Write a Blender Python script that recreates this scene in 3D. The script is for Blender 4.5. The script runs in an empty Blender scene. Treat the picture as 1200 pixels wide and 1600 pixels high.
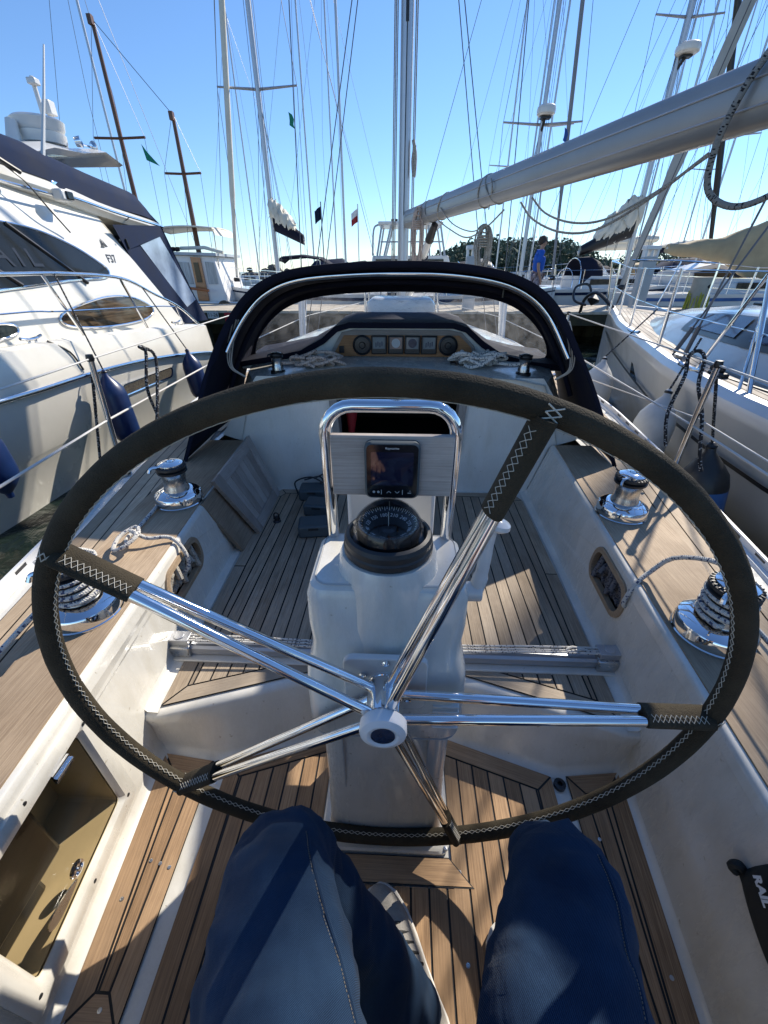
import bpy, bmesh, math, random
from mathutils import Vector, Matrix, noise
from mathutils.geometry import tessellate_polygon
R = math.radians
random.seed(7)
scene = bpy.context.scene
COL = scene.collection

# ---------------------------------------------------------------- camera, sky, sun, exposure
cam_d = bpy.data.cameras.new("camera")
cam = bpy.data.objects.new("camera", cam_d); COL.objects.link(cam)
cam_d.sensor_fit = 'VERTICAL'; cam_d.sensor_height = 36.0; cam_d.lens = 645 / 1600 * 36
cam_d.clip_start = 0.02; cam_d.clip_end = 4000
cam.location = (0.02, 0, 1.38)
cam.rotation_euler = (R(90 - 30.28), 0, R(2.4))
scene.camera = cam

SUN = Vector((0.80, 1.0, 1.0)).normalized()
SUN_EL = math.asin(SUN.z); SUN_AZ = math.atan2(SUN.x, SUN.y)
w = bpy.data.worlds.new("World"); scene.world = w; w.use_nodes = True
nt = w.node_tree; nt.nodes.clear()
sky = nt.nodes.new("ShaderNodeTexSky"); sky.sky_type = 'NISHITA'; sky.sun_disc = False
sky.sun_elevation = SUN_EL; sky.sun_rotation = SUN_AZ
sky.air_density = 1.0; sky.dust_density = 0.0; sky.ozone_density = 8.0; sky.altitude = 0
bg = nt.nodes.new("ShaderNodeBackground"); bg.inputs[1].default_value = 0.105
out = nt.nodes.new("ShaderNodeOutputWorld")
nt.links.new(sky.outputs[0], bg.inputs[0]); nt.links.new(bg.outputs[0], out.inputs[0])
sd = bpy.data.lights.new("sun", 'SUN'); sd.energy = 3.8; sd.angle = R(0.53); sd.color = (1, 0.92, 0.80)
so = bpy.data.objects.new("sun", sd); COL.objects.link(so)
so.rotation_euler = SUN.to_track_quat('Z', 'Y').to_euler(); so.location = (20, 30, 40)
scene.view_settings.view_transform = 'Standard'; scene.view_settings.look = 'None'
scene.view_settings.exposure = 0.82; scene.view_settings.gamma = 1.0
scene.render.engine = 'CYCLES'
scene.cycles.max_bounces = 8; scene.cycles.transparent_max_bounces = 12
scene.cycles.caustics_reflective = False; scene.cycles.caustics_refractive = False

# ---------------------------------------------------------------- materials
MATS = {}
def _new(name):
    m = bpy.data.materials.new(name); m.use_nodes = True
    t = m.node_tree; b = t.nodes["Principled BSDF"]
    MATS[name] = m
    return m, t, b
def N(t, typ, **kw):
    n = t.nodes.new(typ)
    for k, v in kw.items():
        if k.startswith('i_'):
            n.inputs[k[2:].replace('_', ' ')].default_value = v
        else: setattr(n, k, v)
    return n
def ramp(t, src, stops):
    r = t.nodes.new("ShaderNodeValToRGB"); e = r.color_ramp.elements
    while len(e) < len(stops): e.new(0.5)
    for k, (p, c) in enumerate(stops):
        e[k].position = p; e[k].color = (c[0], c[1], c[2], 1) if not isinstance(c, (int, float)) else (c, c, c, 1)
    t.links.new(src, r.inputs[0]); return r
def mat(name, c, rough=0.5, metal=0.0, var=0.12, scale=3.0, bump=0.0, bscale=60.0, coat=0.0, spec=0.5, rvar=0.1, stretch=(1, 1, 1), c2=None):
    m, t, b = _new(name)
    tc = N(t, "ShaderNodeTexCoord"); mp = N(t, "ShaderNodeMapping"); mp.inputs["Scale"].default_value = stretch
    t.links.new(tc.outputs["Object"], mp.inputs[0])
    n1 = N(t, "ShaderNodeTexNoise", i_Scale=scale, i_Detail=5.0, i_Roughness=0.6); t.links.new(mp.outputs[0], n1.inputs["Vector"])
    lo = tuple(x * (1 - var) for x in c); hi = c2 or tuple(min(1, x * (1 + var)) for x in c)
    r = ramp(t, n1.outputs[0], [(0.3, lo), (0.7, hi)]); t.links.new(r.outputs[0], b.inputs["Base Color"])
    b.inputs["Metallic"].default_value = metal
    r2 = ramp(t, n1.outputs[0], [(0.3, max(0.02, rough - rvar * rough)), (0.7, min(1, rough + rvar * rough))])
    t.links.new(r2.outputs[0], b.inputs["Roughness"])
    b.inputs["Specular IOR Level"].default_value = spec
    if coat: b.inputs["Coat Weight"].default_value = coat; b.inputs["Coat Roughness"].default_value = 0.05
    if bump:
        n2 = N(t, "ShaderNodeTexNoise", i_Scale=bscale, i_Detail=4.0); t.links.new(mp.outputs[0], n2.inputs["Vector"])
        bp = N(t, "ShaderNodeBump", i_Strength=bump, i_Distance=0.004); t.links.new(n2.outputs[0], bp.inputs["Height"])
        t.links.new(bp.outputs[0], b.inputs["Normal"])
    return m
def teak(name, dark, light, grey, rough=0.75):
    """weathered teak: UV u runs along the plank, v across, each plank with its own random offset"""
    m, t, b = _new(name)
    uv = N(t, "ShaderNodeUVMap")
    def nz(sx, sy, scale, detail=5.0):
        mp = N(t, "ShaderNodeMapping"); mp.inputs["Scale"].default_value = (sx, sy, 1)
        n = N(t, "ShaderNodeTexNoise", i_Scale=scale, i_Detail=detail, i_Roughness=0.65)
        t.links.new(uv.outputs[0], mp.inputs[0]); t.links.new(mp.outputs[0], n.inputs["Vector"]); return n
    grain = nz(6, 260, 1.0, 6.0); tone = nz(0.35, 0.35, 1.0, 2.0); shade_ = nz(0.8, 0.5, 1.0, 1.0); blot = nz(7, 9, 1.0, 4.0)
    g = ramp(t, grain.outputs[0], [(0.34, dark), (0.66, light)])
    mx = N(t, "ShaderNodeMix", data_type='RGBA'); t.links.new(g.outputs[0], mx.inputs[6]); mx.inputs[7].default_value = (*grey, 1)
    f = ramp(t, tone.outputs[0], [(0.3, 0.05), (0.7, 0.7)]); t.links.new(f.outputs[0], mx.inputs[0])
    mul = N(t, "ShaderNodeMix", data_type='RGBA', blend_type='MULTIPLY'); mul.inputs[0].default_value = 1
    t.links.new(mx.outputs[2], mul.inputs[6])
    bl = ramp(t, blot.outputs[0], [(0.3, (0.78, 0.76, 0.74)), (0.62, (1.0, 1.0, 1.0))]); t.links.new(bl.outputs[0], mul.inputs[7])
    mul2 = N(t, "ShaderNodeMix", data_type='RGBA', blend_type='MULTIPLY'); mul2.inputs[0].default_value = 1
    sr = ramp(t, shade_.outputs[0], [(0.38, (0.74, 0.72, 0.70)), (0.62, (1.14, 1.14, 1.14))]); t.links.new(mul.outputs[2], mul2.inputs[6]); t.links.new(sr.outputs[0], mul2.inputs[7])
    t.links.new(mul2.outputs[2], b.inputs["Base Color"]); b.inputs["Roughness"].default_value = rough
    b.inputs["Specular IOR Level"].default_value = 0.35
    bp = N(t, "ShaderNodeBump", i_Strength=0.35, i_Distance=0.002); t.links.new(grain.outputs[0], bp.inputs["Height"])
    t.links.new(bp.outputs[0], b.inputs["Normal"])
    return m
def rope_mat(name, c, fleck, amount=0.80, rough=0.85):
    m, t, b = _new(name)
    uv = N(t, "ShaderNodeUVMap"); mp = N(t, "ShaderNodeMapping"); mp.inputs["Scale"].default_value = (190, 7, 1); mp.inputs["Rotation"].default_value = (0, 0, 0.0)
    t.links.new(uv.outputs[0], mp.inputs[0])
    sx = N(t, "ShaderNodeTexBrick", i_Scale=1.0, i_Mortar_Size=0.0); sx.offset = 0.5
    t.links.new(mp.outputs[0], sx.inputs["Vector"])
    sx.inputs["Color1"].default_value = (1, 1, 1, 1); sx.inputs["Color2"].default_value = (0, 0, 0, 1); sx.inputs["Brick Width"].default_value = 0.8; sx.inputs["Row Height"].default_value = 1.0
    r = ramp(t, sx.outputs[0], [(amount, c), (amount + 0.06, fleck)])
    t.links.new(r.outputs[0], b.inputs["Base Color"]); b.inputs["Roughness"].default_value = rough
    wv = N(t, "ShaderNodeTexWave", i_Scale=1.0); mp2 = N(t, "ShaderNodeMapping"); mp2.inputs["Scale"].default_value = (60, 3, 1); mp2.inputs["Rotation"].default_value = (0, 0, 0.5)
    t.links.new(uv.outputs[0], mp2.inputs[0]); t.links.new(mp2.outputs[0], wv.inputs["Vector"])
    bp = N(t, "ShaderNodeBump", i_Strength=0.6, i_Distance=0.002); t.links.new(wv.outputs[1], bp.inputs["Height"]); t.links.new(bp.outputs[0], b.inputs["Normal"])
    return m
def clear(name, tint=(1, 1, 1), frost=0.0, bump=0.0, bscale=8, ior=1.45, milk=0.0):
    m = bpy.data.materials.new(name); m.use_nodes = True; t = m.node_tree; t.nodes.clear(); MATS[name] = m
    o = N(t, "ShaderNodeOutputMaterial"); tr = N(t, "ShaderNodeBsdfTransparent"); tr.inputs[0].default_value = (*tint, 1)
    gl = N(t, "ShaderNodeBsdfGlossy"); gl.inputs["Roughness"].default_value = 0.05 + frost
    fr = N(t, "ShaderNodeFresnel"); ge = N(t, "ShaderNodeNewGeometry"); ma = N(t, "ShaderNodeMath", operation='MULTIPLY_ADD')
    ma.inputs[1].default_value = 1 / ior - ior; ma.inputs[2].default_value = ior; t.links.new(ge.outputs["Backfacing"], ma.inputs[0]); t.links.new(ma.outputs[0], fr.inputs["IOR"])
    mx = N(t, "ShaderNodeMixShader"); t.links.new(tr.outputs[0], mx.inputs[1]); t.links.new(gl.outputs[0], mx.inputs[2]); t.links.new(fr.outputs[0], mx.inputs[0])
    last = mx
    tc = N(t, "ShaderNodeTexCoord")
    if milk:
        df = N(t, "ShaderNodeBsdfTranslucent"); df.inputs[0].default_value = (0.9, 0.91, 0.92, 1)
        n = N(t, "ShaderNodeTexNoise", i_Scale=16.0, i_Detail=8.0, i_Distortion=0.3); t.links.new(tc.outputs["Object"], n.inputs["Vector"])
        r = ramp(t, n.outputs[0], [(0.35, milk * 0.3), (0.75, milk)])
        m2 = N(t, "ShaderNodeMixShader"); t.links.new(r.outputs[0], m2.inputs[0]); t.links.new(mx.outputs[0], m2.inputs[1]); t.links.new(df.outputs[0], m2.inputs[2]); last = m2
    if bump:
        n2 = N(t, "ShaderNodeTexNoise", i_Scale=bscale, i_Detail=3.0); t.links.new(tc.outputs["Object"], n2.inputs["Vector"])
        bp = N(t, "ShaderNodeBump", i_Strength=bump, i_Distance=0.05); t.links.new(n2.outputs[0], bp.inputs["Height"])
        t.links.new(bp.outputs[0], gl.inputs["Normal"]); t.links.new(bp.outputs[0], fr.inputs["Normal"])
    t.links.new(last.outputs[0], o.inputs[0])
    return m

gel = mat("gelcoat_white", (0.70, 0.68, 0.62), 0.22, var=0.07, scale=3.5, coat=0.4, bump=0.05, bscale=18, rvar=0.5)
def grime(m, amt=.88):
    """sparse salt spots and faint vertical weather streaks over the gelcoat"""
    t = m.node_tree; b = t.nodes["Principled BSDF"]; src = b.inputs["Base Color"].links[0].from_socket
    tc = N(t, "ShaderNodeTexCoord"); mp = N(t, "ShaderNodeMapping"); mp.inputs["Scale"].default_value = (9, 9, 2.2); t.links.new(tc.outputs["Object"], mp.inputs[0])
    a = N(t, "ShaderNodeTexNoise", i_Scale=1.6, i_Detail=8.0, i_Roughness=0.75); t.links.new(mp.outputs[0], a.inputs["Vector"])
    s_ = N(t, "ShaderNodeTexNoise", i_Scale=55.0, i_Detail=3.0); t.links.new(tc.outputs["Object"], s_.inputs["Vector"])
    r1 = ramp(t, a.outputs[0], [(0.36, (amt, amt * .985, amt * .95)), (0.56, (1, 1, 1))]); r2 = ramp(t, s_.outputs[0], [(0.24, (0.66, 0.62, 0.55)), (0.30, (1, 1, 1))])
    m1 = N(t, "ShaderNodeMix", data_type='RGBA', blend_type='MULTIPLY'); m1.inputs[0].default_value = 1; m2 = N(t, "ShaderNodeMix", data_type='RGBA', blend_type='MULTIPLY'); m2.inputs[0].default_value = 1
    t.links.new(src, m1.inputs[6]); t.links.new(r1.outputs[0], m1.inputs[7]); t.links.new(m1.outputs[2], m2.inputs[6]); t.links.new(r2.outputs[0], m2.inputs[7]); t.links.new(m2.outputs[2], b.inputs["Base Color"])
    rr = ramp(t, a.outputs[0], [(0.36, 0.42), (0.58, 0.16)]); t.links.new(rr.outputs[0], b.inputs["Roughness"])
grime(gel)
gelk = mat("gelcoat_cream", (0.73, 0.71, 0.645), 0.2, var=0.05, scale=1.5, coat=0.5, bump=0.03, bscale=12)
gelw = mat("gelcoat_bright", (0.68, 0.67, 0.64), 0.25, var=0.05, scale=2.0, coat=0.3)
gelg = mat("gelcoat_grey", (0.42, 0.46, 0.50), 0.4, var=0.08, scale=2.0)
helmteak = teak("teak_brown", (0.20, 0.112, 0.058), (0.55, 0.345, 0.185), (0.40, 0.285, 0.18))
soleteak = teak("teak_grey", (0.21, 0.155, 0.10), (0.50, 0.395, 0.28), (0.38, 0.325, 0.26))
coamteak = teak("teak_pale", (0.28, 0.19, 0.115), (0.62, 0.475, 0.32), (0.45, 0.36, 0.26))
deckteak = teak("teak_deck", (0.32, 0.23, 0.145), (0.64, 0.50, 0.345), (0.50, 0.41, 0.30))
greyteak = teak("teak_bleached", (0.30, 0.26, 0.23), (0.50, 0.45, 0.40), (0.40, 0.37, 0.34))
boardteak = teak("teak_board", (0.44, 0.38, 0.34), (0.72, 0.66, 0.60), (0.60, 0.55, 0.51))
silverteak = teak("teak_silver", (0.40, 0.35, 0.29), (0.66, 0.61, 0.53), (0.55, 0.51, 0.45))
mahog = teak("mahogany", (0.24, 0.10, 0.035), (0.58, 0.29, 0.12), (0.44, 0.22, 0.10), 0.4)
varnish = mat("varnished_wood", (0.33, 0.12, 0.035), 0.3, var=0.3, scale=4, stretch=(1, 1, 6), coat=0.5)
spruce = mat("brown_spar", (0.13, 0.055, 0.025), 0.4, var=0.3, scale=3)
caulk = mat("black_caulk", (0.012, 0.012, 0.012), 0.6, var=0.2)
chrome = mat("polished_steel", (0.78, 0.79, 0.80), 0.07, metal=1.0, var=0.03, scale=20, rvar=0.4)
steel = mat("brushed_steel", (0.55, 0.55, 0.54), 0.28, metal=1.0, var=0.06, scale=30)
alu = mat("anodised_aluminium", (0.50, 0.51, 0.53), 0.38, metal=0.7, var=0.06, scale=4)
boomalu = mat("boom_aluminium", (0.33, 0.33, 0.325), 0.38, metal=0.4, var=0.07, scale=2.5, stretch=(1, 1, 1))
leather = mat("olive_suede", (0.040, 0.033, 0.021), 0.95, var=0.35, scale=9, bump=0.8, bscale=420, c2=(0.070, 0.057, 0.037), spec=0.25)
black = mat("black_plastic", (0.012, 0.012, 0.014), 0.35, var=0.2)
rubber = mat("dark_rubber", (0.018, 0.02, 0.022), 0.45, var=0.2)
navy = mat("navy_canvas", (0.0085, 0.010, 0.024), 0.85, var=0.25, scale=5, bump=0.35, bscale=9, spec=0.25)
navyy = mat("dark_blue_canvas", (0.008, 0.018, 0.050), 0.85, var=0.25, scale=3, bump=0.4, bscale=5, spec=0.2)
white = mat("white_paint", (0.76, 0.76, 0.75), 0.4, var=0.05)
whitem = mat("white_thread", (0.55, 0.52, 0.44), 0.9, var=0.1)
fendw = mat("fender_white", (0.52, 0.53, 0.52), 0.5, var=0.12, scale=6)
fendn = mat("fender_navy", (0.006, 0.022, 0.088), 0.35, var=0.2, scale=5)
fendb = mat("fender_blue", (0.03, 0.11, 0.30), 0.4, var=0.15, scale=5)
glassd = mat("dark_glass", (0.018, 0.020, 0.020), 0.05, var=0.2, spec=0.3)
glassb = mat("tinted_window", (0.03, 0.035, 0.07), 0.05, var=0.2, spec=0.8)
wire = mat("rigging_wire", (0.10, 0.105, 0.12), 0.4, metal=0.3, var=0.1)
wirel = mat("pale_line", (0.60, 0.59, 0.56), 0.7, var=0.1)
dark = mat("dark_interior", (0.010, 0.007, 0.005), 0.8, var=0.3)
tan = mat("tan_locker", (0.44, 0.39, 0.29), 0.5, var=0.12, scale=4)
sailw = mat("sailcloth", (0.70, 0.66, 0.56), 0.8, var=0.1, scale=2, bump=0.6, bscale=7)
beige = mat("beige_cover", (0.42, 0.33, 0.20), 0.85, var=0.15, scale=2, bump=0.6, bscale=5)
rope = rope_mat("rope_fleck", (0.60, 0.58, 0.53), (0.07, 0.085, 0.15))
ropeg = rope_mat("rope_grey", (0.40, 0.37, 0.31), (0.24, 0.21, 0.18), 0.7)
ropet = rope_mat("rope_tan", (0.55, 0.45, 0.38), (0.34, 0.24, 0.2), 0.75)
ropew = rope_mat("rope_white", (0.66, 0.64, 0.59), (0.10, 0.10, 0.12), 0.82)
ropek = rope_mat("rope_black", (0.015, 0.015, 0.018), (0.40, 0.40, 0.40), 0.78)
greyplast = mat("slate_plastic", (0.055, 0.075, 0.085), 0.55, var=0.15)
lightgrey = mat("light_grey", (0.45, 0.46, 0.46), 0.5, var=0.08)
skin = mat("skin", (0.42, 0.24, 0.16), 0.5, var=0.1)
hair = mat("hair", (0.05, 0.035, 0.025), 0.7, var=0.3, scale=40)
bluetee = mat("blue_shirt", (0.012, 0.10, 0.46), 0.8, var=0.12, scale=6, bump=0.5, bscale=12)
floral = mat("patterned_shorts", (0.02, 0.02, 0.05), 0.85, var=0.5, scale=28, c2=(0.5, 0.42, 0.45))
red = mat("red", (0.35, 0.015, 0.02), 0.7, var=0.1)
flagw = mat("flag_white", (0.75, 0.75, 0.75), 0.8)
green = mat("green_flag", (0.01, 0.22, 0.13), 0.8)
yellow = mat("yellow_weed", (0.42, 0.40, 0.05), 0.9, var=0.3)
concrete = mat("concrete", (0.42, 0.38, 0.31), 0.9, var=0.2, scale=3, bump=0.4)
concw = mat("weedy_concrete", (0.035, 0.032, 0.016), 0.9, var=0.5, scale=4, bump=0.5, bscale=20)
stone = mat("rock", (0.13, 0.115, 0.095), 0.9, var=0.4, scale=3, bump=0.6, bscale=6)
leaf = mat("hazed_foliage", (0.065, 0.092, 0.06), 0.9, var=0.4, scale=0.2, c2=(0.12, 0.155, 0.10))  # distance haze is mixed into these greens, making them paler
screen = mat("grey_screen", (0.16, 0.19, 0.20), 0.12, var=0.15, scale=18)
screenr = mat("grey_red_screen", (0.20, 0.15, 0.14), 0.12, var=0.4, scale=30)
cloth_black = mat("black_mesh_bag", (0.012, 0.016, 0.016), 0.7, var=0.3, scale=3, bump=0.4, bscale=30)
badge = mat("blue_badge", (0.01, 0.025, 0.06), 0.25, var=0.3, scale=60)
orange = mat("compass_red", (0.5, 0.06, 0.03), 0.5)
vinyl = clear("clear_vinyl", (0.95, 0.96, 0.96), frost=0.02, bump=0.9, bscale=10, milk=0.09)
dome = clear("compass_dome", (0.90, 0.91, 0.93))
amber = clear("amber_acrylic", (0.94, 0.87, 0.72), ior=1.2)
skywin = mat("sky_reflection_vinyl", (0.30, 0.38, 0.50), 0.12, var=0.35, scale=2.5, bump=0.5, bscale=4, coat=0.5)  # clear vinyl; the reflected sky is painted in as its blue base colour
roped = rope_mat("rope_dark", (0.13, 0.13, 0.14), (0.03, 0.03, 0.05), 0.7)

# denim: fine diagonal twill over faded indigo
denim, t, b = _new("denim")
tc = N(t, "ShaderNodeTexCoord")
n1 = N(t, "ShaderNodeTexNoise", i_Scale=9.0, i_Detail=6.0); t.links.new(tc.outputs["Object"], n1.inputs["Vector"])
c1 = ramp(t, n1.outputs[0], [(0.3, (0.007, 0.020, 0.045)), (0.7, (0.017, 0.043, 0.086))])
mp = N(t, "ShaderNodeMapping"); mp.inputs["Rotation"].default_value = (0, 0, 0.7); t.links.new(tc.outputs["Object"], mp.inputs[0])
wv = N(t, "ShaderNodeTexWave", i_Scale=190.0, i_Distortion=1.5, i_Detail=2.0); wv.inputs["Detail Scale"].default_value = 3.0
t.links.new(mp.outputs[0], wv.inputs["Vector"])
mx = N(t, "ShaderNodeMix", data_type='RGBA', blend_type='MULTIPLY'); mx.inputs[0].default_value = 1
r = ramp(t, wv.outputs[1], [(0.1, (0.45, 0.5, 0.6)), (0.9, (1.4, 1.38, 1.35))])
t.links.new(c1.outputs[0], mx.inputs[6]); t.links.new(r.outputs[0], mx.inputs[7]); t.links.new(mx.outputs[2], b.inputs["Base Color"])
b.inputs["Roughness"].default_value = 0.9; b.inputs["Sheen Weight"].default_value = 0.04; b.inputs["Specular IOR Level"].default_value = 0.2
bp = N(t, "ShaderNodeBump", i_Strength=0.35, i_Distance=0.002); t.links.new(wv.outputs[1], bp.inputs["Height"])
mp3 = N(t, "ShaderNodeMapping"); mp3.inputs["Scale"].default_value = (1.6, 0.7, 1.3); mp3.inputs["Rotation"].default_value = (0, 0, 0.5); t.links.new(tc.outputs["Object"], mp3.inputs[0])
n3 = N(t, "ShaderNodeTexNoise", i_Scale=13.0, i_Detail=3.0, i_Distortion=0.8); t.links.new(mp3.outputs[0], n3.inputs["Vector"])
bp3 = N(t, "ShaderNodeBump", i_Strength=0.22, i_Distance=0.02); t.links.new(n3.outputs[0], bp3.inputs["Height"]); t.links.new(bp.outputs[0], bp3.inputs["Normal"]); t.links.new(bp3.outputs[0], b.inputs["Normal"])

water_m, t, b = _new("harbour_water")
tc = N(t, "ShaderNodeTexCoord")
n1 = N(t, "ShaderNodeTexNoise", i_Scale=2.2, i_Detail=5.0, i_Distortion=0.4); t.links.new(tc.outputs["Object"], n1.inputs["Vector"])
b.inputs["Base Color"].default_value = (0.010, 0.018, 0.014, 1); b.inputs["Roughness"].default_value = 0.06
bp = N(t, "ShaderNodeBump", i_Strength=0.55, i_Distance=0.25); t.links.new(n1.outputs[0], bp.inputs["Height"]); t.links.new(bp.outputs[0], b.inputs["Normal"])

# ---------------------------------------------------------------- mesh helpers
V = Vector
def catmull(pts, n=6, closed=False):
    P = [V(p) for p in pts]; o = []; L = len(P)
    rng = range(L if closed else L - 1)
    for i in rng:
        p1, p2 = P[i], P[(i + 1) % L]
        p0 = P[i - 1] if (closed or i > 0) else p1 * 2 - p2
        p3 = P[(i + 2) % L] if (closed or i + 2 < L) else p2 * 2 - p1
        for k in range(n):
            s = k / n
            o.append(0.5 * ((2 * p1) + (p2 - p0) * s + (2 * p0 - 5 * p1 + 4 * p2 - p3) * s * s + (3 * p1 - p0 - 3 * p2 + p3) * s ** 3))
    if not closed: o.append(P[-1])
    return o
def lerp(a, b, s): return a + (b - a) * s
def pw(tab, x):
    """piecewise linear lookup"""
    if x <= tab[0][0]:
        (a, fa), (b_, fb) = tab[0], tab[1]
    elif x >= tab[-1][0]:
        (a, fa), (b_, fb) = tab[-2], tab[-1]
    else:
        for k in range(len(tab) - 1):
            if tab[k][0] <= x <= tab[k + 1][0]:
                (a, fa), (b_, fb) = tab[k], tab[k + 1]; break
    return fa + (fb - fa) * (x - a) / (b_ - a)
def rrect(w, h, r, n=5, cx=0, cy=0):
    o = []
    for sx, sy, a0 in ((1, -1, -90), (1, 1, 0), (-1, 1, 90), (-1, -1, 180)):
        for k in range(n + 1):
            a = R(a0 + 90 * k / n)
            o.append((cx + sx * (w / 2 - r) + r * math.cos(a), cy + sy * (h / 2 - r) + r * math.sin(a)))
    return o
class MB:
    def __init__(s): s.v = []; s.f = []; s.mi = []; s.uv = []; s.m = 0
    def face(s, idx, uv=None):
        s.f.append(tuple(idx)); s.mi.append(s.m); s.uv.append(uv)
    def add(s, pts):
        b0 = len(s.v); s.v += [tuple(p) for p in pts]; return b0
    def poly(s, pts, uv=None):
        b0 = s.add(pts); s.face(range(b0, b0 + len(pts)), uv)
    def loft(s, rings, closed=True, caps=(True, True), uvs=None):
        n = len(rings[0]); b0 = len(s.v)
        for r_ in rings: s.add(r_)
        for i in range(len(rings) - 1):
            for j in range(n if closed else n - 1):
                k = (j + 1) % n
                a, b_, c, d = b0 + i * n + j, b0 + i * n + k, b0 + (i + 1) * n + k, b0 + (i + 1) * n + j
                uv = None
                if uvs: uv = [(uvs[i], j / n), (uvs[i], (j + 1) / n), (uvs[i + 1], (j + 1) / n), (uvs[i + 1], j / n)]
                s.face((a, b_, c, d), uv)
        if closed and caps[0]: s.face([b0 + j for j in range(n)][::-1])
        if closed and caps[1]: s.face([b0 + (len(rings) - 1) * n + j for j in range(n)])
    def tube(s, pts, r, n=8, closed=False, caps=True):
        P = [V(p) for p in pts]
        Q = [P[0]]
        for p in P[1:]:
            if (p - Q[-1]).length > 1e-6: Q.append(p)
        P = Q; L = len(P)
        rr = r if isinstance(r, (list, tuple)) else [r] * L
        T = []
        for i in range(L):
            if closed: d = P[(i + 1) % L] - P[i - 1]
            else: d = P[min(i + 1, L - 1)] - P[max(i - 1, 0)]
            T.append(d.normalized() if d.length > 1e-9 else V((0, 0, 1)))
        up = V((0, 0, 1)) if abs(T[0].z) < 0.9 else V((1, 0, 0))
        nrm = T[0].cross(up).normalized(); rings = []; us = [0]; 
        for i in range(L):
            if i:
                ax = T[i - 1].cross(T[i])
                if ax.length > 1e-7: nrm = Matrix.Rotation(T[i - 1].angle(T[i]), 3, ax.normalized()) @ nrm
                us.append(us[-1] + (P[i] - P[i - 1]).length)
            nrm = (nrm - T[i] * nrm.dot(T[i])).normalized(); bn = T[i].cross(nrm)
            rings.append([P[i] + (nrm * math.cos(2 * math.pi * k / n) + bn * math.sin(2 * math.pi * k / n)) * rr[i] for k in range(n)])
        if closed:
            rings.append(rings[0]); us.append(us[-1] + (P[0] - P[-1]).length)
            s.loft(rings, True, (False, False), us)
        else: s.loft(rings, True, (caps, caps), us)
    def cyl(s, p0, p1, r0, r1=None, n=16):
        s.tube([p0, p1], [r0, r1 if r1 is not None else r0], n)
    def lathe(s, prof, org, axis=(0, 0, 1), n=32):
        ax = V(axis).normalized(); org = V(org)
        u = ax.cross(V((0, 1, 0)) if abs(ax.y) < 0.9 else V((1, 0, 0))).normalized(); w_ = ax.cross(u)
        rings = [[org + ax * z + (u * math.cos(2 * math.pi * k / n) + w_ * math.sin(2 * math.pi * k / n)) * max(r_, 1e-4) for k in range(n)] for r_, z in prof]
        s.loft(rings)
    def box(s, c, d, rot=None):
        c = V(c); P = []
        for sx in (-1, 1):
            for sy in (-1, 1):
                for sz in (-1, 1):
                    p = V((sx * d[0] / 2, sy * d[1] / 2, sz * d[2] / 2))
                    if rot is not None: p = rot @ p
                    P.append(c + p)
        b0 = s.add(P)
        L = max(d)
        for q in ((0, 1, 3, 2), (4, 6, 7, 5), (0, 4, 5, 1), (2, 3, 7, 6), (0, 2, 6, 4), (1, 5, 7, 3)):
            # uv along the longest edge
            p = [P[i] for i in q]; e1 = (p[1] - p[0]).length; e2 = (p[2] - p[1]).length
            o1, o2 = random.random() * 9, random.random() * 9
            uv = [(o1, o2), (o1 + e1, o2), (o1 + e1, o2 + e2), (o1, o2 + e2)] if e1 >= e2 else [(o1, o2), (o1, o2 + e1), (o1 + e2, o2 + e1), (o1 + e2, o2)]
            s.face([b0 + i for i in q], uv)
    def prism(s, pts, vec):
        """extrude a planar 3-D polygon by vec"""
        n = len(pts); vec = V(vec); s.loft([[V(p) for p in pts], [V(p) + vec for p in pts]])
    def holed(s, outer, holes, fn):
        """2-D polygon with holes, mapped to 3-D by fn"""
        loops = [[V((p[0], p[1], 0)) for p in outer]] + [[V((p[0], p[1], 0)) for p in h] for h in holes]
        tris = tessellate_polygon(loops); flat = [p for l in loops for p in l]
        b0 = s.add([fn(p.x, p.y) for p in flat])
        for t_ in tris: s.face([b0 + i for i in t_])
def offset_root(parent):
    o = V((0, 0, 0)); p = parent
    while p is not None: o += V(p.location); p = p.parent
    return o
def tag(o, label=None, cat=None, group=None, kind=None):
    if label: o["label"] = label
    if cat: o["category"] = cat
    if group: o["group"] = group
    if kind: o["kind"] = kind
    return o
def build(mb, name, mats, parent=None, label=None, cat=None, group=None, kind=None, bevel=0, sub=0, sharp=38, fixn=True, flat=False):
    if not isinstance(mats, (list, tuple)): mats = [mats]
    if parent is None:
        xs = [p[0] for p in mb.v]; ys = [p[1] for p in mb.v]; zs = [p[2] for p in mb.v]
        org = V(((min(xs) + max(xs)) / 2, (min(ys) + max(ys)) / 2, min(zs)))
    else: org = offset_root(parent)
    me = bpy.data.meshes.new(name)
    me.from_pydata([tuple(V(p) - org) for p in mb.v], [], mb.f)
    ul = me.uv_layers.new(name="UVMap")
    for k, p in enumerate(me.polygons):
        p.material_index = mb.mi[k]; p.use_smooth = not flat
        if mb.uv[k] is not None:
            for li, uv in zip(p.loop_indices, mb.uv[k]): ul.data[li].uv = uv
    for m in mats: me.materials.append(m)
    if fixn:
        bm = bmesh.new(); bm.from_mesh(me); bmesh.ops.recalc_face_normals(bm, faces=bm.faces); bm.to_mesh(me); bm.free()
    if not flat: me.set_sharp_from_angle(angle=R(sharp))
    o = bpy.data.objects.new(name, me); COL.objects.link(o)
    if parent is None: o.location = org
    else: o.parent = parent
    tag(o, label, cat, group, kind)
    if bevel:
        md = o.modifiers.new("bevel", 'BEVEL'); md.width = bevel; md.segments = 2; md.limit_method = 'ANGLE'; md.angle_limit = R(35)
    if sub:
        md = o.modifiers.new("sub", 'SUBSURF'); md.levels = sub; md.render_levels = sub
    return o
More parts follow.
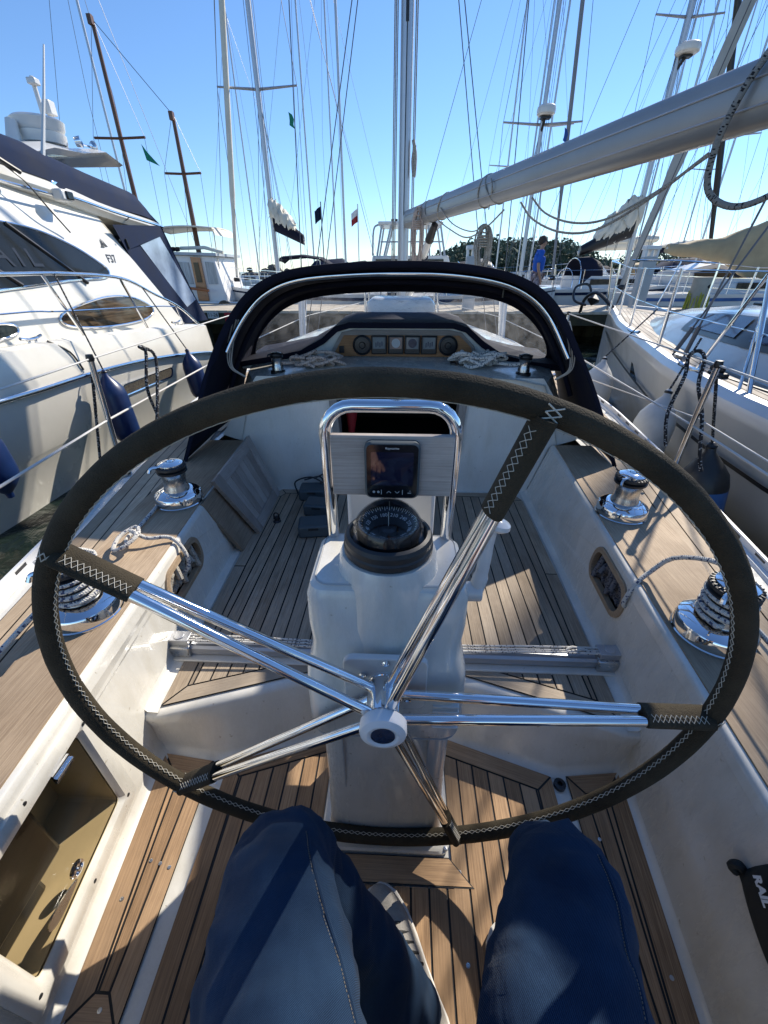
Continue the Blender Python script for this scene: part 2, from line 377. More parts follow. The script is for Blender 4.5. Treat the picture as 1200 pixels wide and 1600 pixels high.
def thing(name, loc, label, cat, group=None):
    o = bpy.data.objects.new(name, None); COL.objects.link(o); o.location = loc; o.empty_display_size = 0.2
    return tag(o, label, cat, group)
def text(body, name, size, m, parent, origin, right, up, lift=0.001, align='CENTER', bold=0.0, extr=0.0):
    """lettering lying in the plane (right, up) at origin"""
    cu = bpy.data.curves.new(name, 'FONT'); cu.body = body; cu.size = size; cu.align_x = align; cu.align_y = 'CENTER'; cu.offset = bold
    cu.extrude = extr; cu.resolution_u = 3
    tmp = bpy.data.objects.new(name, cu); COL.objects.link(tmp)
    bpy.context.view_layer.update()
    me = bpy.data.meshes.new_from_object(tmp.evaluated_get(bpy.context.evaluated_depsgraph_get()))
    bpy.data.objects.remove(tmp); bpy.data.curves.remove(cu)
    r_ = V(right).normalized(); u_ = V(up).normalized(); n_ = r_.cross(u_).normalized(); u_ = n_.cross(r_)
    o_ = V(origin) - offset_root(parent) + n_ * lift
    for v in me.vertices: v.co = o_ + r_ * v.co.x + u_ * v.co.y + n_ * v.co.z
    me.materials.clear(); me.materials.append(m)
    o = bpy.data.objects.new(name, me); COL.objects.link(o); o.parent = parent
    return o
def clip(poly, nx, ny, d):
    o = []
    for i in range(len(poly)):
        a, b_ = poly[i], poly[(i + 1) % len(poly)]
        da, db = a[0] * nx + a[1] * ny - d, b_[0] * nx + b_[1] * ny - d
        if da >= 0: o.append(a)
        if (da >= 0) != (db >= 0):
            s_ = da / (da - db); o.append((lerp(a[0], b_[0], s_), lerp(a[1], b_[1], s_)))
    return o
def inset(poly, ds):
    """inset a convex CCW polygon, one distance per edge"""
    n = len(poly); lines = []
    for i in range(n):
        a, b_ = poly[i], poly[(i + 1) % n]; ex, ey = b_[0] - a[0], b_[1] - a[1]; l = math.hypot(ex, ey)
        nx, ny = -ey / l, ex / l; lines.append((nx, ny, nx * a[0] + ny * a[1] + ds[i]))
    o = []
    for i in range(n):
        a1, b1, c1 = lines[i - 1]; a2, b2, c2 = lines[i]; det = a1 * b2 - a2 * b1
        if abs(det) < 1e-6: o.append(poly[i]); continue
        o.append(((c1 * b2 - c2 * b1) / det, (a1 * c2 - a2 * c1) / det))
    return o
def area(p): return 0.5 * sum(p[i][0] * p[(i + 1) % len(p)][1] - p[(i + 1) % len(p)][0] * p[i][1] for i in range(len(p)))
def ccw(p): return list(p) if area(p) > 0 else list(p)[::-1]
def plank_face(mb, p2, z, dx, dy):
    o1, o2 = random.random() * 50, random.random() * 50
    mb.poly([(x, y, z) for x, y in p2], [(x * dx + y * dy + o1, -x * dy + y * dx + o2) for x, y in p2])
def planks(mb, poly, z, ang, w_, gap, borders, phase=0.0, skip=()):
    """planked panel: dark caulk sheet (mat 1) with planks (mat 0) 3 mm above it, mitred margin boards along edges with borders>0"""
    assert area(poly) > 0
    mb.m = 1; mb.poly([(x, y, z) for x, y in poly]); mb.m = 0
    inner = inset(poly, borders) if any(borders) else poly
    n = len(poly)
    for i in range(n):
        if borders[i] > 0:
            q = [poly[i], poly[(i + 1) % n], inner[(i + 1) % n], inner[i]]
            q = inset(q, [0.0015, gap / 2, gap / 2, gap / 2])
            ex, ey = poly[(i + 1) % n][0] - poly[i][0], poly[(i + 1) % n][1] - poly[i][1]; l = math.hypot(ex, ey)
            plank_face(mb, q, z + 0.0035, ex / l, ey / l)
    inn = inset(inner, [gap / 2 if borders[i] else 0.0 for i in range(n)])
    dx, dy = math.cos(ang), math.sin(ang); nx, ny = -dy, dx
    ts = [x * nx + y * ny for x, y in inn]
    k = math.floor((min(ts) - phase) / w_)
    while k * w_ + phase < max(ts):
        a = k * w_ + phase
        q = clip(clip(inn, nx, ny, a + gap / 2), -nx, -ny, -(a + w_ - gap / 2))
        if len(q) > 2 and abs(area(q)) > 1e-5: plank_face(mb, q, z + 0.0035, dx, dy)
        k += 1

# ================================================================ OUR SAILING YACHT
# metres; x starboard, y forward, z up; z = 0 is the sole at the helm, the water lies at -0.45
WATER = -0.45
yacht = thing("sailing_yacht", (0, 3, WATER), "white sailing yacht under the viewer, with teak cockpit, big steering wheel and navy sprayhood", "sailing yacht")
def xb(y): return pw([(-.7, .60), (.2, .70), (.7, .752), (1.0, .757), (1.55, .767), (2.32, .745)], y)
def xi(y): return .70 + .087 * y
def xw(y, z): return xb(y) + (xi(y) - xb(y)) * z / .5
def xo(y): return pw([(-.7, .84), (.2, .91), (.64, .965), (.8, .99), (1.2, 1.08), (1.5, 1.115), (2.4, 1.135), (6.2, .95)], y)
def hb(y): return pw([(-1.2, .93), (.2, 1.14), (.94, 1.26), (1.2, 1.31), (2.0, 1.45), (3, 1.56), (4.5, 1.6), (6, 1.48), (8, .98), (9.2, .45), (10, .03)], y)
def sheer(y): return .475 + .018 * max(0, y - 2) 
def strip(mb, fa, fb, ys, fz, off=None):
    o1, o2 = off or (random.random() * 50, random.random() * 50)
    for a, b_ in zip(ys[:-1], ys[1:]):
        mb.poly([(fa(a), a, fz(a)), (fb(a), a, fz(a)), (fb(b_), b_, fz(b_)), (fa(b_), b_, fz(b_))],
                [(a + o1, fa(a) + o2), (a + o1, fb(a) + o2), (b_ + o1, fb(b_) + o2), (b_ + o1, fa(b_) + o2)])
def frange(a, b_, n): return [a + (b_ - a) * k / n for k in range(n + 1)]

# hull shell
mb = MB(); ys = [-1.2, -.6, .2, .94, 1.2, 2, 3, 4.5, 6, 7, 8, 9.2, 10]
for s in (-1, 1):
    rings = []
    for y in ys:
        h, z = hb(y), sheer(y); k = .80 + .08 * min(1, y / 3)
        rings.append([(s * h, y, z), (s * (h + .012), y, z - .06), (s * (h - .02), y, z - .3), (s * (h * k + .03), y, WATER + .18), (s * h * k * .93, y, WATER), (s * h * .55, y, WATER - .35)])
    mb.loft(rings, closed=False)
mb.poly([(-hb(-1.2), -1.2, sheer(-1.2)), (hb(-1.2), -1.2, sheer(-1.2)), (hb(-1.2) * .6, -1.2, WATER - .3), (-hb(-1.2) * .6, -1.2, WATER - .3)])
build(mb, "hull", gel, yacht)
# weather deck under the planking, aft and forward of the cockpit
mb = MB(); 
for s in (-1, 1):
    Y_ = frange(-1.2, 6.2, 24); strip(mb, lambda y: s * (xo(y) - .03), lambda y: s * hb(y), Y_, lambda y: sheer(y) - .004)
strip(mb, lambda y: -hb(y), lambda y: hb(y), [6.2, 7, 8, 9.2, 10], lambda y: sheer(y) - .004)
build(mb, "deck", gel, yacht)
mb = MB()
for s in (-1, 1):
    mb = MB()
    for k in range(9):
        Y_ = [y for y in frange(-1.2, 6.0, 60)]
        w_ = .052
        def fa(y, k=k): return s * max(xo(y) + .008, hb(y) - .085 - (k + 1) * w_ + .005)
        def fb(y, k=k): return s * max(xo(y) + .008, hb(y) - .085 - k * w_)
        Y2 = [y for y in Y_ if hb(y) - .085 - k * w_ > xo(y) + .02]
        if len(Y2) > 1: strip(mb, fa, fb, Y2, lambda y: sheer(y) + .004)
    mb.m = 1; strip(mb, lambda y: s * (xo(y)), lambda y: s * (hb(y) - .078), frange(-1.2, 6.0, 60), lambda y: sheer(y)); mb.m = 0
    build(mb, "side_deck_planking", [deckteak, caulk], yacht, fixn=False)
# toe rails: slotted aluminium
for s in (-1, 1):
    mb = MB(); rings = []
    for y in frange(-1.2, 9.6, 50):
        h, z = s * hb(y), sheer(y)
        rings.append([(h - s * .035, y, z - .003), (h - s * .030, y, z + .008), (h - s * .014, y, z + .010), (h - s * .012, y, z + .036), (h, y, z + .036), (h + s * .014, y, z - .03)])
    mb.loft(rings); mb.m = 1
    for y in frange(-.6, 4, 28):
        h = s * hb(y) - s * .0125; h2 = s * hb(y + .06) - s * .0125
        mb.poly([(h - s * .001, y, sheer(y) + .014), (h2 - s * .001, y + .06, sheer(y) + .014), (h2 - s * .001, y + .06, sheer(y) + .029), (h - s * .001, y, sheer(y) + .029)])
    build(mb, "toe_rail", [white, black], yacht, fixn=False)

# cockpit walls with rope-bin openings and, to port, the locker opening
def bin_outline(yc, zc, w_, h, r_): return rrect(w_, h, r_, 6, yc, zc)
BIN = bin_outline(1.225, .392, .27, .105, .045)
LOCK = rrect(.335, .30, .012, 2, .388, .265)
for s in (-1, 1):
    mb = MB()
    outer = [(-.7, 0), (.2, 0), (.7, 0), (.775, 0), (.80, .19), (1.0, .19), (1.55, .19), (2.32, .19), (2.32, .484), (1.55, .484), (1.0, .484), (.7, .484), (.2, .484), (-.7, .484)]
    fn = lambda y, z: (s * xw(y, z), y, z)
    mb.holed(outer, [BIN] + ([LOCK] if s < 0 else []), fn)
    # rounded lip up to the coaming board and fillets along the soles
    Y_ = frange(-.7, 2.32, 24)
    mb.loft([[(s * xw(y, .484), y, .484), (s * (xw(y, .5) + .002), y, .493), (s * (xw(y, .5) + .008), y, .499), (s * (xw(y, .5) + .018), y, .5005)] for y in Y_], closed=False)
    mb.loft([[(s * (xw(y, .055) + .0005), y, .055), (s * (xw(y, .025) - .006), y, .025), (s * (xw(y, 0) - .02), y, .008), (s * (xw(y, 0) - .04), y, .0015)] for y in frange(-.7, .78, 10)], closed=False)
    mb.loft([[(s * (xw(y, .218) + .0005), y, .218), (s * (xw(y, .20) - .003), y, .202), (s * (xw(y, .19) - .011), y, .194), (s * (xw(y, .19) - .04), y, .1915)] for y in frange(.765, 2.32, 10)], closed=False)
    e_ = [(s * (xw(.765, .218) + .0005), .765, .218), (s * (xw(.765, .20) - .003), .765, .202), (s * (xw(.765, .19) - .011), .765, .194), (s * (xw(.765, .19) - .04), .765, .1915)]; mb.loft([e_, [(x, y + .004, min(z, .19) - .03) for x, y, z in e_]], closed=False)
    build(mb, "cockpit_side", gel, yacht, fixn=True, sharp=50)
    # rope bin: teak rim and dark pocket
    mb = MB(); O = bin_outline(1.225, .392, .31, .145, .062); 
    ring = lambda loop, d: [(s * (xw(y, z) - d), y, z) for y, z in loop]
    mb.loft([ring(O, -.001), ring(O, .008), ring(BIN, .010), ring(BIN, -.02)], caps=(False, False))
    nb = build(mb, "rope_bin_rim", mat_bin if False else coamteak, yacht, sharp=30)
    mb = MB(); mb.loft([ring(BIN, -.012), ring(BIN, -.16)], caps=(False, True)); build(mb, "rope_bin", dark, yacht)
    # coaming board
    mb = MB(); Y_ = frange(-.7, 2.31, 30); off = (random.random() * 9, random.random() * 9)
    fa = lambda y: s * (xi(y) + .017); fb = lambda y: s * (xo(y) - .004)
    strip(mb, fa, fb, Y_, lambda y: .505, off)
    strip(mb, fa, fa, Y_, lambda y: .505, off)
    mb.loft([[(fa(y), y, .4995), (fa(y), y, .505)] for y in Y_], closed=False, uvs=Y_)
    mb.loft([[(fb(y), y, .505), (fb(y) + s * .002, y, .45)] for y in Y_], closed=False, uvs=Y_)
    build(mb, "coaming_board", coamteak, yacht, fixn=True)
    # white under the board
    mb = MB(); strip(mb, lambda y: s * (xi(y) + .012), lambda y: s * (xo(y) - .01), Y_, lambda y: .4985); build(mb, "coaming", gel, yacht)

# ---- helm sole
mb = MB(); mb.poly([(-.80, -.7, -.001), (.80, -.7, -.001), (.80, .80, -.001), (-.80, .80, -.001)]); mb.poly([(-.3, .75, -.0005), (.3, .75, -.0005), (.3, .92, -.0005), (-.3, .92, -.0005)])
build(mb, "cockpit_liner", gel, yacht)
mb = MB()
PI2 = math.pi / 2
for s in (-1, 1):
    # panel each side of the pedestal: runs from the step back to the seat
    p = [(s * .182, .835), (s * .515, .723), (s * .505, .10), (s * .182, .10)]
    p = ccw(p)
    def bord(p):
        o = []
        for i in range(len(p)):
            a, b_ = p[i], p[(i + 1) % len(p)]
            mid = ((a[0] + b_[0]) / 2, (a[1] + b_[1]) / 2)
            if mid[1] > .75: o.append(.055)
            elif abs(mid[0]) > .45: o.append(.05)
            else: o.append(0.0)
        return o
    planks(mb, p, .004, PI2, .047, .0055, bord(p), phase=s * .012)
    # outer panel beyond the white gutter
    p = ccw([(s * .562, .727), (s * .733, .745), (s * .672, .17), (s * .548, .17)])
    bd = []
    for i in range(4):
        a, b_ = p[i], p[(i + 1) % 4]; my = (a[1] + b_[1]) / 2
        bd.append(.055 if (my > .7 or my < .2) else (.052 if abs(a[0] + b_[0]) / 2 > .65 else .045))
    planks(mb, p, .004, R(90 - s * 4.5), .05, .0055, bd)
# centre panel aft of the pedestal, with its cross board
planks(mb, [(-.182, .435), (-.182, .10), (.182, .10), (.182, .435)], .004, PI2, .047, .0055, [0, 0, 0, 0], phase=.023)
p = [(-.182, .437), (.235, .437), (.175, .500), (-.182, .500)]
mb.m = 1; mb.poly([(x, y, .0082) for x, y in p]); mb.m = 0; plank_face(mb, inset(p, [.003] * 4), .0095, 1, 0)
build(mb, "helm_sole_planking", [helmteak, caulk], yacht, fixn=False)
for x, y in ((-.628, .46), (-.60, .455), (-.572, .448), (-.66, .38), (-.60, .2), (.60, .56), (.655, .30), (.2, .30), (.2, .47), (-.53, .66)):
    mb = MB(); mb.lathe([(.0048, 0), (.0048, .001), (.0028, .0012), (.0028, .0002)], (x, y, .0075), n=12)
    build(mb, "screw_head", steel, yacht)
mb = MB(); mb.lathe([(.018, 0), (.018, .012), (.008, .013), (.008, .002)], (.535, .70, 0), n=16); build(mb, "gutter_drain", black, yacht)

# ---- step up to the forward sole
TOP = [(-.82, .772), (-.713, .777), (-.33, .905), (-.17, .945), (.17, .945), (.33, .905), (.713, .777), (.82, .772)]
BOT = [(-.82, .768), (-.713, .765), (-.545, .745), (-.2, .842), (-.17, .86), (.17, .86), (.2, .842), (.545, .745), (.713, .765), (.82, .768)]
mb = MB(); rings = []
for x in sorted(set([t_[0] for t_ in TOP] + [t_[0] for t_ in BOT] + [-.45, .45, -.62, .62])):
    yt, yb = pw(TOP, x) - .012, pw(BOT, x); yb = min(yb, yt - .002)
    rings.append([(x, yb - .03, 0), (x, yb - .008, .006), (x, yb + .004, .025), (x, lerp(yb, yt, .6), .12), (x, yt - .012, .172), (x, yt - .004, .184), (x, yt + .012, .189), (x, yt + .06, .1895)])
mb.loft(rings, closed=False); build(mb, "cockpit_step", gel, yacht, sharp=60)
mb = MB(); mb.poly([(-.80, .84, .188), (.80, .84, .188), (.80, 2.33, .188), (-.80, 2.33, .188)]) ; mb.v = [(x, y if y > 1 else .955, z) for x, y, z in mb.v]; build(mb, "forward_liner", gel, yacht)
mb = MB()
for s in (-1, 1):
    p = ccw([(s * .718, .785), (0, 1.024), (0, 2.285), (s * .715, 2.285), (s * .755, 2.2), (s * .742, 1.5)])
    bd = []
    for i in range(len(p)):
        a, b_ = p[i], p[(i + 1) % len(p)]; mx_, my = abs(a[0] + b_[0]) / 2, (a[1] + b_[1]) / 2
        bd.append(0.0 if mx_ < .1 else (.055 if mx_ > .6 or my < .96 or my > 2.2 else 0.05))
    planks(mb, p, .193, PI2, .05, .0055, bd)
build(mb, "forward_sole_planking", [soleteak, caulk], yacht, fixn=False)

# ---- bulkhead with companionway
mb = MB()
fn = lambda x, z: (x, 2.32 + .06 * max(0, z - .2), z)
mb.holed([(-.80, .185), (.80, .185), (.90, .48), (1.05, .53), (.80, .87), (-.80, .87), (-1.05, .53), (-.90, .48)], [[(-.335, .50), (.335, .50), (.36, .868), (-.36, .868)]], fn)
build(mb, "bulkhead", gel, yacht)
for s in (-1, 1):
    mb = MB(); mb.poly([fn(s * .335, .46)[0:1] + (2.325, .46), (s * .375, 2.325, .46), (s * .40, 2.355, .868), (s * .355, 2.355, .868)])
    mb.v = mb.v[:-4] + [(x, y - .012, z) for x, y, z in mb.v[-4:]]
    mb.loft([[(s * .335, 2.313, .46), (s * .355, 2.343, .868)], [(s * .335, 2.42, .46), (s * .355, 2.44, .868)]], closed=False)
    build(mb, "companionway_frame", greyteak, yacht)
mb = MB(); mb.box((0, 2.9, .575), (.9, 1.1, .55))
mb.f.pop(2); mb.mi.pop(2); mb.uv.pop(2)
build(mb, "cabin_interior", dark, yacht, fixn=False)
mb = MB(); mb.tube([(-.29, 2.5, .5), (-.285, 2.5, .62), (-.28, 2.5, .74), (-.275, 2.5, .80)], [.02, .035, .03, .012], 12); build(mb, "extinguisher", red, yacht)
mb = MB(); mb.box((.27, 2.6, .77), (.12, .02, .012)); build(mb, "cabin_shelf", varnish, yacht)
# cabin top
mb = MB(); rings = []
for y, zt, hw in ((2.33, .865, .82), (2.55, .88, .93), (2.8, .90, .97), (3.4, .92, .94), (4.5, .90, .86), (5.6, .86, .74), (6.6, .80, .58), (7.2, .70, .45), (7.45, sheer(7.4) + .01, .40)):
    zd = sheer(y); a = hw
    rings.append([(-(a + .12), y, zd), (-(a + .05), y, lerp(zd, zt, .55)), (-a + .02, y, zt - .03), (-a * .8, y, zt), (-a * .35, y, zt + .03), (a * .35, y, zt + .03), (a * .8, y, zt), (a - .02, y, zt - .03), (a + .05, y, lerp(zd, zt, .55)), (a + .12, y, zd)])
mb.loft(rings, closed=False)
r0 = rings[0]; 
build(mb, "cabin_top", gel, yacht, sharp=50)

# ---- instrument console on the cabin top
mb = MB()
CON = [(-1.0, .86), (-.78, .895), (-.60, .93), (-.46, 1.0), (-.375, 1.068), (-.30, 1.088), (.32, 1.088), (.395, 1.068), (.50, .985), (.62, .915), (.80, .875), (1.0, .85)]
mb.prism([(x, 2.705, z) for x, z in CON] + [(1.0, 2.705, .84), (-1.0, 2.705, .84)], (0, .5, .015))
con = build(mb, "instrument_console", gel, yacht, bevel=.006)
mb = MB(); rings = []
for k, (x, z) in enumerate(CON):
    a, b_ = CON[max(0, k - 1)], CON[min(len(CON) - 1, k + 1)]; t_ = V((b_[0] - a[0], b_[1] - a[1])).normalized(); n_ = (-t_.y, t_.x)
    th = .028
    rings.append([(x, 2.69, z - .006), (x + n_[0] * th, 2.675, z + n_[1] * th), (x + n_[0] * th, 3.25, z + n_[1] * th + .012), (x, 3.25, z)])
mb.loft(rings); build(mb, "console_canvas_trim", navy, con, sharp=60)
mb = MB(); fr = [(-.435, .93), (.475, .93), (.455, .985), (.375, 1.06), (.30, 1.075), (-.28, 1.075), (-.35, 1.06)]
mb.prism([(x, 2.70, z) for x, z in fr], (0, -.012, 0)); build(mb, "console_frame", greyteak, con, bevel=.003)
mb = MB(); p = [(-.41, .925), (.45, .925), (.435, .98), (.36, 1.045), (-.335, 1.045)]
mb.prism([(x, 2.692, z) for x, z in p], (0, -.012, 0))
for k, f in enumerate(mb.f): mb.uv[k] = [(mb.v[i][0], mb.v[i][2]) for i in f]
panel = build(mb, "console_panel", mahog, con)
for cx in (-.225, .295):
    mb = MB(); mb.lathe([(.058, 0), (.058, .012), (.05, .016), (.046, .010), (.02, .012), (.016, .017), (0, .018)], (cx, 2.682, .99), (0, -1, 0), 28); build(mb, "loudspeaker", black, con)
for k, cx in enumerate((-.122, -.020, .080, .180)):
    mb = MB(); mb.box((cx, 2.672, .993), (.094, .02, .105)); ins = build(mb, "instrument", black, con, bevel=.006)
    mb = MB(); mb.poly([(cx - .036, 2.6612, .972), (cx + .036, 2.6612, .972), (cx + .036, 2.6612, 1.036), (cx - .036, 2.6612, 1.036)]); 
    if k in (1, 2):
        mb.m = 1
        mb.lathe([(.026, 0), (.026, .0004), (.0245, .0005), (.0245, .0002)], (cx, 2.6608, 1.004), (0, -1, 0), 24)
        mb.box((cx + .006, 2.6602, 1.008), (.003, .0005, .036), Matrix.Rotation(.6, 3, 'Y'))
    else:
        mb.m = 1
        for q in range(4): mb.box((cx - .018 + q * .012, 2.6605, .994 + .006 * (q % 2)), (.006, .0005, .026))
    build(mb, "instrument_screen", [screenr if k == 1 else screen, lightgrey if k == 1 else badge], con, fixn=False)
    mb = MB()
    for q in range(5): mb.box((cx - .032 + q * .016, 2.661, .952), (.011, .004, .009))
    build(mb, "instrument_buttons", rubber, con)
mb = MB(); mb.box((-.352, 2.676, .965), (.03, .012, .04)); build(mb, "switch", black, con, bevel=.003)
# sliding hatch front
mb = MB(); A = [(-.31 + .62 * k / 16, .905 - .075 * (abs(k - 8) / 8) ** 3) for k in range(17)]
mb.prism([(x, 2.64, z) for x, z in A] + [(.33, 2.64, .80), (-.33, 2.64, .80)], (0, .06, 0)); build(mb, "sliding_hatch", mat("tan_gelcoat", (.40, .36, .28), .4, var=.06), yacht, bevel=.008)
mb = MB(); mb.box((-.008, 2.63, .875), (.012, .02, .034)); mb.box((.016, 2.63, .875), (.012, .02, .034)); mb.box((.004, 2.632, .862), (.04, .016, .01)); build(mb, "hatch_latch", chrome, yacht, bevel=.002)

# halyard winches on the cabin top
def winch(x, y, z, sc, name="winch"):
    mb = MB()
    if sc > .7: mb.lathe([(.10, 0), (.10, .005), (.097, .008), (.0965, .036), (.093, .043), (.070, .058), (.05, .060)], (x, y, z), n=40)
    else: mb.lathe([(.042, 0), (.042, .016), (.036, .02)], (x, y, z), n=24)
    wn = build(mb, name, chrome if sc > .7 else black, yacht, sharp=28)
    h = 1.0 if sc > .7 else .62; q = 1.0 if sc > .7 else .62
    mb = MB(); mb.lathe([(.052 * q, .056 * h * .4), (.052 * q, .066 * h), (.047 * q, .08 * h), (.0455 * q, .10 * h), (.05 * q, .135 * h), (.056 * q, .14 * h)], (x, y, z), n=32); build(mb, "drum", steel, wn, sharp=50)
    mb = MB(); mb.lathe([(.05 * q, .14 * h), (.060 * q, .142 * h), (.061 * q, .150 * h), (.050 * q, .154 * h), (.061 * q, .160 * h), (.060 * q, .170 * h), (.05 * q, .174 * h)], (x, y, z), n=32)
    for k in range(26):
        a = k * 2 * math.pi / 26; mb.box((x + .053 * q * math.cos(a), y + .053 * q * math.sin(a), z + .1735 * h), (.012, .0025, .003), Matrix.Rotation(a, 3, 'Z'))
    build(mb, "self_tailer", rubber, wn, sharp=28)
    mb = MB(); mb.lathe([(.050 * q, .172 * h), (.049 * q, .179 * h), (.030 * q, .187 * h), (.016 * q, .187 * h), (.013 * q, .18 * h), (0, .179 * h)], (x, y, z), n=28)
    mb.tube(catmull([(x - .03 * q, y - .03 * q, z + .17 * h), (x - .058 * q, y - .045 * q, z + .172 * h), (x - .066 * q, y - .055 * q, z + .155 * h)], 5), .007 * q, 8)
    build(mb, "winch_cap", chrome if sc > .7 else black, wn)
    return wn
WP = [(-.945, 1.56), (.945, 1.53), (-.902, .875), (.900, .865)]
for x, y in WP: winch(x, y, .505, 1)
winch(-.70, 2.46, .865, .6, "halyard_winch"); winch(.71, 2.46, .865, .6, "halyard_winch")
# line clutches beside the halyard winches
for s in (-1, 1):
    mb = MB()
    for k in range(4): mb.box((s * (.36 + k * .045) - .04, 2.56, .90), (.032, .10, .045))
    build(mb, "rope_clutches", black, yacht, bevel=.006)

# ---- steering pedestal
mb = MB()
def rr(w_, y0, y1, z, r_=.035, n=5): return [(x, (y0 + y1) / 2 + yy, z) for x, yy in rrect(w_ * 2, y1 - y0, r_, n)]
mb.loft([rr(.178, .503, .80, .008, .03), rr(.178, .503, .80, .016, .03), rr(.172, .508, .795, .021, .03)])
ped = build(mb, "steering_pedestal", gel, yacht, sharp=40)
mb = MB()
mb.loft([rr(.160, .520, .79, .018), rr(.155, .527, .79, .04), rr(.150, .535, .795, .10), rr(.146, .545, .80, .30), rr(.148, .552, .80, .46), rr(.15, .555, .80, .50)]); build(mb, "pedestal_column", gel, ped, sharp=40)
mb = MB()
mb.loft([rr(.160, .545, .80, .485, .04), rr(.166, .535, .80, .50, .04), rr(.168, .532, .80, .53, .045), rr(.168, .538, .80, .62, .045), rr(.166, .548, .80, .665, .04), rr(.155, .565, .80, .70, .04), rr(.154, .572, .80, .73, .04),
         rr(.160, .585, .80, .765, .035), rr(.160, .598, .80, .83, .03), rr(.154, .606, .797, .848, .03), rr(.142, .618, .79, .857, .03)])
build(mb, "pedestal_head", gel, ped, sharp=24)
mb = MB(); mb.loft([[(  (rx) * math.cos(a), yc + ry * math.sin(a), z) for a in [2 * math.pi * k / 36 for k in range(36)]] for rx, ry, yc, z in
    ((.125, .13, .675, .66), (.122, .125, .682, .70), (.116, .118, .687, .76), (.108, .110, .69, .83), (.103, .104, .692, .86), (.099, .099, .693, .883), (.095, .095, .693, .892))]); build(mb, "compass_neck", gel, ped)
for s in (-1, 1): mb = MB(); mb.box((s * .098, .549, .28), (.0025, .012, .44)); build(mb, "panel_seam", lightgrey, ped)
mb = MB()
for k in range(5): mb.box((.125, .531 + .002 * k, .55 + .014 * k), (.055, .012, .006))
build(mb, "vent_slats", gelw, ped, bevel=.002)
mb = MB(); mb.prism([(x, .548, z) for x, z in rrect(.165, .15, .02, 4, 0.0, .67)], (0, -.014, 0)); build(mb, "axle_plate", gelw, ped, bevel=.003)
for x, z in ((-.045, .70), (.0, .735), (.045, .70), (-.045, .63), (.045, .63)): mb = MB(); mb.lathe([(.0075, 0), (.0075, .004), (.004, .006), (.004, .003)], (x, .534, z), (0, -1, 0), 12); build(mb, "axle_bolt", chrome, ped)
for x, y in ((-.165, .515), (.165, .515), (-.165, .78), (.165, .78)): mb = MB(); mb.lathe([(.006, 0), (.006, .0015), (.003, .002), (.003, .0006)], (x, y, .0205), n=12); build(mb, "flange_screw", steel, ped)
mb = MB(); mb.tube(rr(.1625, .5385, .80, .487, .04), .0018, 6, closed=True); build(mb, "head_joint", lightgrey, ped)
mb = MB(); mb.tube(rr(.1445, .614, .793, .8565, .03), .0012, 6, closed=True); build(mb, "cap_joint", lightgrey, ped)
for s in (-1, 1):
    for z in (.56, .64): mb = MB(); mb.lathe([(.005, 0), (.005, .0015), (.0025, .002), (.0025, .0006)], (s * .1675, .62, z), (s, 0, 0), 12); build(mb, "head_screw", steel, ped)
# compass
CZ = .893
mb = MB(); mb.lathe([(.088, 0), (.0905, .004), (.0905, .014), (.088, .018), (.0885, .030), (.085, .038), (.078, .041), (.0745, .038), (.073, .02)], (0, .693, CZ), n=48)
cmp_ = build(mb, "compass", rubber, yacht, sharp=25)
mb = MB(); mb.lathe([(.0722, .026)] + [(.0722 * math.cos(R(a)), .032 + .0722 * math.sin(R(a))) for a in range(0, 91, 6)], (0, .693, CZ), n=48); build(mb, "compass_dome", dome, cmp_, sharp=80)
mb = MB(); mb.loft([[(.0700 * math.cos(R(el)) * math.sin(R(az)), .693 + .0700 * math.cos(R(el)) * math.cos(R(az)), CZ + .032 + .0700 * math.sin(R(el))) for az in range(-100, 101, 8)] for el in range(18, 85, 8)], closed=False); build(mb, "sun_shield", black, cmp_)
mb = MB(); mb.lathe([(0, .026), (.063, .030), (.063, .055), (.062, .060), (.018, .034), (.0175, .045), (.012, .050), (0, .051)], (0, .693, CZ), n=48); build(mb, "compass_card", black, cmp_, sharp=25)
mb = MB(); cc = V((0, .693, CZ + .0535))
bright = mat("printed_white", (.9, .9, .9), .5)
def on_card(ang, r_): return V((r_ * math.sin(ang), .693 + r_ * math.cos(ang), CZ + .034 + (r_ - .018) * .591))
for k in range(72):
    a = R(k * 5); l = .008 if k % 2 == 0 else .005; t1 = V((math.cos(a), -math.sin(a), 0)) * .0009
    p, q = on_card(a, .0605), on_card(a, .0605 - l); up_ = V((0, 0, .0012)); mb.poly([p - t1 + up_, p + t1 + up_, q + t1 + up_, q - t1 + up_])
build(mb, "card_ticks", bright, cmp_, fixn=False)
for hd in range(0, 360, 30):
    a = R(hd - 196); o_ = on_card(a, .0425) + V((0, 0, .001)); ra = V((math.cos(a), -math.sin(a), 0)); ua = V((math.sin(a), math.cos(a), .591))
    text({0: "N", 90: "90", 180: "180", 270: "270"}.get(hd, str(hd)), "card_number", .0112, bright if hd else orange, cmp_, o_, ra, ua, .0012, bold=.0002)
mb = MB(); mb.tube([(0, .693 + .060, CZ + .062), (0, .693 + .048, CZ + .082), (0, .693 + .03, CZ + .094)], .0009, 6); mb.cyl((0, .693, CZ + .05), (0, .693, CZ + .082), .0009, n=6); build(mb, "lubber_line", whitem, cmp_)
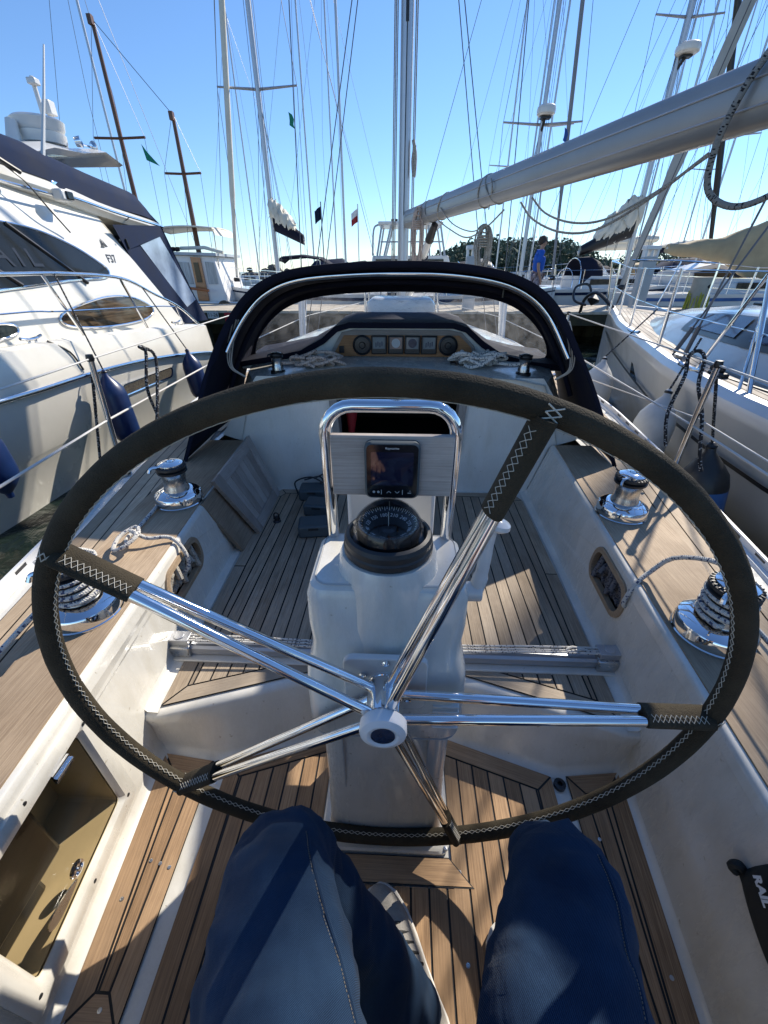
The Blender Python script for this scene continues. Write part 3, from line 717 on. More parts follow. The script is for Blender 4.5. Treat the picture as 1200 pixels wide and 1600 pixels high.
# guard rail over the pedestal
mb = MB(); G = [(-.128, .80, .55), (-.128, .79, .80), (-.128, .775, 1.08)] + [(-.128 + .055 * (1 - math.cos(R(a))), .772, 1.105 + .055 * math.sin(R(a))) for a in range(0, 91, 15)]
G = G + [(-x, y, z) for x, y, z in G[::-1]]; mb.tube(G, .0125, 16); build(mb, "guard_rail", chrome, ped)
mb = MB()
mb.holed([(-.119, 0), (.119, 0), (.119, .126), (-.119, .126)], [], lambda x, z: (x, 0, z)) if False else mb.box((0.004, .758, 1.045), (.240, .016, .128))
f = [V(v) for v in mb.v]
mb.uv = [[(f[i].x, f[i].z) for i in q] for q in mb.f]
ip = build(mb, "instrument_board", boardteak, ped, bevel=.002)
mb = MB(); mb.loft([[(x + .005, yv, z) for x, z in rrect(w_, h_, .014, 5, 0, 1.042)] for w_, h_, yv in ((.108, .120, .752), (.108, .120, .738), (.102, .114, .734))]); 
dis = build(mb, "display", greyplast, yacht)
mb = MB(); mb.poly([(x + .005, .7335, z) for x, z in rrect(.099, .111, .010, 5, 0, 1.042)]); build(mb, "display_face", mat("display_black", (.008, .008, .010), .08, var=.1), dis, fixn=False)
mb = MB(); mb.poly([(x + .005, .7331, z) for x, z in rrect(.082, .070, .002, 2, 0, 1.048)]); build(mb, "display_screen", mat("display_glass", (.012, .012, .030), .03, var=.1, spec=.9), dis, fixn=False)
text("Raymarine", "maker_lettering", .0062, white, dis, (.005, .7335, 1.0905), (1, 0, 0), (0, 0, 1), .0006)
mb = MB()
for x in (-.017, .025): mb.box((x + .005 - .004, .7328, .998), (.0013, .0006, .010))
for x in (-.006, .0105):
    u_ = 1 if x < 0 else -1
    for s in (-1, 1): mb.box((x + .005 + s * .0022, .7328, .998), (.0058, .0006, .0010), Matrix.Rotation(s * u_ * .75, 3, 'Y'))
for x in (-.036, -.027): mb.lathe([(.0026, 0), (.0026, .0003), (.0018, .0004), (.0018, .0001)], (x + .005, .7331, .998), (0, -1, 0), 14)
mb.box((.04, .7328, .9965), (.007, .0006, .0016)); mb.lathe([(.0009, 0), (.0009, .0004), (0, .0004)], (.041, .7331, 1.001), (0, -1, 0), 8)
build(mb, "display_keys", lightgrey, dis, fixn=False)
# folded table leaf behind the pedestal
mb = MB(); mb.box((0, .90, .62), (.215, .045, .72)); tb = build(mb, "folded_table", gelw, yacht, bevel=.01)
for s in (-1, 1): mb = MB(); mb.box((s * .062, .874, .965), (.014, .02, .03)); build(mb, "table_cleat", greyteak, tb)
# engine control to starboard
mb = MB(); mb.cyl((.150, .70, .775), (.203, .70, .775), .022, n=20); thr = build(mb, "throttle", gelw, yacht, bevel=.003)
mb = MB(); mb.tube(catmull([(.190, .70, .775), (.200, .708, .82), (.205, .715, .88), (.210, .72, .925)], 6), [.017] * 6 + [.014] * 6 + [.013] * 7, 12); build(mb, "throttle_lever", gelw, thr)
mb = MB(); mb.lathe([(.0, -.012), (.018, -.010), (.026, -.002), (.024, .006), (.012, .012), (0, .013)], (.222, .72, .935), (.25, 0, 1), 20); build(mb, "throttle_knob", gelw, thr)

# ---- steering wheel
WC = V((0, .49, .675)); TL = R(-2.4); WR = .600
def wpt(a, r_, d=0.0):
    """point of the wheel: angle, radius, offset aft along the axle"""
    u = V((math.cos(a), math.sin(a) * math.sin(TL), math.sin(a) * math.cos(TL))); ax = V((0, math.cos(TL), -math.sin(TL)))
    return WC + u * r_ - ax * d
random.seed(3)
mb = MB(); RT = .0205
rim_pts = [wpt(2 * math.pi * k / 144, WR) for k in range(144)]
mb.tube(rim_pts, [RT * (.87 - .09 * math.sin(2 * math.pi * k / 144) + .035 * noise.noise(V((math.cos(k * .0436) * 9, math.sin(k * .0436) * 9, 1)))) for k in range(144)], 20, closed=True)
wheel = build(mb, "steering_wheel", leather, yacht, sharp=80)
A0 = R(72.1)
def stitches(fn, n):
    """cross stitching along a seam: fn(u, side) -> point"""
    for k in range(n):
        mb.tube([fn(k, -1), fn(k + .5, 0), fn(k + 1, 1)], .0007, 4); mb.tube([fn(k, 1), fn(k + .5, 0), fn(k + 1, -1)], .0007, 4)
mb = MB(); ns = 230
for k in range(ns):
    a0_, a1_ = 2 * math.pi * k / ns, 2 * math.pi * (k + 1) / ns
    def sp(a, side, jit):
        ph = R(170) + side * .17 + jit          # seam faces the hub, a little towards the helmsman
        return wpt(a, WR + (RT * (.885 - .09 * math.sin(a)) + .0006) * math.cos(ph), (RT * (.885 - .09 * math.sin(a)) + .0006) * math.sin(ph))
    j1, j2 = random.uniform(-.03, .03), random.uniform(-.03, .03)
    am = (a0_ + a1_) / 2
    mb.tube([sp(a0_, -1, j1), sp(am, 0, 0), sp(a1_, 1, j2)], .0006, 4, caps=False); mb.tube([sp(a0_, 1, j1), sp(am, 0, 0), sp(a1_, -1, j2)], .0006, 4, caps=False)
build(mb, "seam_stitching", whitem, wheel)
for i in range(5):
    a = A0 + i * 2 * math.pi / 5
    cover = .128
    def ctr(s_, side):   # side: -1 fore tube, +1 aft tube; the pair converges at the rim
        r_ = lerp(.030, WR - .004, s_); sep = lerp(.0255, .0105, min(1, s_ * 1.2)); return wpt(a, r_, side * sep + .004)
    mb = MB()
    for side in (-1, 1): mb.tube([ctr(0, side), ctr(.5, side), ctr(.8, side), ctr(.985, side)], .0095, 14)
    sp_ = build(mb, "spoke", chrome, wheel)
    # leather sleeve round the pair near the rim
    mb = MB(); rings = []
    s0 = 1 - cover / WR - (.03 if i == 0 else 0)
    for k in range(13):
        s_ = lerp(s0, .995, k / 12); c = (ctr(s_, -1) + ctr(s_, 1)) / 2; tdir = V((-math.sin(a), math.cos(a) * math.sin(TL), math.cos(a) * math.cos(TL))); ax = V((0, 1, 0))
        e = .0008 * noise.noise(V((k, i, 0)))
        rings.append([c + ax * (.0245 + e) * math.cos(2 * math.pi * q / 18) + tdir * (.0145 + e) * math.sin(2 * math.pi * q / 18) for q in range(18)])
    mb.loft(rings); build(mb, "spoke_sleeve", leather, sp_, sharp=50)
    mb = MB(); nst = int(cover / .0115)
    sgn = 1 if math.cos(a) < .9 else 1
    for k in range(nst):
        def q_(kk, side):
            s_ = lerp(s0 + .01, .97, kk / nst); c = (ctr(s_, -1) + ctr(s_, 1)) / 2; tdir = V((-math.sin(a), math.cos(a) * math.sin(TL), math.cos(a) * math.cos(TL)))
            up_ = tdir if tdir.z > -0.25 else -tdir
            return c + up_ * .0125 + V((0, -1, 0)) * (.0135 + side * .0058) + up_ * (-side * .003)
        mb.tube([q_(k, -1), q_(k + .5, 0) + V((0, 0, .0007)), q_(k + 1, 1)], .0005, 4); mb.tube([q_(k, 1), q_(k + .5, 0) + V((0, 0, .0007)), q_(k + 1, -1)], .0005, 4)
    build(mb, "sleeve_stitching", whitem, sp_)
    # lacing round the rim where the spoke joins
    mb = MB(); 
    for k in range(7):
        ph0, ph1 = R(60 + k * 25), R(60 + (k + 1) * 25); da = .016
        P_ = lambda ph, s2: wpt(a + s2 * da, WR + (RT * .93 + .0010) * math.cos(ph), (RT * .93 + .0010) * math.sin(ph))
        sg = 1 if k % 2 else -1
        mb.tube([P_(ph0, -sg), P_((ph0 + ph1) / 2, 0), P_(ph1, sg)], .0009, 4); mb.tube([P_(ph0, sg), P_((ph0 + ph1) / 2, 0), P_(ph1, -sg)], .0009, 4)
    build(mb, "rim_lacing", whitem, sp_)
mb = MB(); ax = (0, -1, 0)
mb.lathe([(.034, -.062), (.034, -.040), (.0335, -.039)], WC, ax, 32); boss = build(mb, "wheel_boss", gelw, wheel)
mb = MB(); mb.lathe([(.0345, -.040), (.0345, -.0385), (.033, -.0375), (.033, -.014), (.0335, -.012), (.0335, .030), (.035, .033), (.037, .036), (.037, .0375)], WC, ax, 40); build(mb, "wheel_hub", chrome, wheel, sharp=25)
mb = MB(); mb.lathe([(.040, .037), (.0425, .040), (.0425, .056), (.0405, .061), (.029, .066), (.026, .0655), (.0225, .063), (0, .063)], WC, ax, 40); cap = build(mb, "hub_cap", white, wheel, sharp=30)
mb = MB(); mb.lathe([(.0215, .0632), (.0215, .0645), (.019, .0648), (0, .0648)], WC, ax, 32); build(mb, "hub_badge", badge, wheel)
text("~ yacht", "badge_lettering", .008, lightgrey, wheel, WC + V((0, -.0651, 0)), (1, 0, 0), (0, 0, 1), .0003) if False else None

# ---- mainsheet traveller
mb = MB()
prof = [(.982, .208), (1.018, .208), (1.018, .232), (1.010, .240), (.990, .240), (.982, .232)]
mb.loft([[(x, y, z) for y, z in prof] for x in (-.735, .735)])
trv = build(mb, "traveller", alu, yacht)
for s in (-1, 1):
    mb = MB(); mb.box((s * .745, 1.0, .224), (.085, .062, .046)); build(mb, "traveller_end", steel, trv, bevel=.004)
    mb = MB(); mb.box((s * .745, 1.005, .258), (.075, .046, .024)); mb.lathe([(.018, 0), (.018, .003), (.006, .004)], (s * .745, 1.005, .270), n=18); build(mb, "sheave_box", alu, trv, bevel=.004)
    mb = MB()
    for k, dy in enumerate((.004, .016, -.010)):
        mb.tube(catmull([(s * .72, 1.0 + dy, .262 + .002 * k), (s * .5, 1.002 + dy, .257 + .003 * k), (s * .3, 1.0 + dy, .255), (s * .17, 1.0 + dy, .254)], 6), .0042, 7)
    mb.tube(catmull([(s * .68, .995, .268), (s * .62, 1.01, .272), (s * .60, .995, .266), (s * .65, 1.0, .272)], 6), .0045, 7)
    build(mb, "traveller_line", ropew, trv)
    mb = MB(); mb.box((s * .45, 1.0, .196), (.64, .085, .012)); build(mb, "traveller_base", gel, trv, bevel=.004)
for s in (-1, 1): mb = MB(); mb.box((s * .205, .86, .10), (.02, .03, .10)); build(mb, "hose_clip", beige, yacht)

# ---- port locker in the helm footwell: frame, amber lid, hinge, latch, box behind
s = -1
def on_wall(y, z, d): return (-(xw(y, z) - d), y, z)
mb = MB(); FO = rrect(.44, .41, .02, 3, .388, .262)
mb.loft([[on_wall(y, z, -.001) for y, z in FO], [on_wall(y, z, .010) for y, z in FO], [on_wall(y, z, .014) for y, z in rrect(.42, .39, .015, 3, .388, .262)], [on_wall(y, z, .012) for y, z in rrect(.36, .325, .012, 3, .388, .265)], [on_wall(y, z, .004) for y, z in rrect(.345, .31, .012, 3, .388, .265)], [on_wall(y, z, .0) for y, z in rrect(.335, .30, .012, 3, .388, .265)], ], caps=(False, False))
lk = build(mb, "locker_frame", gel, yacht)
mb = MB(); 
for y, z in ((.575, .43), (.575, .10), (.2, .43), (.2, .10), (.39, .082), (.39, .455)): mb.lathe([(.005, 0), (.005, .002), (0, .003)], on_wall(y, z, .012), (1, 0, 0), 10)
build(mb, "frame_screws", rubber, lk)
mb = MB(); mb.poly([on_wall(y, z, .002) for y, z in LOCK]); build(mb, "locker_lid", amber, lk, fixn=False)
mb = MB(); mb.loft([[on_wall(y, z, -.004) for y, z in LOCK], [on_wall(y, z, -.17) for y, z in LOCK]], caps=(False, True)); build(mb, "locker_box", tan, lk, sharp=20)
mb = MB(); mb.box((-.795, .33, .27), (.03, .19, .20)); mb.box((-.83, .28, .17), (.08, .17, .10)); build(mb, "locker_gear", black, lk, bevel=.01)
mb = MB(); mb.lathe([(.019, 0), (.019, .005), (.013, .007), (.012, .003), (.005, .004), (.004, .010), (0, .011)], on_wall(.385, .165, .002), (1, 0, 0), 24); build(mb, "latch", chrome, lk)
mb = MB(); o = on_wall(.325, .155, .004); mb.prism([(o[0], .325 + .045 * math.cos(a) - (.0), .155 + .016 * math.sin(a) * (1 - .5 * math.cos(a))) for a in [2 * math.pi * k / 20 for k in range(20)]], (.003, 0, 0)); build(mb, "latch_tongue", steel, lk)
mb = MB(); o = on_wall(.48, .415, .012); mb.box((o[0] + .003, .48, .413), (.006, .05, .030)); mb.cyl((o[0] + .008, .455, .414), (o[0] + .008, .505, .414), .005, n=10); build(mb, "hinge", chrome, lk)
# helmsman's seat (under the person) and aft wall
mb = MB(); mb.loft([[(-.58, -.7, .0), (.58, -.7, 0), (.60, .04, 0), (-.60, .04, 0)], [(-.58, -.7, .43), (.58, -.7, .43), (.60, .055, .43), (-.60, .055, .43)]]); build(mb, "helm_seat", gel, yacht, bevel=.02)
mb = MB(); mb.box((0, -.95, .49), (1.7, .5, .04)); build(mb, "aft_deck", gel, yacht, bevel=.01)

# ---- sprayhood (dodger)
AFT = [(-1.13, 1.97, .50), (-1.06, 2.04, .70), (-.985, 2.09, .90), (-.90, 2.15, 1.08), (-.80, 2.19, 1.225), (-.68, 2.2, 1.325), (-.516, 2.2, 1.385), (-.26, 2.2, 1.412), (0, 2.2, 1.42),
       (.26, 2.2, 1.412), (.50, 2.2, 1.375), (.66, 2.2, 1.31), (.775, 2.19, 1.21), (.87, 2.15, 1.06), (.96, 2.10, .90), (1.06, 2.06, .70), (1.15, 2.03, .50)]
MID = [(-1.12, 2.85, .52), (-1.06, 2.85, .72), (-1.0, 2.86, .88), (-.93, 2.88, 1.02), (-.83, 2.9, 1.14), (-.70, 2.91, 1.225), (-.52, 2.92, 1.275), (-.26, 2.93, 1.298), (0, 2.93, 1.305)]
MID = MID + [(-x, y, z) for x, y, z in MID[-2::-1]]
aft = catmull(AFT, 5); mid = catmull(MID, 5)
mb = MB()
m1 = [(a + b_) / 2 + V((0, 0, .012)) for a, b_ in zip(aft, mid)]
cuff = [a * 1.0 + V((-.0 if abs(a.x) < .2 else -.018 * math.copysign(1, a.x), .008, -.028 if a.z > 1.0 else -.004)) for a in aft]
mb.loft([cuff, [a + V((0, .004, -.006)) for a in aft], aft, [lerp(a, b_, .06) + V((0, 0, .004)) for a, b_ in zip(aft, m1)], m1, mid], closed=False)
sh = build(mb, "sprayhood", navy, yacht, sharp=60)
md = sh.modifiers.new("thickness", 'SOLIDIFY'); md.thickness = .003
# front panel: canvas border and clear window following the arch
def front(u, tt):
    """u along the arch 0..1, tt down from the mid hoop to the cabin top"""
    k = u * (len(mid) - 1); i = min(int(k), len(mid) - 2); m_ = lerp(mid[i], mid[i + 1], k - i)
    x = m_.x * (1.0 - .02 * tt); c = 1 - min(1, abs(x) / 1.0) ** 2.2
    foot = V((x * .98, 2.86 + .50 * c, .86 + .055 * c))
    bow_ = V((0, .05, .02)) * math.sin(math.pi * tt)
    return lerp(m_, foot, tt) + bow_
U0, U1, T0 = .135, .865, .10
NU = 48
def wt(u):    # window top: rounded corners
    e = min(u - U0, U1 - u) / (U1 - U0); return T0 + .35 * max(0, 1 - e / .06) ** 2
us = frange(U0, U1, NU)
mb = MB(); mb.loft([[front(u, lerp(wt(u), .98, k / 6)) for u in us] for k in range(7)], closed=False); win = build(mb, "clear_window", vinyl, sh, sharp=80)
mb = MB(); mb.loft([[front(u, 0) for u in us], [front(u, wt(u)) for u in us]], closed=False)
for (a, b_) in ((0.0, U0), (U1, 1.0)):
    ul = frange(a, b_, 10); mb.loft([[front(u, k / 5) for u in ul] for k in range(6)], closed=False)
mb.loft([[front(u, .98) for u in us], [front(u, 1.02) + V((0, 0, -.03)) for u in us]], closed=False)
fp = build(mb, "front_panel", navy, sh, sharp=80)
edge = [front(us[0], .98)] + [front(u, wt(u)) + V((0, -.004, 0)) for u in us] + [front(us[-1], .98)]
mb = MB(); mb.tube(edge, .007, 8); build(mb, "window_binding", navy, sh)
# steel hoops inside the hood
def inner(c, d, dy): 
    o = []
    for p in c:
        n_ = V((p.x, 0, p.z - .55)).normalized(); o.append(p - n_ * d + V((0, dy, 0)))
    return o
mb = MB(); mb.tube(inner(aft[14:-14], .05, .05), .0125, 12); build(mb, "hood_hoop", chrome, sh)
mb = MB(); mb.tube(inner([lerp(a, b_, .55) for a, b_ in zip(aft, mid)][6:-6], .028, 0), .0145, 12); build(mb, "hood_hoop", navy, sh)
for s in (-1, 1):
    mb = MB()
    for k, dx in enumerate((0, .012, .026)):
        pts = [(s * (.80 + dx), 2.23, 1.17), (s * (.865 + dx), 2.26, 1.04), (s * (.90 + dx * .6), 2.30, .93), (s * (.86 + dx * .2), 2.36, .865)]
        mb.tube(catmull(pts, 6), .0035, 6)
    build(mb, "hood_strap", wirel, sh)
mb = MB(); mb.cyl((.56, 2.55, 1.295), (.56, 2.55, 1.255), .006, n=8); build(mb, "strap_toggle", black, sh)

# ---- liferaft canister and mast guard rails on the cabin top
mb = MB(); rings = []
for y, f_ in ((3.70, .86), (3.715, .96), (3.75, 1), (4.05, 1), (4.09, .96), (4.10, .86)):
    rings.append([(x * f_, y, .945 + .125 + z * f_) for x, z in rrect(.56, .25, .07, 5)])
mb.loft(rings); lr = build(mb, "liferaft_canister", gelw, yacht)
mb = MB(); mb.box((0, 3.9, .935), (.5, .3, .03)); mb.cyl((.20, 3.69, 1.03), (.20, 3.70, 1.03), .022, n=16); build(mb, "liferaft_cradle", black, lr)
for s in (-1, 1):
    mb = MB(); mb.tube(catmull([(s * .36, 4.6, .90), (s * .36, 4.6, 1.3), (s * .36, 4.66, 1.40), (s * .36, 5.0, 1.42), (s * .36, 5.1, 1.36), (s * .36, 5.12, .9)], 6), .0125, 10); build(mb, "mast_rail", chrome, yacht)
mb = MB(); mb.tube([(-.36, 4.63, 1.38), (.36, 4.63, 1.38)], .0125, 10); build(mb, "cross_rail", chrome, yacht)
# deck boxes / hatch forward
mb = MB(); mb.box((0, 5.7, .93), (.5, .5, .05)); build(mb, "deck_hatch", glassd, yacht, bevel=.01)

# ---- mast
MX, MY = .0, 6.66
mb = MB(); oval = lambda z, k=1.0: [(MX + .072 * k * math.cos(a), MY + .105 * k * math.sin(a), z) for a in [2 * math.pi * q / 28 for q in range(28)]]
mb.loft([oval(.80), oval(9), oval(15.5, .9)]); mast = build(mb, "mast", alu, yacht)
mb = MB(); mb.box((MX, MY - .106, 8), (.012, .006, 12.0)); mb.box((MX, MY - .108, 3.9), (.035, .008, .36)); build(mb, "sail_slot", black, mast)
for s in (-1, 1):
    for z, l in ((6.3, 1.15), (10.6, .9)):
        mb = MB(); mb.tube([(s * .06, MY, z), (s * l, MY - .15, z + .12)], [.035, .02], 10); build(mb, "spreader", alu, mast)
mb = MB()
for dx, dy in ((-.115, -.05), (-.135, -.02), (-.155, .03), (.105, -.04), (.125, .0)):
    mb.tube([(dx, MY + dy, .82), (dx * .8, MY + dy, 7), (dx * .6, MY + dy, 15)], .0075, 6)
build(mb, "halyard", ropeg, mast)
mb = MB(); mb.tube(catmull([(.10, MY - .06, 2.75), (.13, MY - .07, 2.6), (.12, MY - .07, 2.4), (.10, MY - .06, 2.55), (.12, MY - .08, 2.7)], 5), .02, 8); build(mb, "halyard_bundle", ropeg, mast)
for s in (-1, 1):
    for nm, p, q in (("cap_shroud", (s * 1.42, 6.5, .55), (s * 1.15, MY - .15, 6.42)), ("cap_shroud", (s * 1.15, MY - .15, 6.42), (s * .05, MY, 15.3)), ("lower_shroud", (s * 1.36, 6.35, .55), (s * .06, MY, 6.2)), ("forward_shroud", (s * 1.3, 6.9, .55), (s * .06, MY, 6.2))):
        mb = MB(); mb.tube([p, q], .006 if s < 0 else .006, 6); build(mb, nm, wire, yacht)
mb = MB(); mb.tube([(0, 9.9, .7), (0, MY + .1, 15.2)], [.03, .03], 8); build(mb, "furled_genoa", sailw, yacht)
for s in (-1, 1):
    for dy in (0, .22):
        p, q = V((s * 1.40, 6.4 - dy, .56)), V((s * 1.15, MY - .15, 6.42)); d = (q - p).normalized(); mb = MB(); mb.tube([p, p + d * .66], .022, 10); build(mb, "shroud_cover", white, yacht)
# ---- boom, swung to starboard
BA, BB = V((.055, 6.55, 1.955)), V((1.20, 2.14, 1.905))
bd = (BB - BA).normalized(); bs = bd.cross(V((0, 0, 1))).normalized(); bu = bs.cross(bd).normalized()
LB = (BB - BA).length + .75
def bsec(d, k=1.0, h=.20, w_=.14):
    o = []
    for q in range(28):
        a = 2 * math.pi * q / 28; c, s_ = math.cos(a), math.sin(a)
        o.append(BA + bd * d + bs * (math.copysign(abs(c) ** .8, c) * w_ / 2 * k) + bu * (math.copysign(abs(s_) ** .8, s_) * h / 2 * k))
    return o
mb = MB(); mb.loft([bsec(0, .80), bsec(.03, .95), bsec(.06), bsec(LB - .02), bsec(LB, .9)]); boom = build(mb, "boom", boomalu, yacht)
mb = MB()
for zz, ww in ((-.094, .03), (.030, .1435), (-.047, .139)):
    a, b_ = BA + bd * .1 + bu * zz, BA + bd * (LB - .05) + bu * zz
    for s in (-1, 1): mb.tube([a + bs * s * ww / 2, b_ + bs * s * ww / 2], .0035, 6)
build(mb, "boom_groove", alu, boom)
mb = MB(); mb.loft([[MBv for MBv in bsec(-.005, .70)], bsec(-.12, .45)]); mb.box(BA - bd * .15, (.10, .16, .16)); build(mb, "gooseneck", black, boom, bevel=.005)
vang0, vang1 = V((.05, 6.45, .98)), BA + bd * 1.15 - bu * .13
mb = MB(); mb.tube([vang0, lerp(vang0, vang1, .62)], .055, 16); vg = build(mb, "boom_vang", gelg if False else alu, yacht)
mb = MB(); mb.tube([lerp(vang0, vang1, .62), lerp(vang0, vang1, .66)], .062, 16); mb.tube([lerp(vang0, vang1, .84), lerp(vang0, vang1, 1.0)], [.05, .035], 12); build(mb, "vang_collar", black, vg)
mb = MB(); mb.tube([lerp(vang0, vang1, .6), lerp(vang0, vang1, .9)], .042, 14); build(mb, "vang_rod", gelw, vg)
# lashings round the boom
mb = MB()
def hoop(d, sl=0.0, r_=.006):
    pts = []
    for q in range(21):
        a = 2 * math.pi * q / 20; pts.append(BA + bd * (d + sl * math.sin(a)) + bs * (math.cos(a) * .076) + bu * (math.sin(a) * .105))
    mb.tube(pts, r_, 6)
for d, sl in ((.78, .05), (1.0, -.06), (1.45, .08), (2.45, .02), (2.6, -.10)): mb = MB(); hoop(d, sl); build(mb, "boom_lashing", ropeg, boom)
# ---- lifelines and stanchions
SB = {-1: [(-1.40, 1.88, -1.335, 1.83), (-1.50, 4.3, -1.50, 4.3)], 1: [(1.40, 1.97, 1.30, 1.80), (1.50, 4.15, 1.50, 4.15)]}
for s in (-1, 1):
    for bx, by, tx, ty in SB[s]:
        mb = MB(); z0 = sheer(by); mb.tube([(bx, by, z0), (lerp(bx, tx, 1), ty, 1.06)], .0125, 12); st = build(mb, "stanchion", chrome, yacht)
        mb = MB(); mb.lathe([(.035, 0), (.035, .012), (.02, .02), (.016, .06)], (bx, by, z0), n=18); build(mb, "stanchion_base", chrome, st)
        mb = MB(); mb.lathe([(.014, -.02), (.017, -.01), (.014, .008), (0, .01)], (tx, ty, 1.06), n=12); build(mb, "stanchion_cap", black, st)
    a, b_ = SB[s]
    top = [(s * 1.02, -.9, 1.05), (a[2], a[3], 1.05), (b_[2], b_[3], 1.05), (s * 1.42, 6.8, 1.06), (s * .45, 9.6, 1.2)]
    low = [(s * 1.05, -.9, .77), (lerp(a[0], a[2], .5), lerp(a[1], a[3], .5), .77), (b_[2], b_[3], .77), (s * 1.42, 6.8, .80), (s * .45, 9.6, .9)]
    mb = MB(); mb.tube(top, .004, 6); build(mb, "lifeline", wirel, yacht)
    mb = MB(); mb.tube(low, .005, 6); build(mb, "lifeline", wirel, yacht)
    mb = MB(); mb.tube([(s * 1.47, 6.8, .55), (s * 1.42, 6.8, 1.06)], .0125, 8); build(mb, "stanchion", chrome, yacht)
mb = MB(); mb.tube([(1.46, 4.15, .60), (1.37, 1.9, .80), (1.10, -.6, .80)], .0035, 6); build(mb, "gate_line", wirel, yacht)
mb = MB(); mb.tube([(.45, 9.6, 1.2), (.3, 10.0, 1.25), (-.3, 10.0, 1.25), (-.45, 9.6, 1.2)], .0125, 8)
for x, y in ((.45, 9.6), (-.45, 9.6), (.12, 10), (-.12, 10)): mb.tube([(x, y, .6), (x, y, 1.2)], .0125, 8)
build(mb, "pulpit", chrome, yacht)
# genoa car tracks, padeyes
mb = MB(); mb.lathe([(.022, 0), (.022, .006), (.012, .012), (.011, .03), (.008, .036), (0, .037)], (-.645, 1.90, .193), n=16); mb.tube(catmull([(-.66, 1.9, .21), (-.655, 1.9, .245), (-.635, 1.9, .245), (-.63, 1.9, .21)], 4), .004, 6); build(mb, "padeye", black, yacht)

# ================================================================ LOOSE GEAR ABOARD
def rope_thing(pts, r_, m, name, label, cat, group=None, n=5, sides=8):
    mb = MB()
    if pts and isinstance(pts[0], list):
        for p in pts: mb.tube(catmull(p, n), r_, sides)
    else: mb.tube(catmull(pts, n), r_, sides)
    return build(mb, name, m, None, label, cat, group)
def wrap(cx, cy, z0, z1, r_, turns, a0=0.0, n=14):
    k = int(turns * n); return [(cx + r_ * math.cos(a0 + 2 * math.pi * i / n), cy + r_ * math.sin(a0 + 2 * math.pi * i / n), lerp(z0, z1, i / k)) for i in range(k + 1)]
# sheet on the aft port winch: wraps, tail to the deck forward and into the rope bin
x, y = WP[2]
p = [(-1.12, .55, .49), (-1.04, .66, .50), (x - .07, y - .06, .57)] + wrap(x, y, .575, .655, .056, 3.6, R(215)) + [(x + .02, y + .085, .66), (x - .04, y + .04, .70), (x - .075, y - .01, .685)]
rope_thing(p, .0075, rope, "winch_sheet", "white sheet with dark flecks wound round the aft port winch, left in the photo", "rope", None, 3)
p = [(-1.01, 1.50, .515), (-.995, 1.33, .515), (-.99, 1.24, .52), (-.955, 1.19, .53), (-.93, 1.22, .55), (-.965, 1.27, .55), (-1.0, 1.22, .54), (-.985, 1.15, .53), (-.94, 1.15, .545), (-.92, 1.20, .56), (-.96, 1.23, .56), (-.90, 1.22, .535), (-.84, 1.245, .525), (-.80, 1.24, .50), (-.775, 1.23, .44), (-.78, 1.21, .40), (-.83, 1.2, .37)]
rope_thing(p, .0075, rope, "knotted_line", "knotted flecked line lying on the port coaming and dropping into the rope bin", "rope", None, 5)
p = [(-1.25, .30, .485), (-1.16, .50, .488), (-1.08, .66, .49), (-1.03, .74, .495)]
x, y = WP[3]
p = [(.825, 1.08, .375), (.790, 1.075, .40), (.775, 1.07, .43), (.80, 1.08, .50), (.845, 1.10, .535), (.885, 1.085, .60), (x + .02, y + .13, .66), (x + .055, y + .06, .665)] + wrap(x, y, .655, .575, .056, 3.6, R(30)) + [(x + .08, y + .02, .55), (x + .12, y - .10, .515), (1.03, .62, .49), (1.02, .3, .49)]
rope_thing(p, .0075, rope, "winch_sheet", "flecked white sheet wound round the aft starboard winch and led into the rope bin", "rope", None, 3)
for s in (-1, 1):
    pts = []
    for k in range(7):
        pts.append([(s * (.80 + .02 * math.sin(k * 2)), 1.10 + .035 * k, .345 + .02 * (k % 3)), (s * (.815), 1.14 + .03 * k, .43 - .02 * (k % 2)), (s * .82, 1.17 + .03 * k, .36), (s * .81, 1.10 + .04 * k, .35)])
    rope_thing(pts, .011, ropeg if s < 0 else roped, "rope_coil", "rope tail bundled inside the port rope bin" if s < 0 else "dark rope tail bundled inside the starboard rope bin", "rope")
# halyard heaps on the cabin top
for s, m, lb in ((-1, ropet, "tangled tan and white halyard tails on the cabin top, port side behind the wheel rim"), (1, ropew, "heap of grey white halyard tails on the cabin top, starboard side behind the wheel rim")):
    random.seed(5 + s); pts = []
    for k in range(13):
        c = V((s * (.36 + .20 * random.random()), 2.46 + .07 * random.random(), .89)); h = .03 + .05 * random.random(); q = []
        for j in range(6):
            a = j * 1.1 + k; q.append(c + V((.075 * math.cos(a) * random.uniform(.6, 1.2), .04 * math.sin(a), h + .022 * math.sin(a * 1.3))))
        pts.append(q)
    for k in range(4): pts.append([(s * .38, 2.52, .915 + .01 * k), (s * (.50), 2.50 + .02 * k, .93), (s * .64, 2.47 + .015 * k, .92), (s * .70, 2.46, .93)])
    rope_thing(pts, .0085, m, "halyard_heap", lb, "rope")
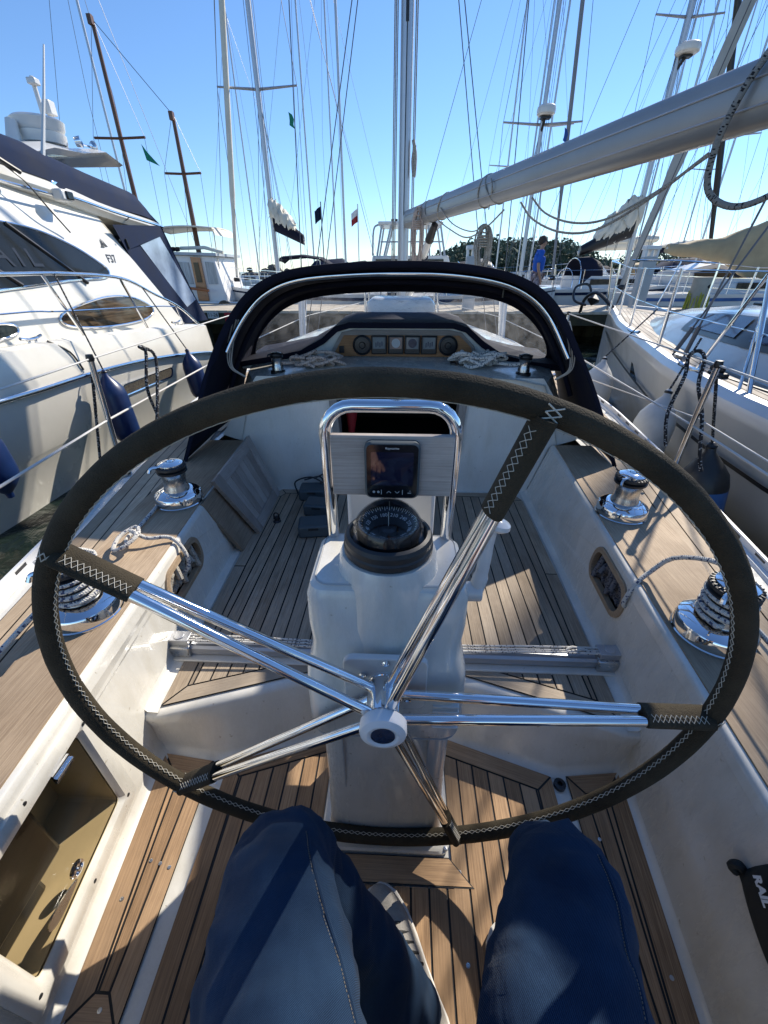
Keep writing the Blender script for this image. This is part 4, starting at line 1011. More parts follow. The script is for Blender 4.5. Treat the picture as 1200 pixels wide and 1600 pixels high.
# washboards leaning on the port coaming
def board(P4, name, label, parts=True):
    """P4: four corners (bottom fwd, top fwd, top aft, bottom aft) of the visible face"""
    a, b_, c, d = [V(p) for p in P4]; n_ = (b_ - a).cross(d - a).normalized()
    if n_.x < 0: n_ = -n_
    q = lambda u, v_, o: lerp(lerp(a, b_, v_), lerp(d, c, v_), u) - n_ * o
    mb = MB()
    def slab(u0, u1, v0, v1, o0, o1):
        i = len(mb.f); lp = [(u0, v0), (u1, v0), (u1, v1), (u0, v1)]
        mb.loft([[q(u, v_, o0) for u, v_ in lp], [q(u, v_, o1) for u, v_ in lp]])
        L = (d - a).length; H = (b_ - a).length; lon = (u1 - u0) * L > (v1 - v0) * H; r1 = random.random() * 50
        for k in range(i, len(mb.f)):
            uv = []
            for vi in mb.f[k]:
                p = V(mb.v[vi]); uu = (p - a).dot((d - a).normalized()); vv = (p - a).dot((b_ - a).normalized()) + (p - a).dot(n_) ; uv.append((uu + r1, vv + r1) if lon else (vv + r1, uu + r1))
            mb.uv[k] = uv
    if parts:
        slab(0, .13, 0, 1, 0, .02); slab(.87, 1, 0, 1, 0, .02); slab(.13, .87, 0, .15, 0, .02); slab(.13, .87, .85, 1, 0, .02)
        for k in range(6): slab(.135 + k * .122, .135 + (k + 1) * .122 - .006, .15, .85, .007, .018)
    else: slab(0, 1, 0, 1, 0, .02)
    return build(mb, name, greyteak if parts else soleteak, None, label, "washboard", "washboards leaning on the port coaming", bevel=.0015)
board([(-.715, 2.235, .197), (-.87, 2.29, .545), (-.825, 1.66, .555), (-.70, 1.78, .197)], "washboard", "bleached panelled teak washboard leaning against the port coaming, nearest the bulkhead")
board([(-.745, 2.1, .197), (-.865, 2.1, .50), (-.835, 1.53, .505), (-.735, 1.62, .197)], "washboard", "brown washboard mostly hidden behind the panelled one against the port coaming", False)
# three little slate boxes on the sole
for k, (bx, by, rz, lb) in enumerate(((-.50, 2.19, .05, "slate grey plastic box on the cockpit sole, farthest of three, cable coiled on it"), (-.43, 2.01, -.1, "slate grey plastic box on the cockpit sole, middle one of three"), (-.42, 1.80, .15, "slate grey plastic box on the cockpit sole, nearest of three"))):
    M3 = Matrix.Rotation(rz, 3, 'Z'); root = thing("speaker_box", (bx, by, .197), lb, "box", "small boxes on the cockpit sole")
    mb = MB(); mb.box((bx, by, .232), (.155, .115, .07), M3); build(mb, "case", greyplast, root, bevel=.012)
    mb = MB(); mb.box((bx, by, .2685), (.135, .095, .004), M3); build(mb, "lid", greyplast, root, bevel=.002)
    mb = MB(); mb.box(V((bx, by, .25)) + M3 @ V((0, -.058, 0)), (.05, .004, .012), M3); build(mb, "catch", rubber, root)
pts = [[(-.60, 2.22, .20), (-.62, 2.26, .26), (-.52, 2.25, .30), (-.44, 2.22, .28), (-.47, 2.26, .30), (-.56, 2.25, .28)], [(-.45, 2.24, .29), (-.38, 2.25, .30), (-.36, 2.2, .25), (-.40, 2.12, .2)], [(-.5, 2.25, .29), (-.42, 2.27, .32), (-.38, 2.24, .29), (-.46, 2.21, .28)]]
rope_thing(pts, .005, rubber, "cable", "dark cable coiled on the farthest slate box by the bulkhead", "cable", None, 6, 6)
# black mesh bag at the starboard edge of the helm footwell
root = thing("seat_cushion", (.80, .18, .26), "black ribbed cushion with white lettering leaning on the starboard cockpit side", "cushion")
A_, B_, C_ = V((.714, .380, .340)), V((.704, .235, .285)), V((.745, .362, .485))
ua, ub = (B_ - A_), (C_ - A_); nn = ua.cross(ub).normalized()
if nn.x > 0: nn = -nn
mb = MB(); rings = []
for k in range(9):
    e = k / 8; th = .03 * math.sin(math.pi * min(1, max(0.0, e)))
    rings.append((e))
G_ = 10
grid = []
for i in range(G_ + 1):
    for j in range(G_ + 1):
        u_, v_ = i / G_, j / G_; b_ = (16 * u_ * (1 - u_) * v_ * (1 - v_)) ** .4
        grid.append((A_ + ua * u_ * 1.0 + ub * v_ + nn * .028 * b_, A_ + ua * u_ + ub * v_ - nn * .028 * b_))
b0 = mb.add([g[0] for g in grid]); b1 = mb.add([g[1] for g in grid])
for i in range(G_):
    for j in range(G_):
        q = [i * (G_ + 1) + j, i * (G_ + 1) + j + 1, (i + 1) * (G_ + 1) + j + 1, (i + 1) * (G_ + 1) + j]
        mb.face([b0 + k for k in q]); mb.face([b1 + k for k in q])
build(mb, "cover", cloth_black, root)
mb = MB(); mb.tube(catmull([A_ + nn * .002, A_ - ua * .05 + ub * .02 + nn * .012, A_ - ua * .04 + ub * .12 + nn * .01, A_ + ub * .10], 5), .009, 8); build(mb, "tab", cloth_black, root)
text("RAYMARINE" if False else "RAIL", "cushion_lettering", .022, white, root, A_ + ua * .28 + ub * .50 + nn * .0315, ua, -ub if (ua.cross(-ub)).dot(nn) > 0 else ub, .001, bold=.0012)

# ropes hanging from the boom
def coil(c, w_, h, n_, m, label, r_=.006, seed=1):
    random.seed(seed); pts = []
    for k in range(n_):
        a = random.uniform(-.5, .5); ww = w_ * random.uniform(.5, 1); hh = h * random.uniform(.75, 1.05); ox = random.uniform(-.3, .3) * w_
        q = []
        for j in range(11):
            th = 2 * math.pi * j / 10; q.append(V(c) + V((ww / 2 * math.sin(th) * math.cos(a) + ox * .3, ww / 2 * math.sin(th) * math.sin(a) + random.uniform(-.02, .02), -hh / 2 + hh / 2 * math.cos(th))))
        pts.append(q)
    for z in (0, .018, .036, .054, .072):
        pts.append([V(c) + V((w_ * .30 * math.cos(t_), w_ * .30 * math.sin(t_), -h * .22 - z)) for t_ in [2 * math.pi * k / 8 for k in range(9)]])
    pts.append([V(c) + V((w_ * .18 * math.cos(t_), -w_ * .3, -h * .10 + w_ * .18 * math.sin(t_))) for t_ in [2 * math.pi * k / 8 for k in range(9)]])
    return rope_thing(pts, r_, m, "rope_coil", label, "rope", "coiled lines hanging from the boom", 4, 6)
hang = BA + bd * 2.52 - bu * .12
coil((hang.x - .02, hang.y, hang.z - .10), .13, .36, 16, ropeg, "neatly coiled grey line hanging below the middle of the boom", .0062, 4)
p = BA + bd * .80
coil((p.x - .09, p.y - .03, p.z + .06), .13, .62, 15, ropet, "shaggy tan coil of line hung over the boom close to the mast", .0075, 9)
lp = lambda d, dz, dx=0: BA + bd * d - bu * dz + V((dx, 0, 0))
rope_thing([lp(1.42, .10, -.07), lp(1.7, .20, -.03), lp(2.1, .29), lp(2.5, .24), lp(2.8, .15)], .006, ropeg, "boom_line", "grey line looping from the lashing near the mast to the hanging coil", "rope")
rope_thing([lp(1.55, .02, -.08), lp(1.85, .17, -.05), lp(2.2, .25), lp(2.5, .22)], .005, ropeg, "boom_line", "second thinner grey line curving from the boom side down to the hanging coil", "rope")
rope_thing([hang, lp(2.75, .02, -.085), lp(2.7, -.05, -.08)], .005, ropeg, "boom_line", "short tie holding the neat coil up against the boom", "rope")
rope_thing([lp(3.05, .13), lp(3.25, .24), lp(3.6, .33), lp(3.95, .34), lp(4.3, .24), lp(4.55, .13)], .0065, ropeg, "preventer_line", "slack doubled grey rope sagging under the outer half of the boom", "rope")
rope_thing([lp(3.2, .12), lp(3.4, .22), lp(3.7, .29), lp(4.0, .30), lp(4.3, .23), lp(4.57, .13)], .006, ropeg, "preventer_line", "upper strand of the slack rope under the outer half of the boom", "rope")
rope_thing([lp(4.78, -.12, -.07), lp(4.74, 0, -.10), lp(4.70, .14, -.10), lp(4.68, .26, -.06), lp(4.74, .315), lp(4.86, .29, .02), lp(5.02, .20, .03), lp(5.15, .12)], .0115, rope_mat("rope_grey_fleck", (.24, .24, .23), (.015, .016, .02), .78), "mainsheet_loop", "thick grey rope with black flecks looping under the boom end at the right edge", "rope", None, 8, 10)
mb = MB(); c = lp(5.02, .17); mb.lathe([(.0, -.02), (.03, -.018), (.034, -.01), (.028, 0), (.034, .01), (.03, .018), (0, .02)], c, bs, 18); mb.box(c + bu * .05, (.02, .03, .07)); build(mb, "mainsheet_block", black, None, "small black block under the boom end at the right edge", "block", bevel=.003)
# spare black tie lines on the stanchions
p0 = V((-1.335, 1.83, 1.05))
rope_thing([p0 + V((.02, .38, -.02)), p0 + V((.03, .33, .0)), p0 + V((.04, .36, -.03)), p0 + V((.03, .30, -.2)), p0 + V((.02, .34, -.36)), p0 + V((.06, .24, -.38)), p0 + V((.07, .30, -.25)), p0 + V((.06, .40, -.06)), p0 + V((.03, .35, 0))], .008, ropek, "tie_line", "black flecked tie line looped on the port lifeline beside the stanchion", "rope")
p0 = V((1.30, 1.80, 1.05))
rope_thing([p0 + V((.0, .14, -.40)), p0 + V((-.03, .16, -.25)), p0 + V((-.0, .18, -.08)), p0 + V((.0, .20, .0)), p0 + V((.01, .16, .03)), p0 + V((.02, .12, -.0)), p0 + V((.02, .10, -.10)), p0 + V((.05, .05, -.22)), p0 + V((.09, .02, -.40)), p0 + V((.11, 0, -.47))], .008, ropek, "tie_line", "black flecked tie line looped over the starboard lifeline and down to the dark blue fender", "rope")

# ---- fenders (things hung on lines)
def fender(name, top, bottom, r_, mats, label, group, rope_to=None, band=None):
    top, bottom = V(top), V(bottom); root = thing(name, bottom, label, "fender", group); L = (top - bottom).length; ax = (bottom - top) / L
    prof = [(.012, 0), (.022, .01), (.026, .05), (r_ * .62, .05 + r_ * .55), (r_ * .9, .05 + r_ * 1.0), (r_, .05 + r_ * 1.5)]
    prof += [(r_, L - .05 - r_ * 1.2), (r_ * .9, L - .05 - r_ * .75), (r_ * .55, L - .05 - r_ * .3), (.026, L - .045), (.022, L - .01), (.0, L)]
    mb = MB()
    if band:
        k = 6; 
        mid_ = lerp(prof[5][1], prof[6][1], band); up_ = prof[:6] + [(r_, mid_)]; dn = [(r_, mid_)] + prof[6:]
        mb.lathe(up_, top, ax, 28); build(mb, "fender_cap", mats[1], root); mb = MB(); mb.lathe(dn, top, ax, 28)
    else: mb.lathe(prof, top, ax, 28)
    build(mb, "fender_body", mats[0], root)
    mb = MB(); mb.lathe([(.024, .012), (.028, .02), (.024, .03)], top, ax, 16); build(mb, "fender_eye", black, root)
    if rope_to: mb = MB(); mb.tube([top, lerp(top, V(rope_to), .5) + V((0, 0, .0)), rope_to], .007, 7); build(mb, "fender_line", ropek, root)
    return root
fender("fender", (-1.60, 1.95, .36), (-1.63, 1.94, -.22), .075, (fendn,), "small dark fender with black lines hanging outside our port stanchion", "our yacht's fenders", (-1.335, 1.83, 1.04))
fender("fender", (1.62, 2.08, .62), (1.68, 2.0, -.05), .115, (fendb, rubber), "fat blue fender with dark navy top hanging outside our starboard stanchion", "our yacht's fenders", (1.30, 1.80, 1.04), band=.08)

# ================================================================ THE PERSON AT THE HELM
def skin_body(name, verts, edges, radii, m, parent, sub=2, wrinkle=0.0, wscale=.12, root=0, smooth=True):
    me = bpy.data.meshes.new(name); org = offset_root(parent) if parent else V((0, 0, 0))
    me.from_pydata([tuple(V(v) - org) for v in verts], edges, []); o = bpy.data.objects.new(name, me); COL.objects.link(o); o.parent = parent
    md = o.modifiers.new("skin", 'SKIN'); md.use_smooth_shade = True; md.branch_smoothing = .4
    for k, r_ in enumerate(radii):
        sv = me.skin_vertices[0].data[k]; sv.radius = r_ if isinstance(r_, tuple) else (r_, r_); sv.use_root = (k == root)
    s2 = o.modifiers.new("sub", 'SUBSURF'); s2.levels = sub; s2.render_levels = sub
    if wrinkle:
        tx = bpy.data.textures.new(name + "_folds", 'CLOUDS'); tx.noise_scale = wscale; tx.noise_depth = 2
        d = o.modifiers.new("folds", 'DISPLACE'); d.texture = tx; d.strength = wrinkle; d.mid_level = .5; d.texture_coords = 'LOCAL'
    me.materials.append(m); return o
def chain(pts, rad, verts, edges, radii, start=None, n=3):
    """append a smoothed limb"""
    P = catmull(pts, n); L = len(P) - 1; prev = start
    for i, p in enumerate(P):
        if i == 0 and start is not None: continue
        k = i / n; j = min(int(k), len(rad) - 2); verts.append(p); radii.append(lerp(rad[j], rad[j + 1], k - j))
        if prev is not None: edges.append((prev, len(verts) - 1))
        prev = len(verts) - 1
    return prev
helm = thing("person", (0.05, -.1, 0), "seated person in blue jeans whose knees and one light shoe show below the wheel", "person")
v, e, r_ = [(.055, -.24, .56)], [], [.15]
chain([(.055, -.24, .56), (-.055, -.08, .555), (-.125, .14, .545), (-.165, .280, .522), (-.150, .315, .44), (-.090, .285, .33), (.015, .225, .19), (.075, .18, .09)], [.15, .122, .115, .090, .083, .080, .080, .072], v, e, r_, 0, 4)
chain([(.055, -.24, .56), (.165, -.08, .555), (.25, .14, .54), (.300, .280, .518), (.305, .312, .44), (.30, .26, .32), (.29, .19, .13)], [.15, .122, .115, .090, .083, .078, .070], v, e, r_, 0, 4)
jeans = skin_body("jeans", v, e, r_, denim, helm, 3, .034, .085)
tx = bpy.data.textures.new("fine_folds", 'CLOUDS'); tx.noise_scale = .035; tx.noise_depth = 1
md = jeans.modifiers.new("fine", 'DISPLACE'); md.texture = tx; md.strength = .009; md.mid_level = .5; md.texture_coords = 'LOCAL'
# seam along the inside of the left thigh, laid on the cloth
from mathutils.bvhtree import BVHTree
bpy.context.view_layer.update()
bt = BVHTree.FromObject(jeans, bpy.context.evaluated_depsgraph_get()); off_ = offset_root(helm)
for nm, pth in (("seam", [(-.118, .315), (-.105, .28), (-.075, .22), (-.045, .17), (-.02, .12), (.0, .08), (.02, .03)]), ("seam", [(.345, .30), (.345, .25), (.335, .2), (.325, .15), (.31, .09), (.29, .03)])):
    pts = []
    for p in catmull([(x, y, 1) for x, y in pth], 5):
        h_ = bt.ray_cast(V((p.x, p.y, 1.2)) - off_, V((0, 0, -1)))
        if h_[0] is not None: pts.append((h_[0] + off_, h_[1]))
    if len(pts) > 3:
        mb = MB(); mb.tube([p + n_ * .0005 for p, n_ in pts], .0028, 6); sm_ = build(mb, nm, denim, jeans)
        mb = MB()
        for k in range(len(pts) - 1):
            (p, n_), (q, _) = pts[k], pts[k + 1]; sd_ = (q - p).cross(n_).normalized() * .005
            for u in (0, .33, .66): mb.tube([lerp(p, q, u) + sd_ + n_ * .0008, lerp(p, q, u + .2) + sd_ + n_ * .0008], .0006, 4)
        build(mb, "seam_thread", mat("tan_thread", (.20, .17, .13), .8), sm_)
# shoes
def shoe(heel, toe, roll, lab):
    heel, toe = V(heel), V(toe); d = (toe - heel); L = d.length; d.normalize(); sd_ = d.cross(V((0, 0, 1))).normalized(); up_ = sd_.cross(d)
    def sec(t_, hw, h, z0): 
        return [heel + d * t_ * L + sd_ * (hw * math.cos(a) * (1 if math.sin(a) > 0 else 1.05)) + up_ * (z0 + h * max(0, math.sin(a)) ** .8 + (-.006 if math.sin(a) < 0 else 0)) for a in [2 * math.pi * k / 20 for k in range(20)]]
    mb = MB(); T = [(0, .018, .055), (.03, .030, .075), (.14, .036, .088), (.28, .036, .092), (.42, .039, .080), (.58, .045, .062), (.74, .047, .050), (.88, .040, .040), (.96, .026, .030), (1.0, .010, .018)]
    mb.loft([sec(t_, hw, h, .022) for t_, hw, h in T]); s_ = build(mb, "shoe", mat("shoe_upper", (.34, .32, .29), .85, var=.15, scale=60, bump=.5, bscale=300), helm, lab, sub=1, sharp=180)
    mb = MB()
    for z0, z1 in ((.0, .024),):
        out = [(t_, hw + .006) for t_, hw, h in T]; loop = [heel + d * t_ * L * 1.01 + sd_ * hw for t_, hw in out] + [heel + d * t_ * L * 1.01 - sd_ * hw for t_, hw in out[::-1]]
        mb.loft([[p + up_ * z0 for p in loop], [p + up_ * z1 for p in loop]])
    build(mb, "sole", mat("shoe_sole", (.62, .60, .56), .7), s_, bevel=.003)
    mb = MB()
    for k in range(5):
        t_ = .40 + k * .065; hh = .082 - k * .0075; mb.tube(catmull([heel + d * (t_ * L) + sd_ * -.026 + up_ * (hh * .80 + .022), heel + d * (t_ * L + .008) + up_ * (hh + .027), heel + d * (t_ * L) + sd_ * .026 + up_ * (hh * .80 + .022)], 4), .0032, 6)
    build(mb, "laces", rubber, s_)
shoe((.130, .16, .012), (-.022, .424, .012), 0, "light grey canvas shoe")
shoe((.30, .10, .012), (.29, .37, .012), 0, None)
# upper body behind the camera: shirt, head, arms raised
v, e, r_ = [(.055, -.26, .62)], [], [(.155, .115)]
chain([(.055, -.26, .62), (.055, -.30, .80), (.055, -.33, 1.0), (.055, -.34, 1.14)], [.15, .135, .15, .12], v, e, r_, 0, 2)
sh_ = len(v) - 1
chain([(.055, -.34, 1.14), (-.10, -.34, 1.13), (-.15, -.30, 1.02), (-.175, -.22, .90)], [.11, .065, .055, .055], v, e, r_, sh_, 2)
chain([(.055, -.34, 1.14), (.21, -.34, 1.13), (.26, -.30, 1.02), (.285, -.22, .90)], [.11, .065, .055, .055], v, e, r_, sh_, 2)
skin_body("shirt", v, e, r_, mat("navy_shirt", (.03, .04, .07), .85, var=.1), helm, 2, .012, .1)
v, e, r_ = [(.055, -.345, 1.16)], [], [.05]
chain([(.055, -.345, 1.16), (.055, -.345, 1.24), (.055, -.335, 1.33), (.055, -.335, 1.42)], [.052, .055, .085, .055], v, e, r_, 0, 2)
skin_body("head", v, e, r_, skin, helm, 2)
mb = MB(); mb.lathe([(.088, 0), (.095, .04), (.08, .08), (.045, .105), (0, .112)], (.055, -.35, 1.365), (0, -.25, 1), 20); build(mb, "hair", hair, helm)
for s in (-1, 1):
    bx = .055 + s * .23; v, e, r_ = [(bx, -.22, .91)], [], [.046]
    chain([(bx, -.22, .91), (bx - s * .02, -.14, .83), (.055 + s * .17, -.16, .74), (.055 + s * .15, -.115, .70)], [.046, .043, .032, .03], v, e, r_, 0, 2)
    w_ = len(v) - 1
    for k, (fx, l) in enumerate(((-.030, .075), (-.010, .085), (.010, .08), (.029, .065))):
        b0 = V((.055 + s * .15 + fx, -.085, .682)); v += [b0, b0 + V((0, l * .5, -.004)), b0 + V((0, l * .9, -.022))]; r_ += [.011, .009, .007]; n_ = len(v); e += [(w_, n_ - 3), (n_ - 3, n_ - 2), (n_ - 2, n_ - 1)]
    b0 = V((.055 + s * .15 - s * .038, -.10, .685)); v += [b0, b0 + V((-s * .012, .035, -.01))]; r_ += [.012, .009]; n_ = len(v); e += [(w_, n_ - 2), (n_ - 2, n_ - 1)]
    skin_body("forearm", v, e, r_, skin, helm, 2)

# ================================================================ MOTOR YACHT TO PORT (bow towards us, stern away)
my_ = thing("motor_yacht", (-4.9, 3.5, WATER), "cream flybridge motor yacht with navy canvas alongside to port, filling the left edge", "motor yacht", None)
SY = [-3.5, -1.5, 0, 1.5, 2.9, 3.9, 4.9, 6.1, 6.75, 6.95]
rubz = lambda y: pw([(-3.5, .95), (0, .72), (2.9, .56), (3.9, .55), (4.9, .50), (6.1, .37), (6.95, .24)], y)
bulz = lambda y: pw([(-3.5, 1.15), (0, 1.0), (3.1, .87), (3.83, .86), (5.14, .80), (6.24, .73), (6.95, .66)], y)
hx = lambda y: pw([(-3.5, -4.6), (-1.5, -3.5), (0, -3.1), (1.5, -2.95), (2.9, -2.9), (6.1, -2.9), (6.7, -2.93), (6.95, -3.02)], y)   # rub rail line
MXC = -4.9
def hull_sec(y):
    r_, b_, h = rubz(y), bulz(y), hx(y)
    return [(h - .33, y, b_ - .02), (h - .10, y, b_ + .005), (h - .05, y, b_ - .02), (h - .02, y, lerp(r_, b_, .5)), (h, y, r_ + .03), (h - .01, y, r_ - .03), (h - .04, y, r_ - .12), (h - .10, y, .06), (h - .125, y, .03), (h - .27, y, WATER), (h - .9, y, WATER - .3)]
mb = MB(); secs = [hull_sec(y) for y in SY]; mb.loft(secs, closed=False)
mb.loft([[(2 * MXC - x, y, z) for x, y, z in s_] for s_ in secs], closed=False)
end = secs[-1]; mb.poly([p for p in end[1:]] + [(2 * MXC - x, y, z) for x, y, z in end[:0:-1]])
mb.loft([[(hull_sec(y)[0][0], y, bulz(y) - .02), (2 * MXC - hull_sec(y)[0][0], y, bulz(y) - .02)] for y in SY], closed=False)
build(mb, "hull", mat("weathered_gelcoat", (.74, .71, .63), .25, var=.1, scale=.9, coat=.4, bump=.02, bscale=6), my_, sharp=32)
mb = MB(); mb.tube(catmull([(hx(y) + .012, y, rubz(y)) for y in SY], 3), .022, 10); build(mb, "rubbing_strake", chrome, my_)
# deckhouse: sections across, blended along its length
def cab(y, z):
    """outer x of the deckhouse side at height z"""
    base = pw([(.7, -3.27), (1.1, -3.31), (1.35, -3.36), (1.75, -3.47), (1.95, -3.56), (2.1, -3.64), (2.25, -3.66)], z)
    return base - max(0, 3.2 - y) * .22
ZS = [.70, .9, 1.1, 1.3, 1.5, 1.7, 1.85, 1.98, 2.08, 2.2]
ztop = lambda y: pw([(0, 1.5), (1.5, 1.75), (3, 2.05), (4.2, 2.2), (5.3, 2.10), (5.8, 2.03), (7.05, 1.95)], y)
yaft = lambda z: pw([(.70, 6.68), (.80, 6.58), (1.0, 6.38), (1.3, 6.12), (1.6, 5.88), (1.85, 5.72), (2.3, 5.72)], z)
mb = MB(); 
YC = [-1.0, 0, 1, 2, 3, 3.8, 4.4, 5.0, 5.4, 1.0]
rows = []
for k in range(18):
    u = k / 17; row = []
    for q, zq in enumerate(ZS):
        y_end = yaft(min(zq, 1.85)); y = lerp(-1.0, y_end, u); zz = min(zq, ztop(y) + .0 * q) if zq > 1.4 else zq
        row.append((cab(y, zz), y, zz))
    row.append((row[-1][0] - .25, row[-1][1], row[-1][2] + .05)); row.append((MXC, row[-1][1], row[-1][2] + .06))
    rows.append(row)
mb.loft(rows, closed=False); mb.loft([[(2 * MXC - x, y, z) for x, y, z in r0] for r0 in rows], closed=False)
mb.poly(rows[-1] + [(2 * MXC - x, y, z) for x, y, z in rows[-1][::-1][1:]])
house = build(mb, "deckhouse", gelk, my_, sharp=40)
# flybridge coaming overhanging aft, white eyebrow
mb = MB(); rings = []
for y in frange(3.0, 7.05, 12):
    zt = ztop(y); x = pw([(3, -3.72), (4.5, -3.56), (5.2, -3.50), (7.05, -3.50)], y); x = x
    rings.append([(x - .04, y, zt + .05), (x, y, zt + .02), (x + .015, y, zt - .05), (x - .02, y, zt - .11), (x - .16, y, zt - .13)])
mb.loft(rings, closed=False); mb.loft([[(2 * MXC - x, y, z) for x, y, z in r0] for r0 in rings], closed=False)
mb.loft([[r0[-1], (2 * MXC - r0[-1][0], r0[-1][1], r0[-1][2])] for r0 in rings], closed=False)
mb.loft([[r0[0], (2 * MXC - r0[0][0], r0[0][1], r0[0][2])] for r0 in rings], closed=False)
mb.poly(list(rings[-1]) + [(2 * MXC - x, y, z) for x, y, z in rings[-1][::-1]])
build(mb, "flybridge", gelk, my_, sharp=40)
# navy flybridge canvas
mb = MB(); rings = []
for y, zb, zt, xx in ((1.5, 1.9, 2.2, -4.1), (3.2, 2.10, 2.42, -3.75), (4.47, 2.21, 2.48, -3.57), (5.02, 2.16, 2.44, -3.52), (5.18, 2.09, 2.40, -3.50), (5.83, 2.05, 2.34, -3.50), (6.66, 2.02, 2.28, -3.50), (6.88, 2.0, 2.14, -3.50), (7.06, 1.97, 2.0, -3.50)):
    h = zt - zb; rings.append([(xx, y, zb), (xx - .02, y, zb + h * .5), (xx - .05, y, zb + h * .85), (xx - .12, y, zt), (MXC, y, zt + .10), (2 * MXC - xx + .12, y, zt), (2 * MXC - xx + .02, y, zb + h * .5), (2 * MXC - xx, y, zb)])
mb.loft(rings, closed=False); mb.poly(rings[-1])
build(mb, "flybridge_canvas", navyy, my_, sharp=50)
# aft enclosure canvas with clear panel
EX = -3.42
enc = [(5.74, 1.85), (6.93, 1.93), (7.45, 1.14), (7.86, .64), (6.72, .66), (6.58, .78), (6.19, 1.14), (5.90, 1.60)]
mb = MB(); mb.holed(enc, [[(6.27, 1.67), (6.84, 1.80), (7.56, .97), (7.19, .88)]], lambda y, z: (EX + .012 * math.sin(y * 7 + z * 3) - .0 * z, y, z))
ea = build(mb, "enclosure_canvas", navyy, my_)
mb = MB(); mb.poly([(EX - .004, y, z) for y, z in ((6.27, 1.67), (6.84, 1.80), (7.56, .97), (7.19, .88))]); build(mb, "enclosure_window", skywin, ea)
mb = MB(); mb.loft([[(EX, 6.93, 1.93), (EX, 7.45, 1.14), (EX, 7.86, .64)], [(2 * MXC - EX, 6.93, 1.93), (2 * MXC - EX, 7.45, 1.14), (2 * MXC - EX, 7.86, .64)]], closed=False); build(mb, "aft_canvas", navyy, ea)
# windows: glazing with bright rim
def win_on_cab(pts, name, glass, lift=.012, rim=.012):
    P = catmull([(0, y, z) for y, z in pts], 5, closed=True); P = [(p.y, p.z) for p in P]
    yc = sum(p[0] for p in P) / len(P); zc = sum(p[1] for p in P) / len(P)
    mb = MB(); rings = [[(cab(lerp(yc, y, k), lerp(zc, z, k)) + lift, lerp(yc, y, k), lerp(zc, z, k)) for y, z in P] for k in (.02, .35, .7, 1)]; mb.loft(rings, caps=(True, False)); g = build(mb, name, glass, my_, sharp=80)
    mb = MB(); mb.tube([(cab(y, z) + lift * .8, y, z) for y, z in P], rim, 8, closed=True); build(mb, "window_rim", chrome, g); return g
wood_blind = teak("wood_blind", (.10, .06, .03), (.30, .20, .11), (.2, .13, .07), .5)
g1 = win_on_cab([(1.6, 1.40), (2.6, 1.68), (3.6, 1.765), (4.17, 1.75), (4.58, 1.71), (4.96, 1.60), (5.24, 1.46), (5.33, 1.38), (5.21, 1.315), (4.70, 1.30), (3.90, 1.25), (2.6, 1.2)], "saloon_window", glassd)
win_on_cab([(4.26, .995), (4.55, 1.07), (5.11, 1.13), (5.60, 1.09), (5.93, .95), (5.68, .85), (4.95, .84), (4.36, .90)], "cabin_window", mat("wood_blind_glass", (.045, .03, .016), .05, var=.5, scale=2, stretch=(1, 1, 24), spec=.6, c2=(.12, .085, .05)))
win_on_cab([(2.6, .93), (3.2, 1.0), (3.62, 1.0), (3.72, .95), (3.6, .90), (3.0, .87)], "cabin_window", glassd)
mb = MB()
for y0 in (3.55, 4.42): mb.tube([(cab(y0 + .55, 1.27) + .016, y0 + .55 - .1, 1.27), (cab(y0, 1.74) + .016, y0 - .2, 1.74)], .018, 6)
build(mb, "window_mullion", black, g1)
text("ATL", "reflected_lettering", .30, mat("reflection_grey", (.032, .034, .036), .12), g1, (cab(4.15, 1.5) + .014, 4.12, 1.50), (0, 1, 0), (-.33, 0, 1), .001)  # lettering reflected in the glass, drawn as flat grey letters
text("F37", "model_lettering", .115, black, my_, (cab(5.52, 1.50) + .002, 5.52, 1.50), (0, 1, 0), (-.28, 0, 1), .001, bold=.003)
mb = MB(); o = lambda y, z: (cab(y, z) + .008, 5.5 + (y - 5.5) * 1.25, 1.66 + (z - 1.66) * 1.25)
mb.poly([o(5.44, 1.62), o(5.50, 1.62), o(5.49, 1.66), o(5.46, 1.635)]); mb.poly([o(5.47, 1.645), o(5.51, 1.635), o(5.49, 1.70)]); mb.poly([o(5.515, 1.63), o(5.555, 1.63), o(5.50, 1.69)])
build(mb, "sail_emblem", rubber, my_, fixn=False)
# hull vent
mb = MB(); P = [(y, z + (.02 * (y - 4.85) * -1)) for y, z in rrect(1.10, .125, .055, 5, 4.87, .265)]
hxv = lambda y, z: hx(y) - .04 - (.40 - z) * .18 + .022
mb.loft([[(hxv(y, z) - .03, y, z) for y, z in P], [(hxv(y, z), y, z) for y, z in P]], caps=(False, False)); mb.loft([[(hxv(y, z), y, z) for y, z in P], [(hxv(y, z) - .006, 4.87 + (y - 4.87) * .96, .265 + (z - .265) * .78) for y, z in P]], caps=(False, False))
vt = build(mb, "hull_vent", chrome, my_)
mb = MB(); mb.poly([(hxv(y, z) - .004, 4.87 + (y - 4.87) * .96, .265 + (z - .265) * .78) for y, z in P]); build(mb, "vent_mesh", mat("vent_mesh", (.16, .14, .11), .4, metal=.4, var=.7, scale=60), vt)
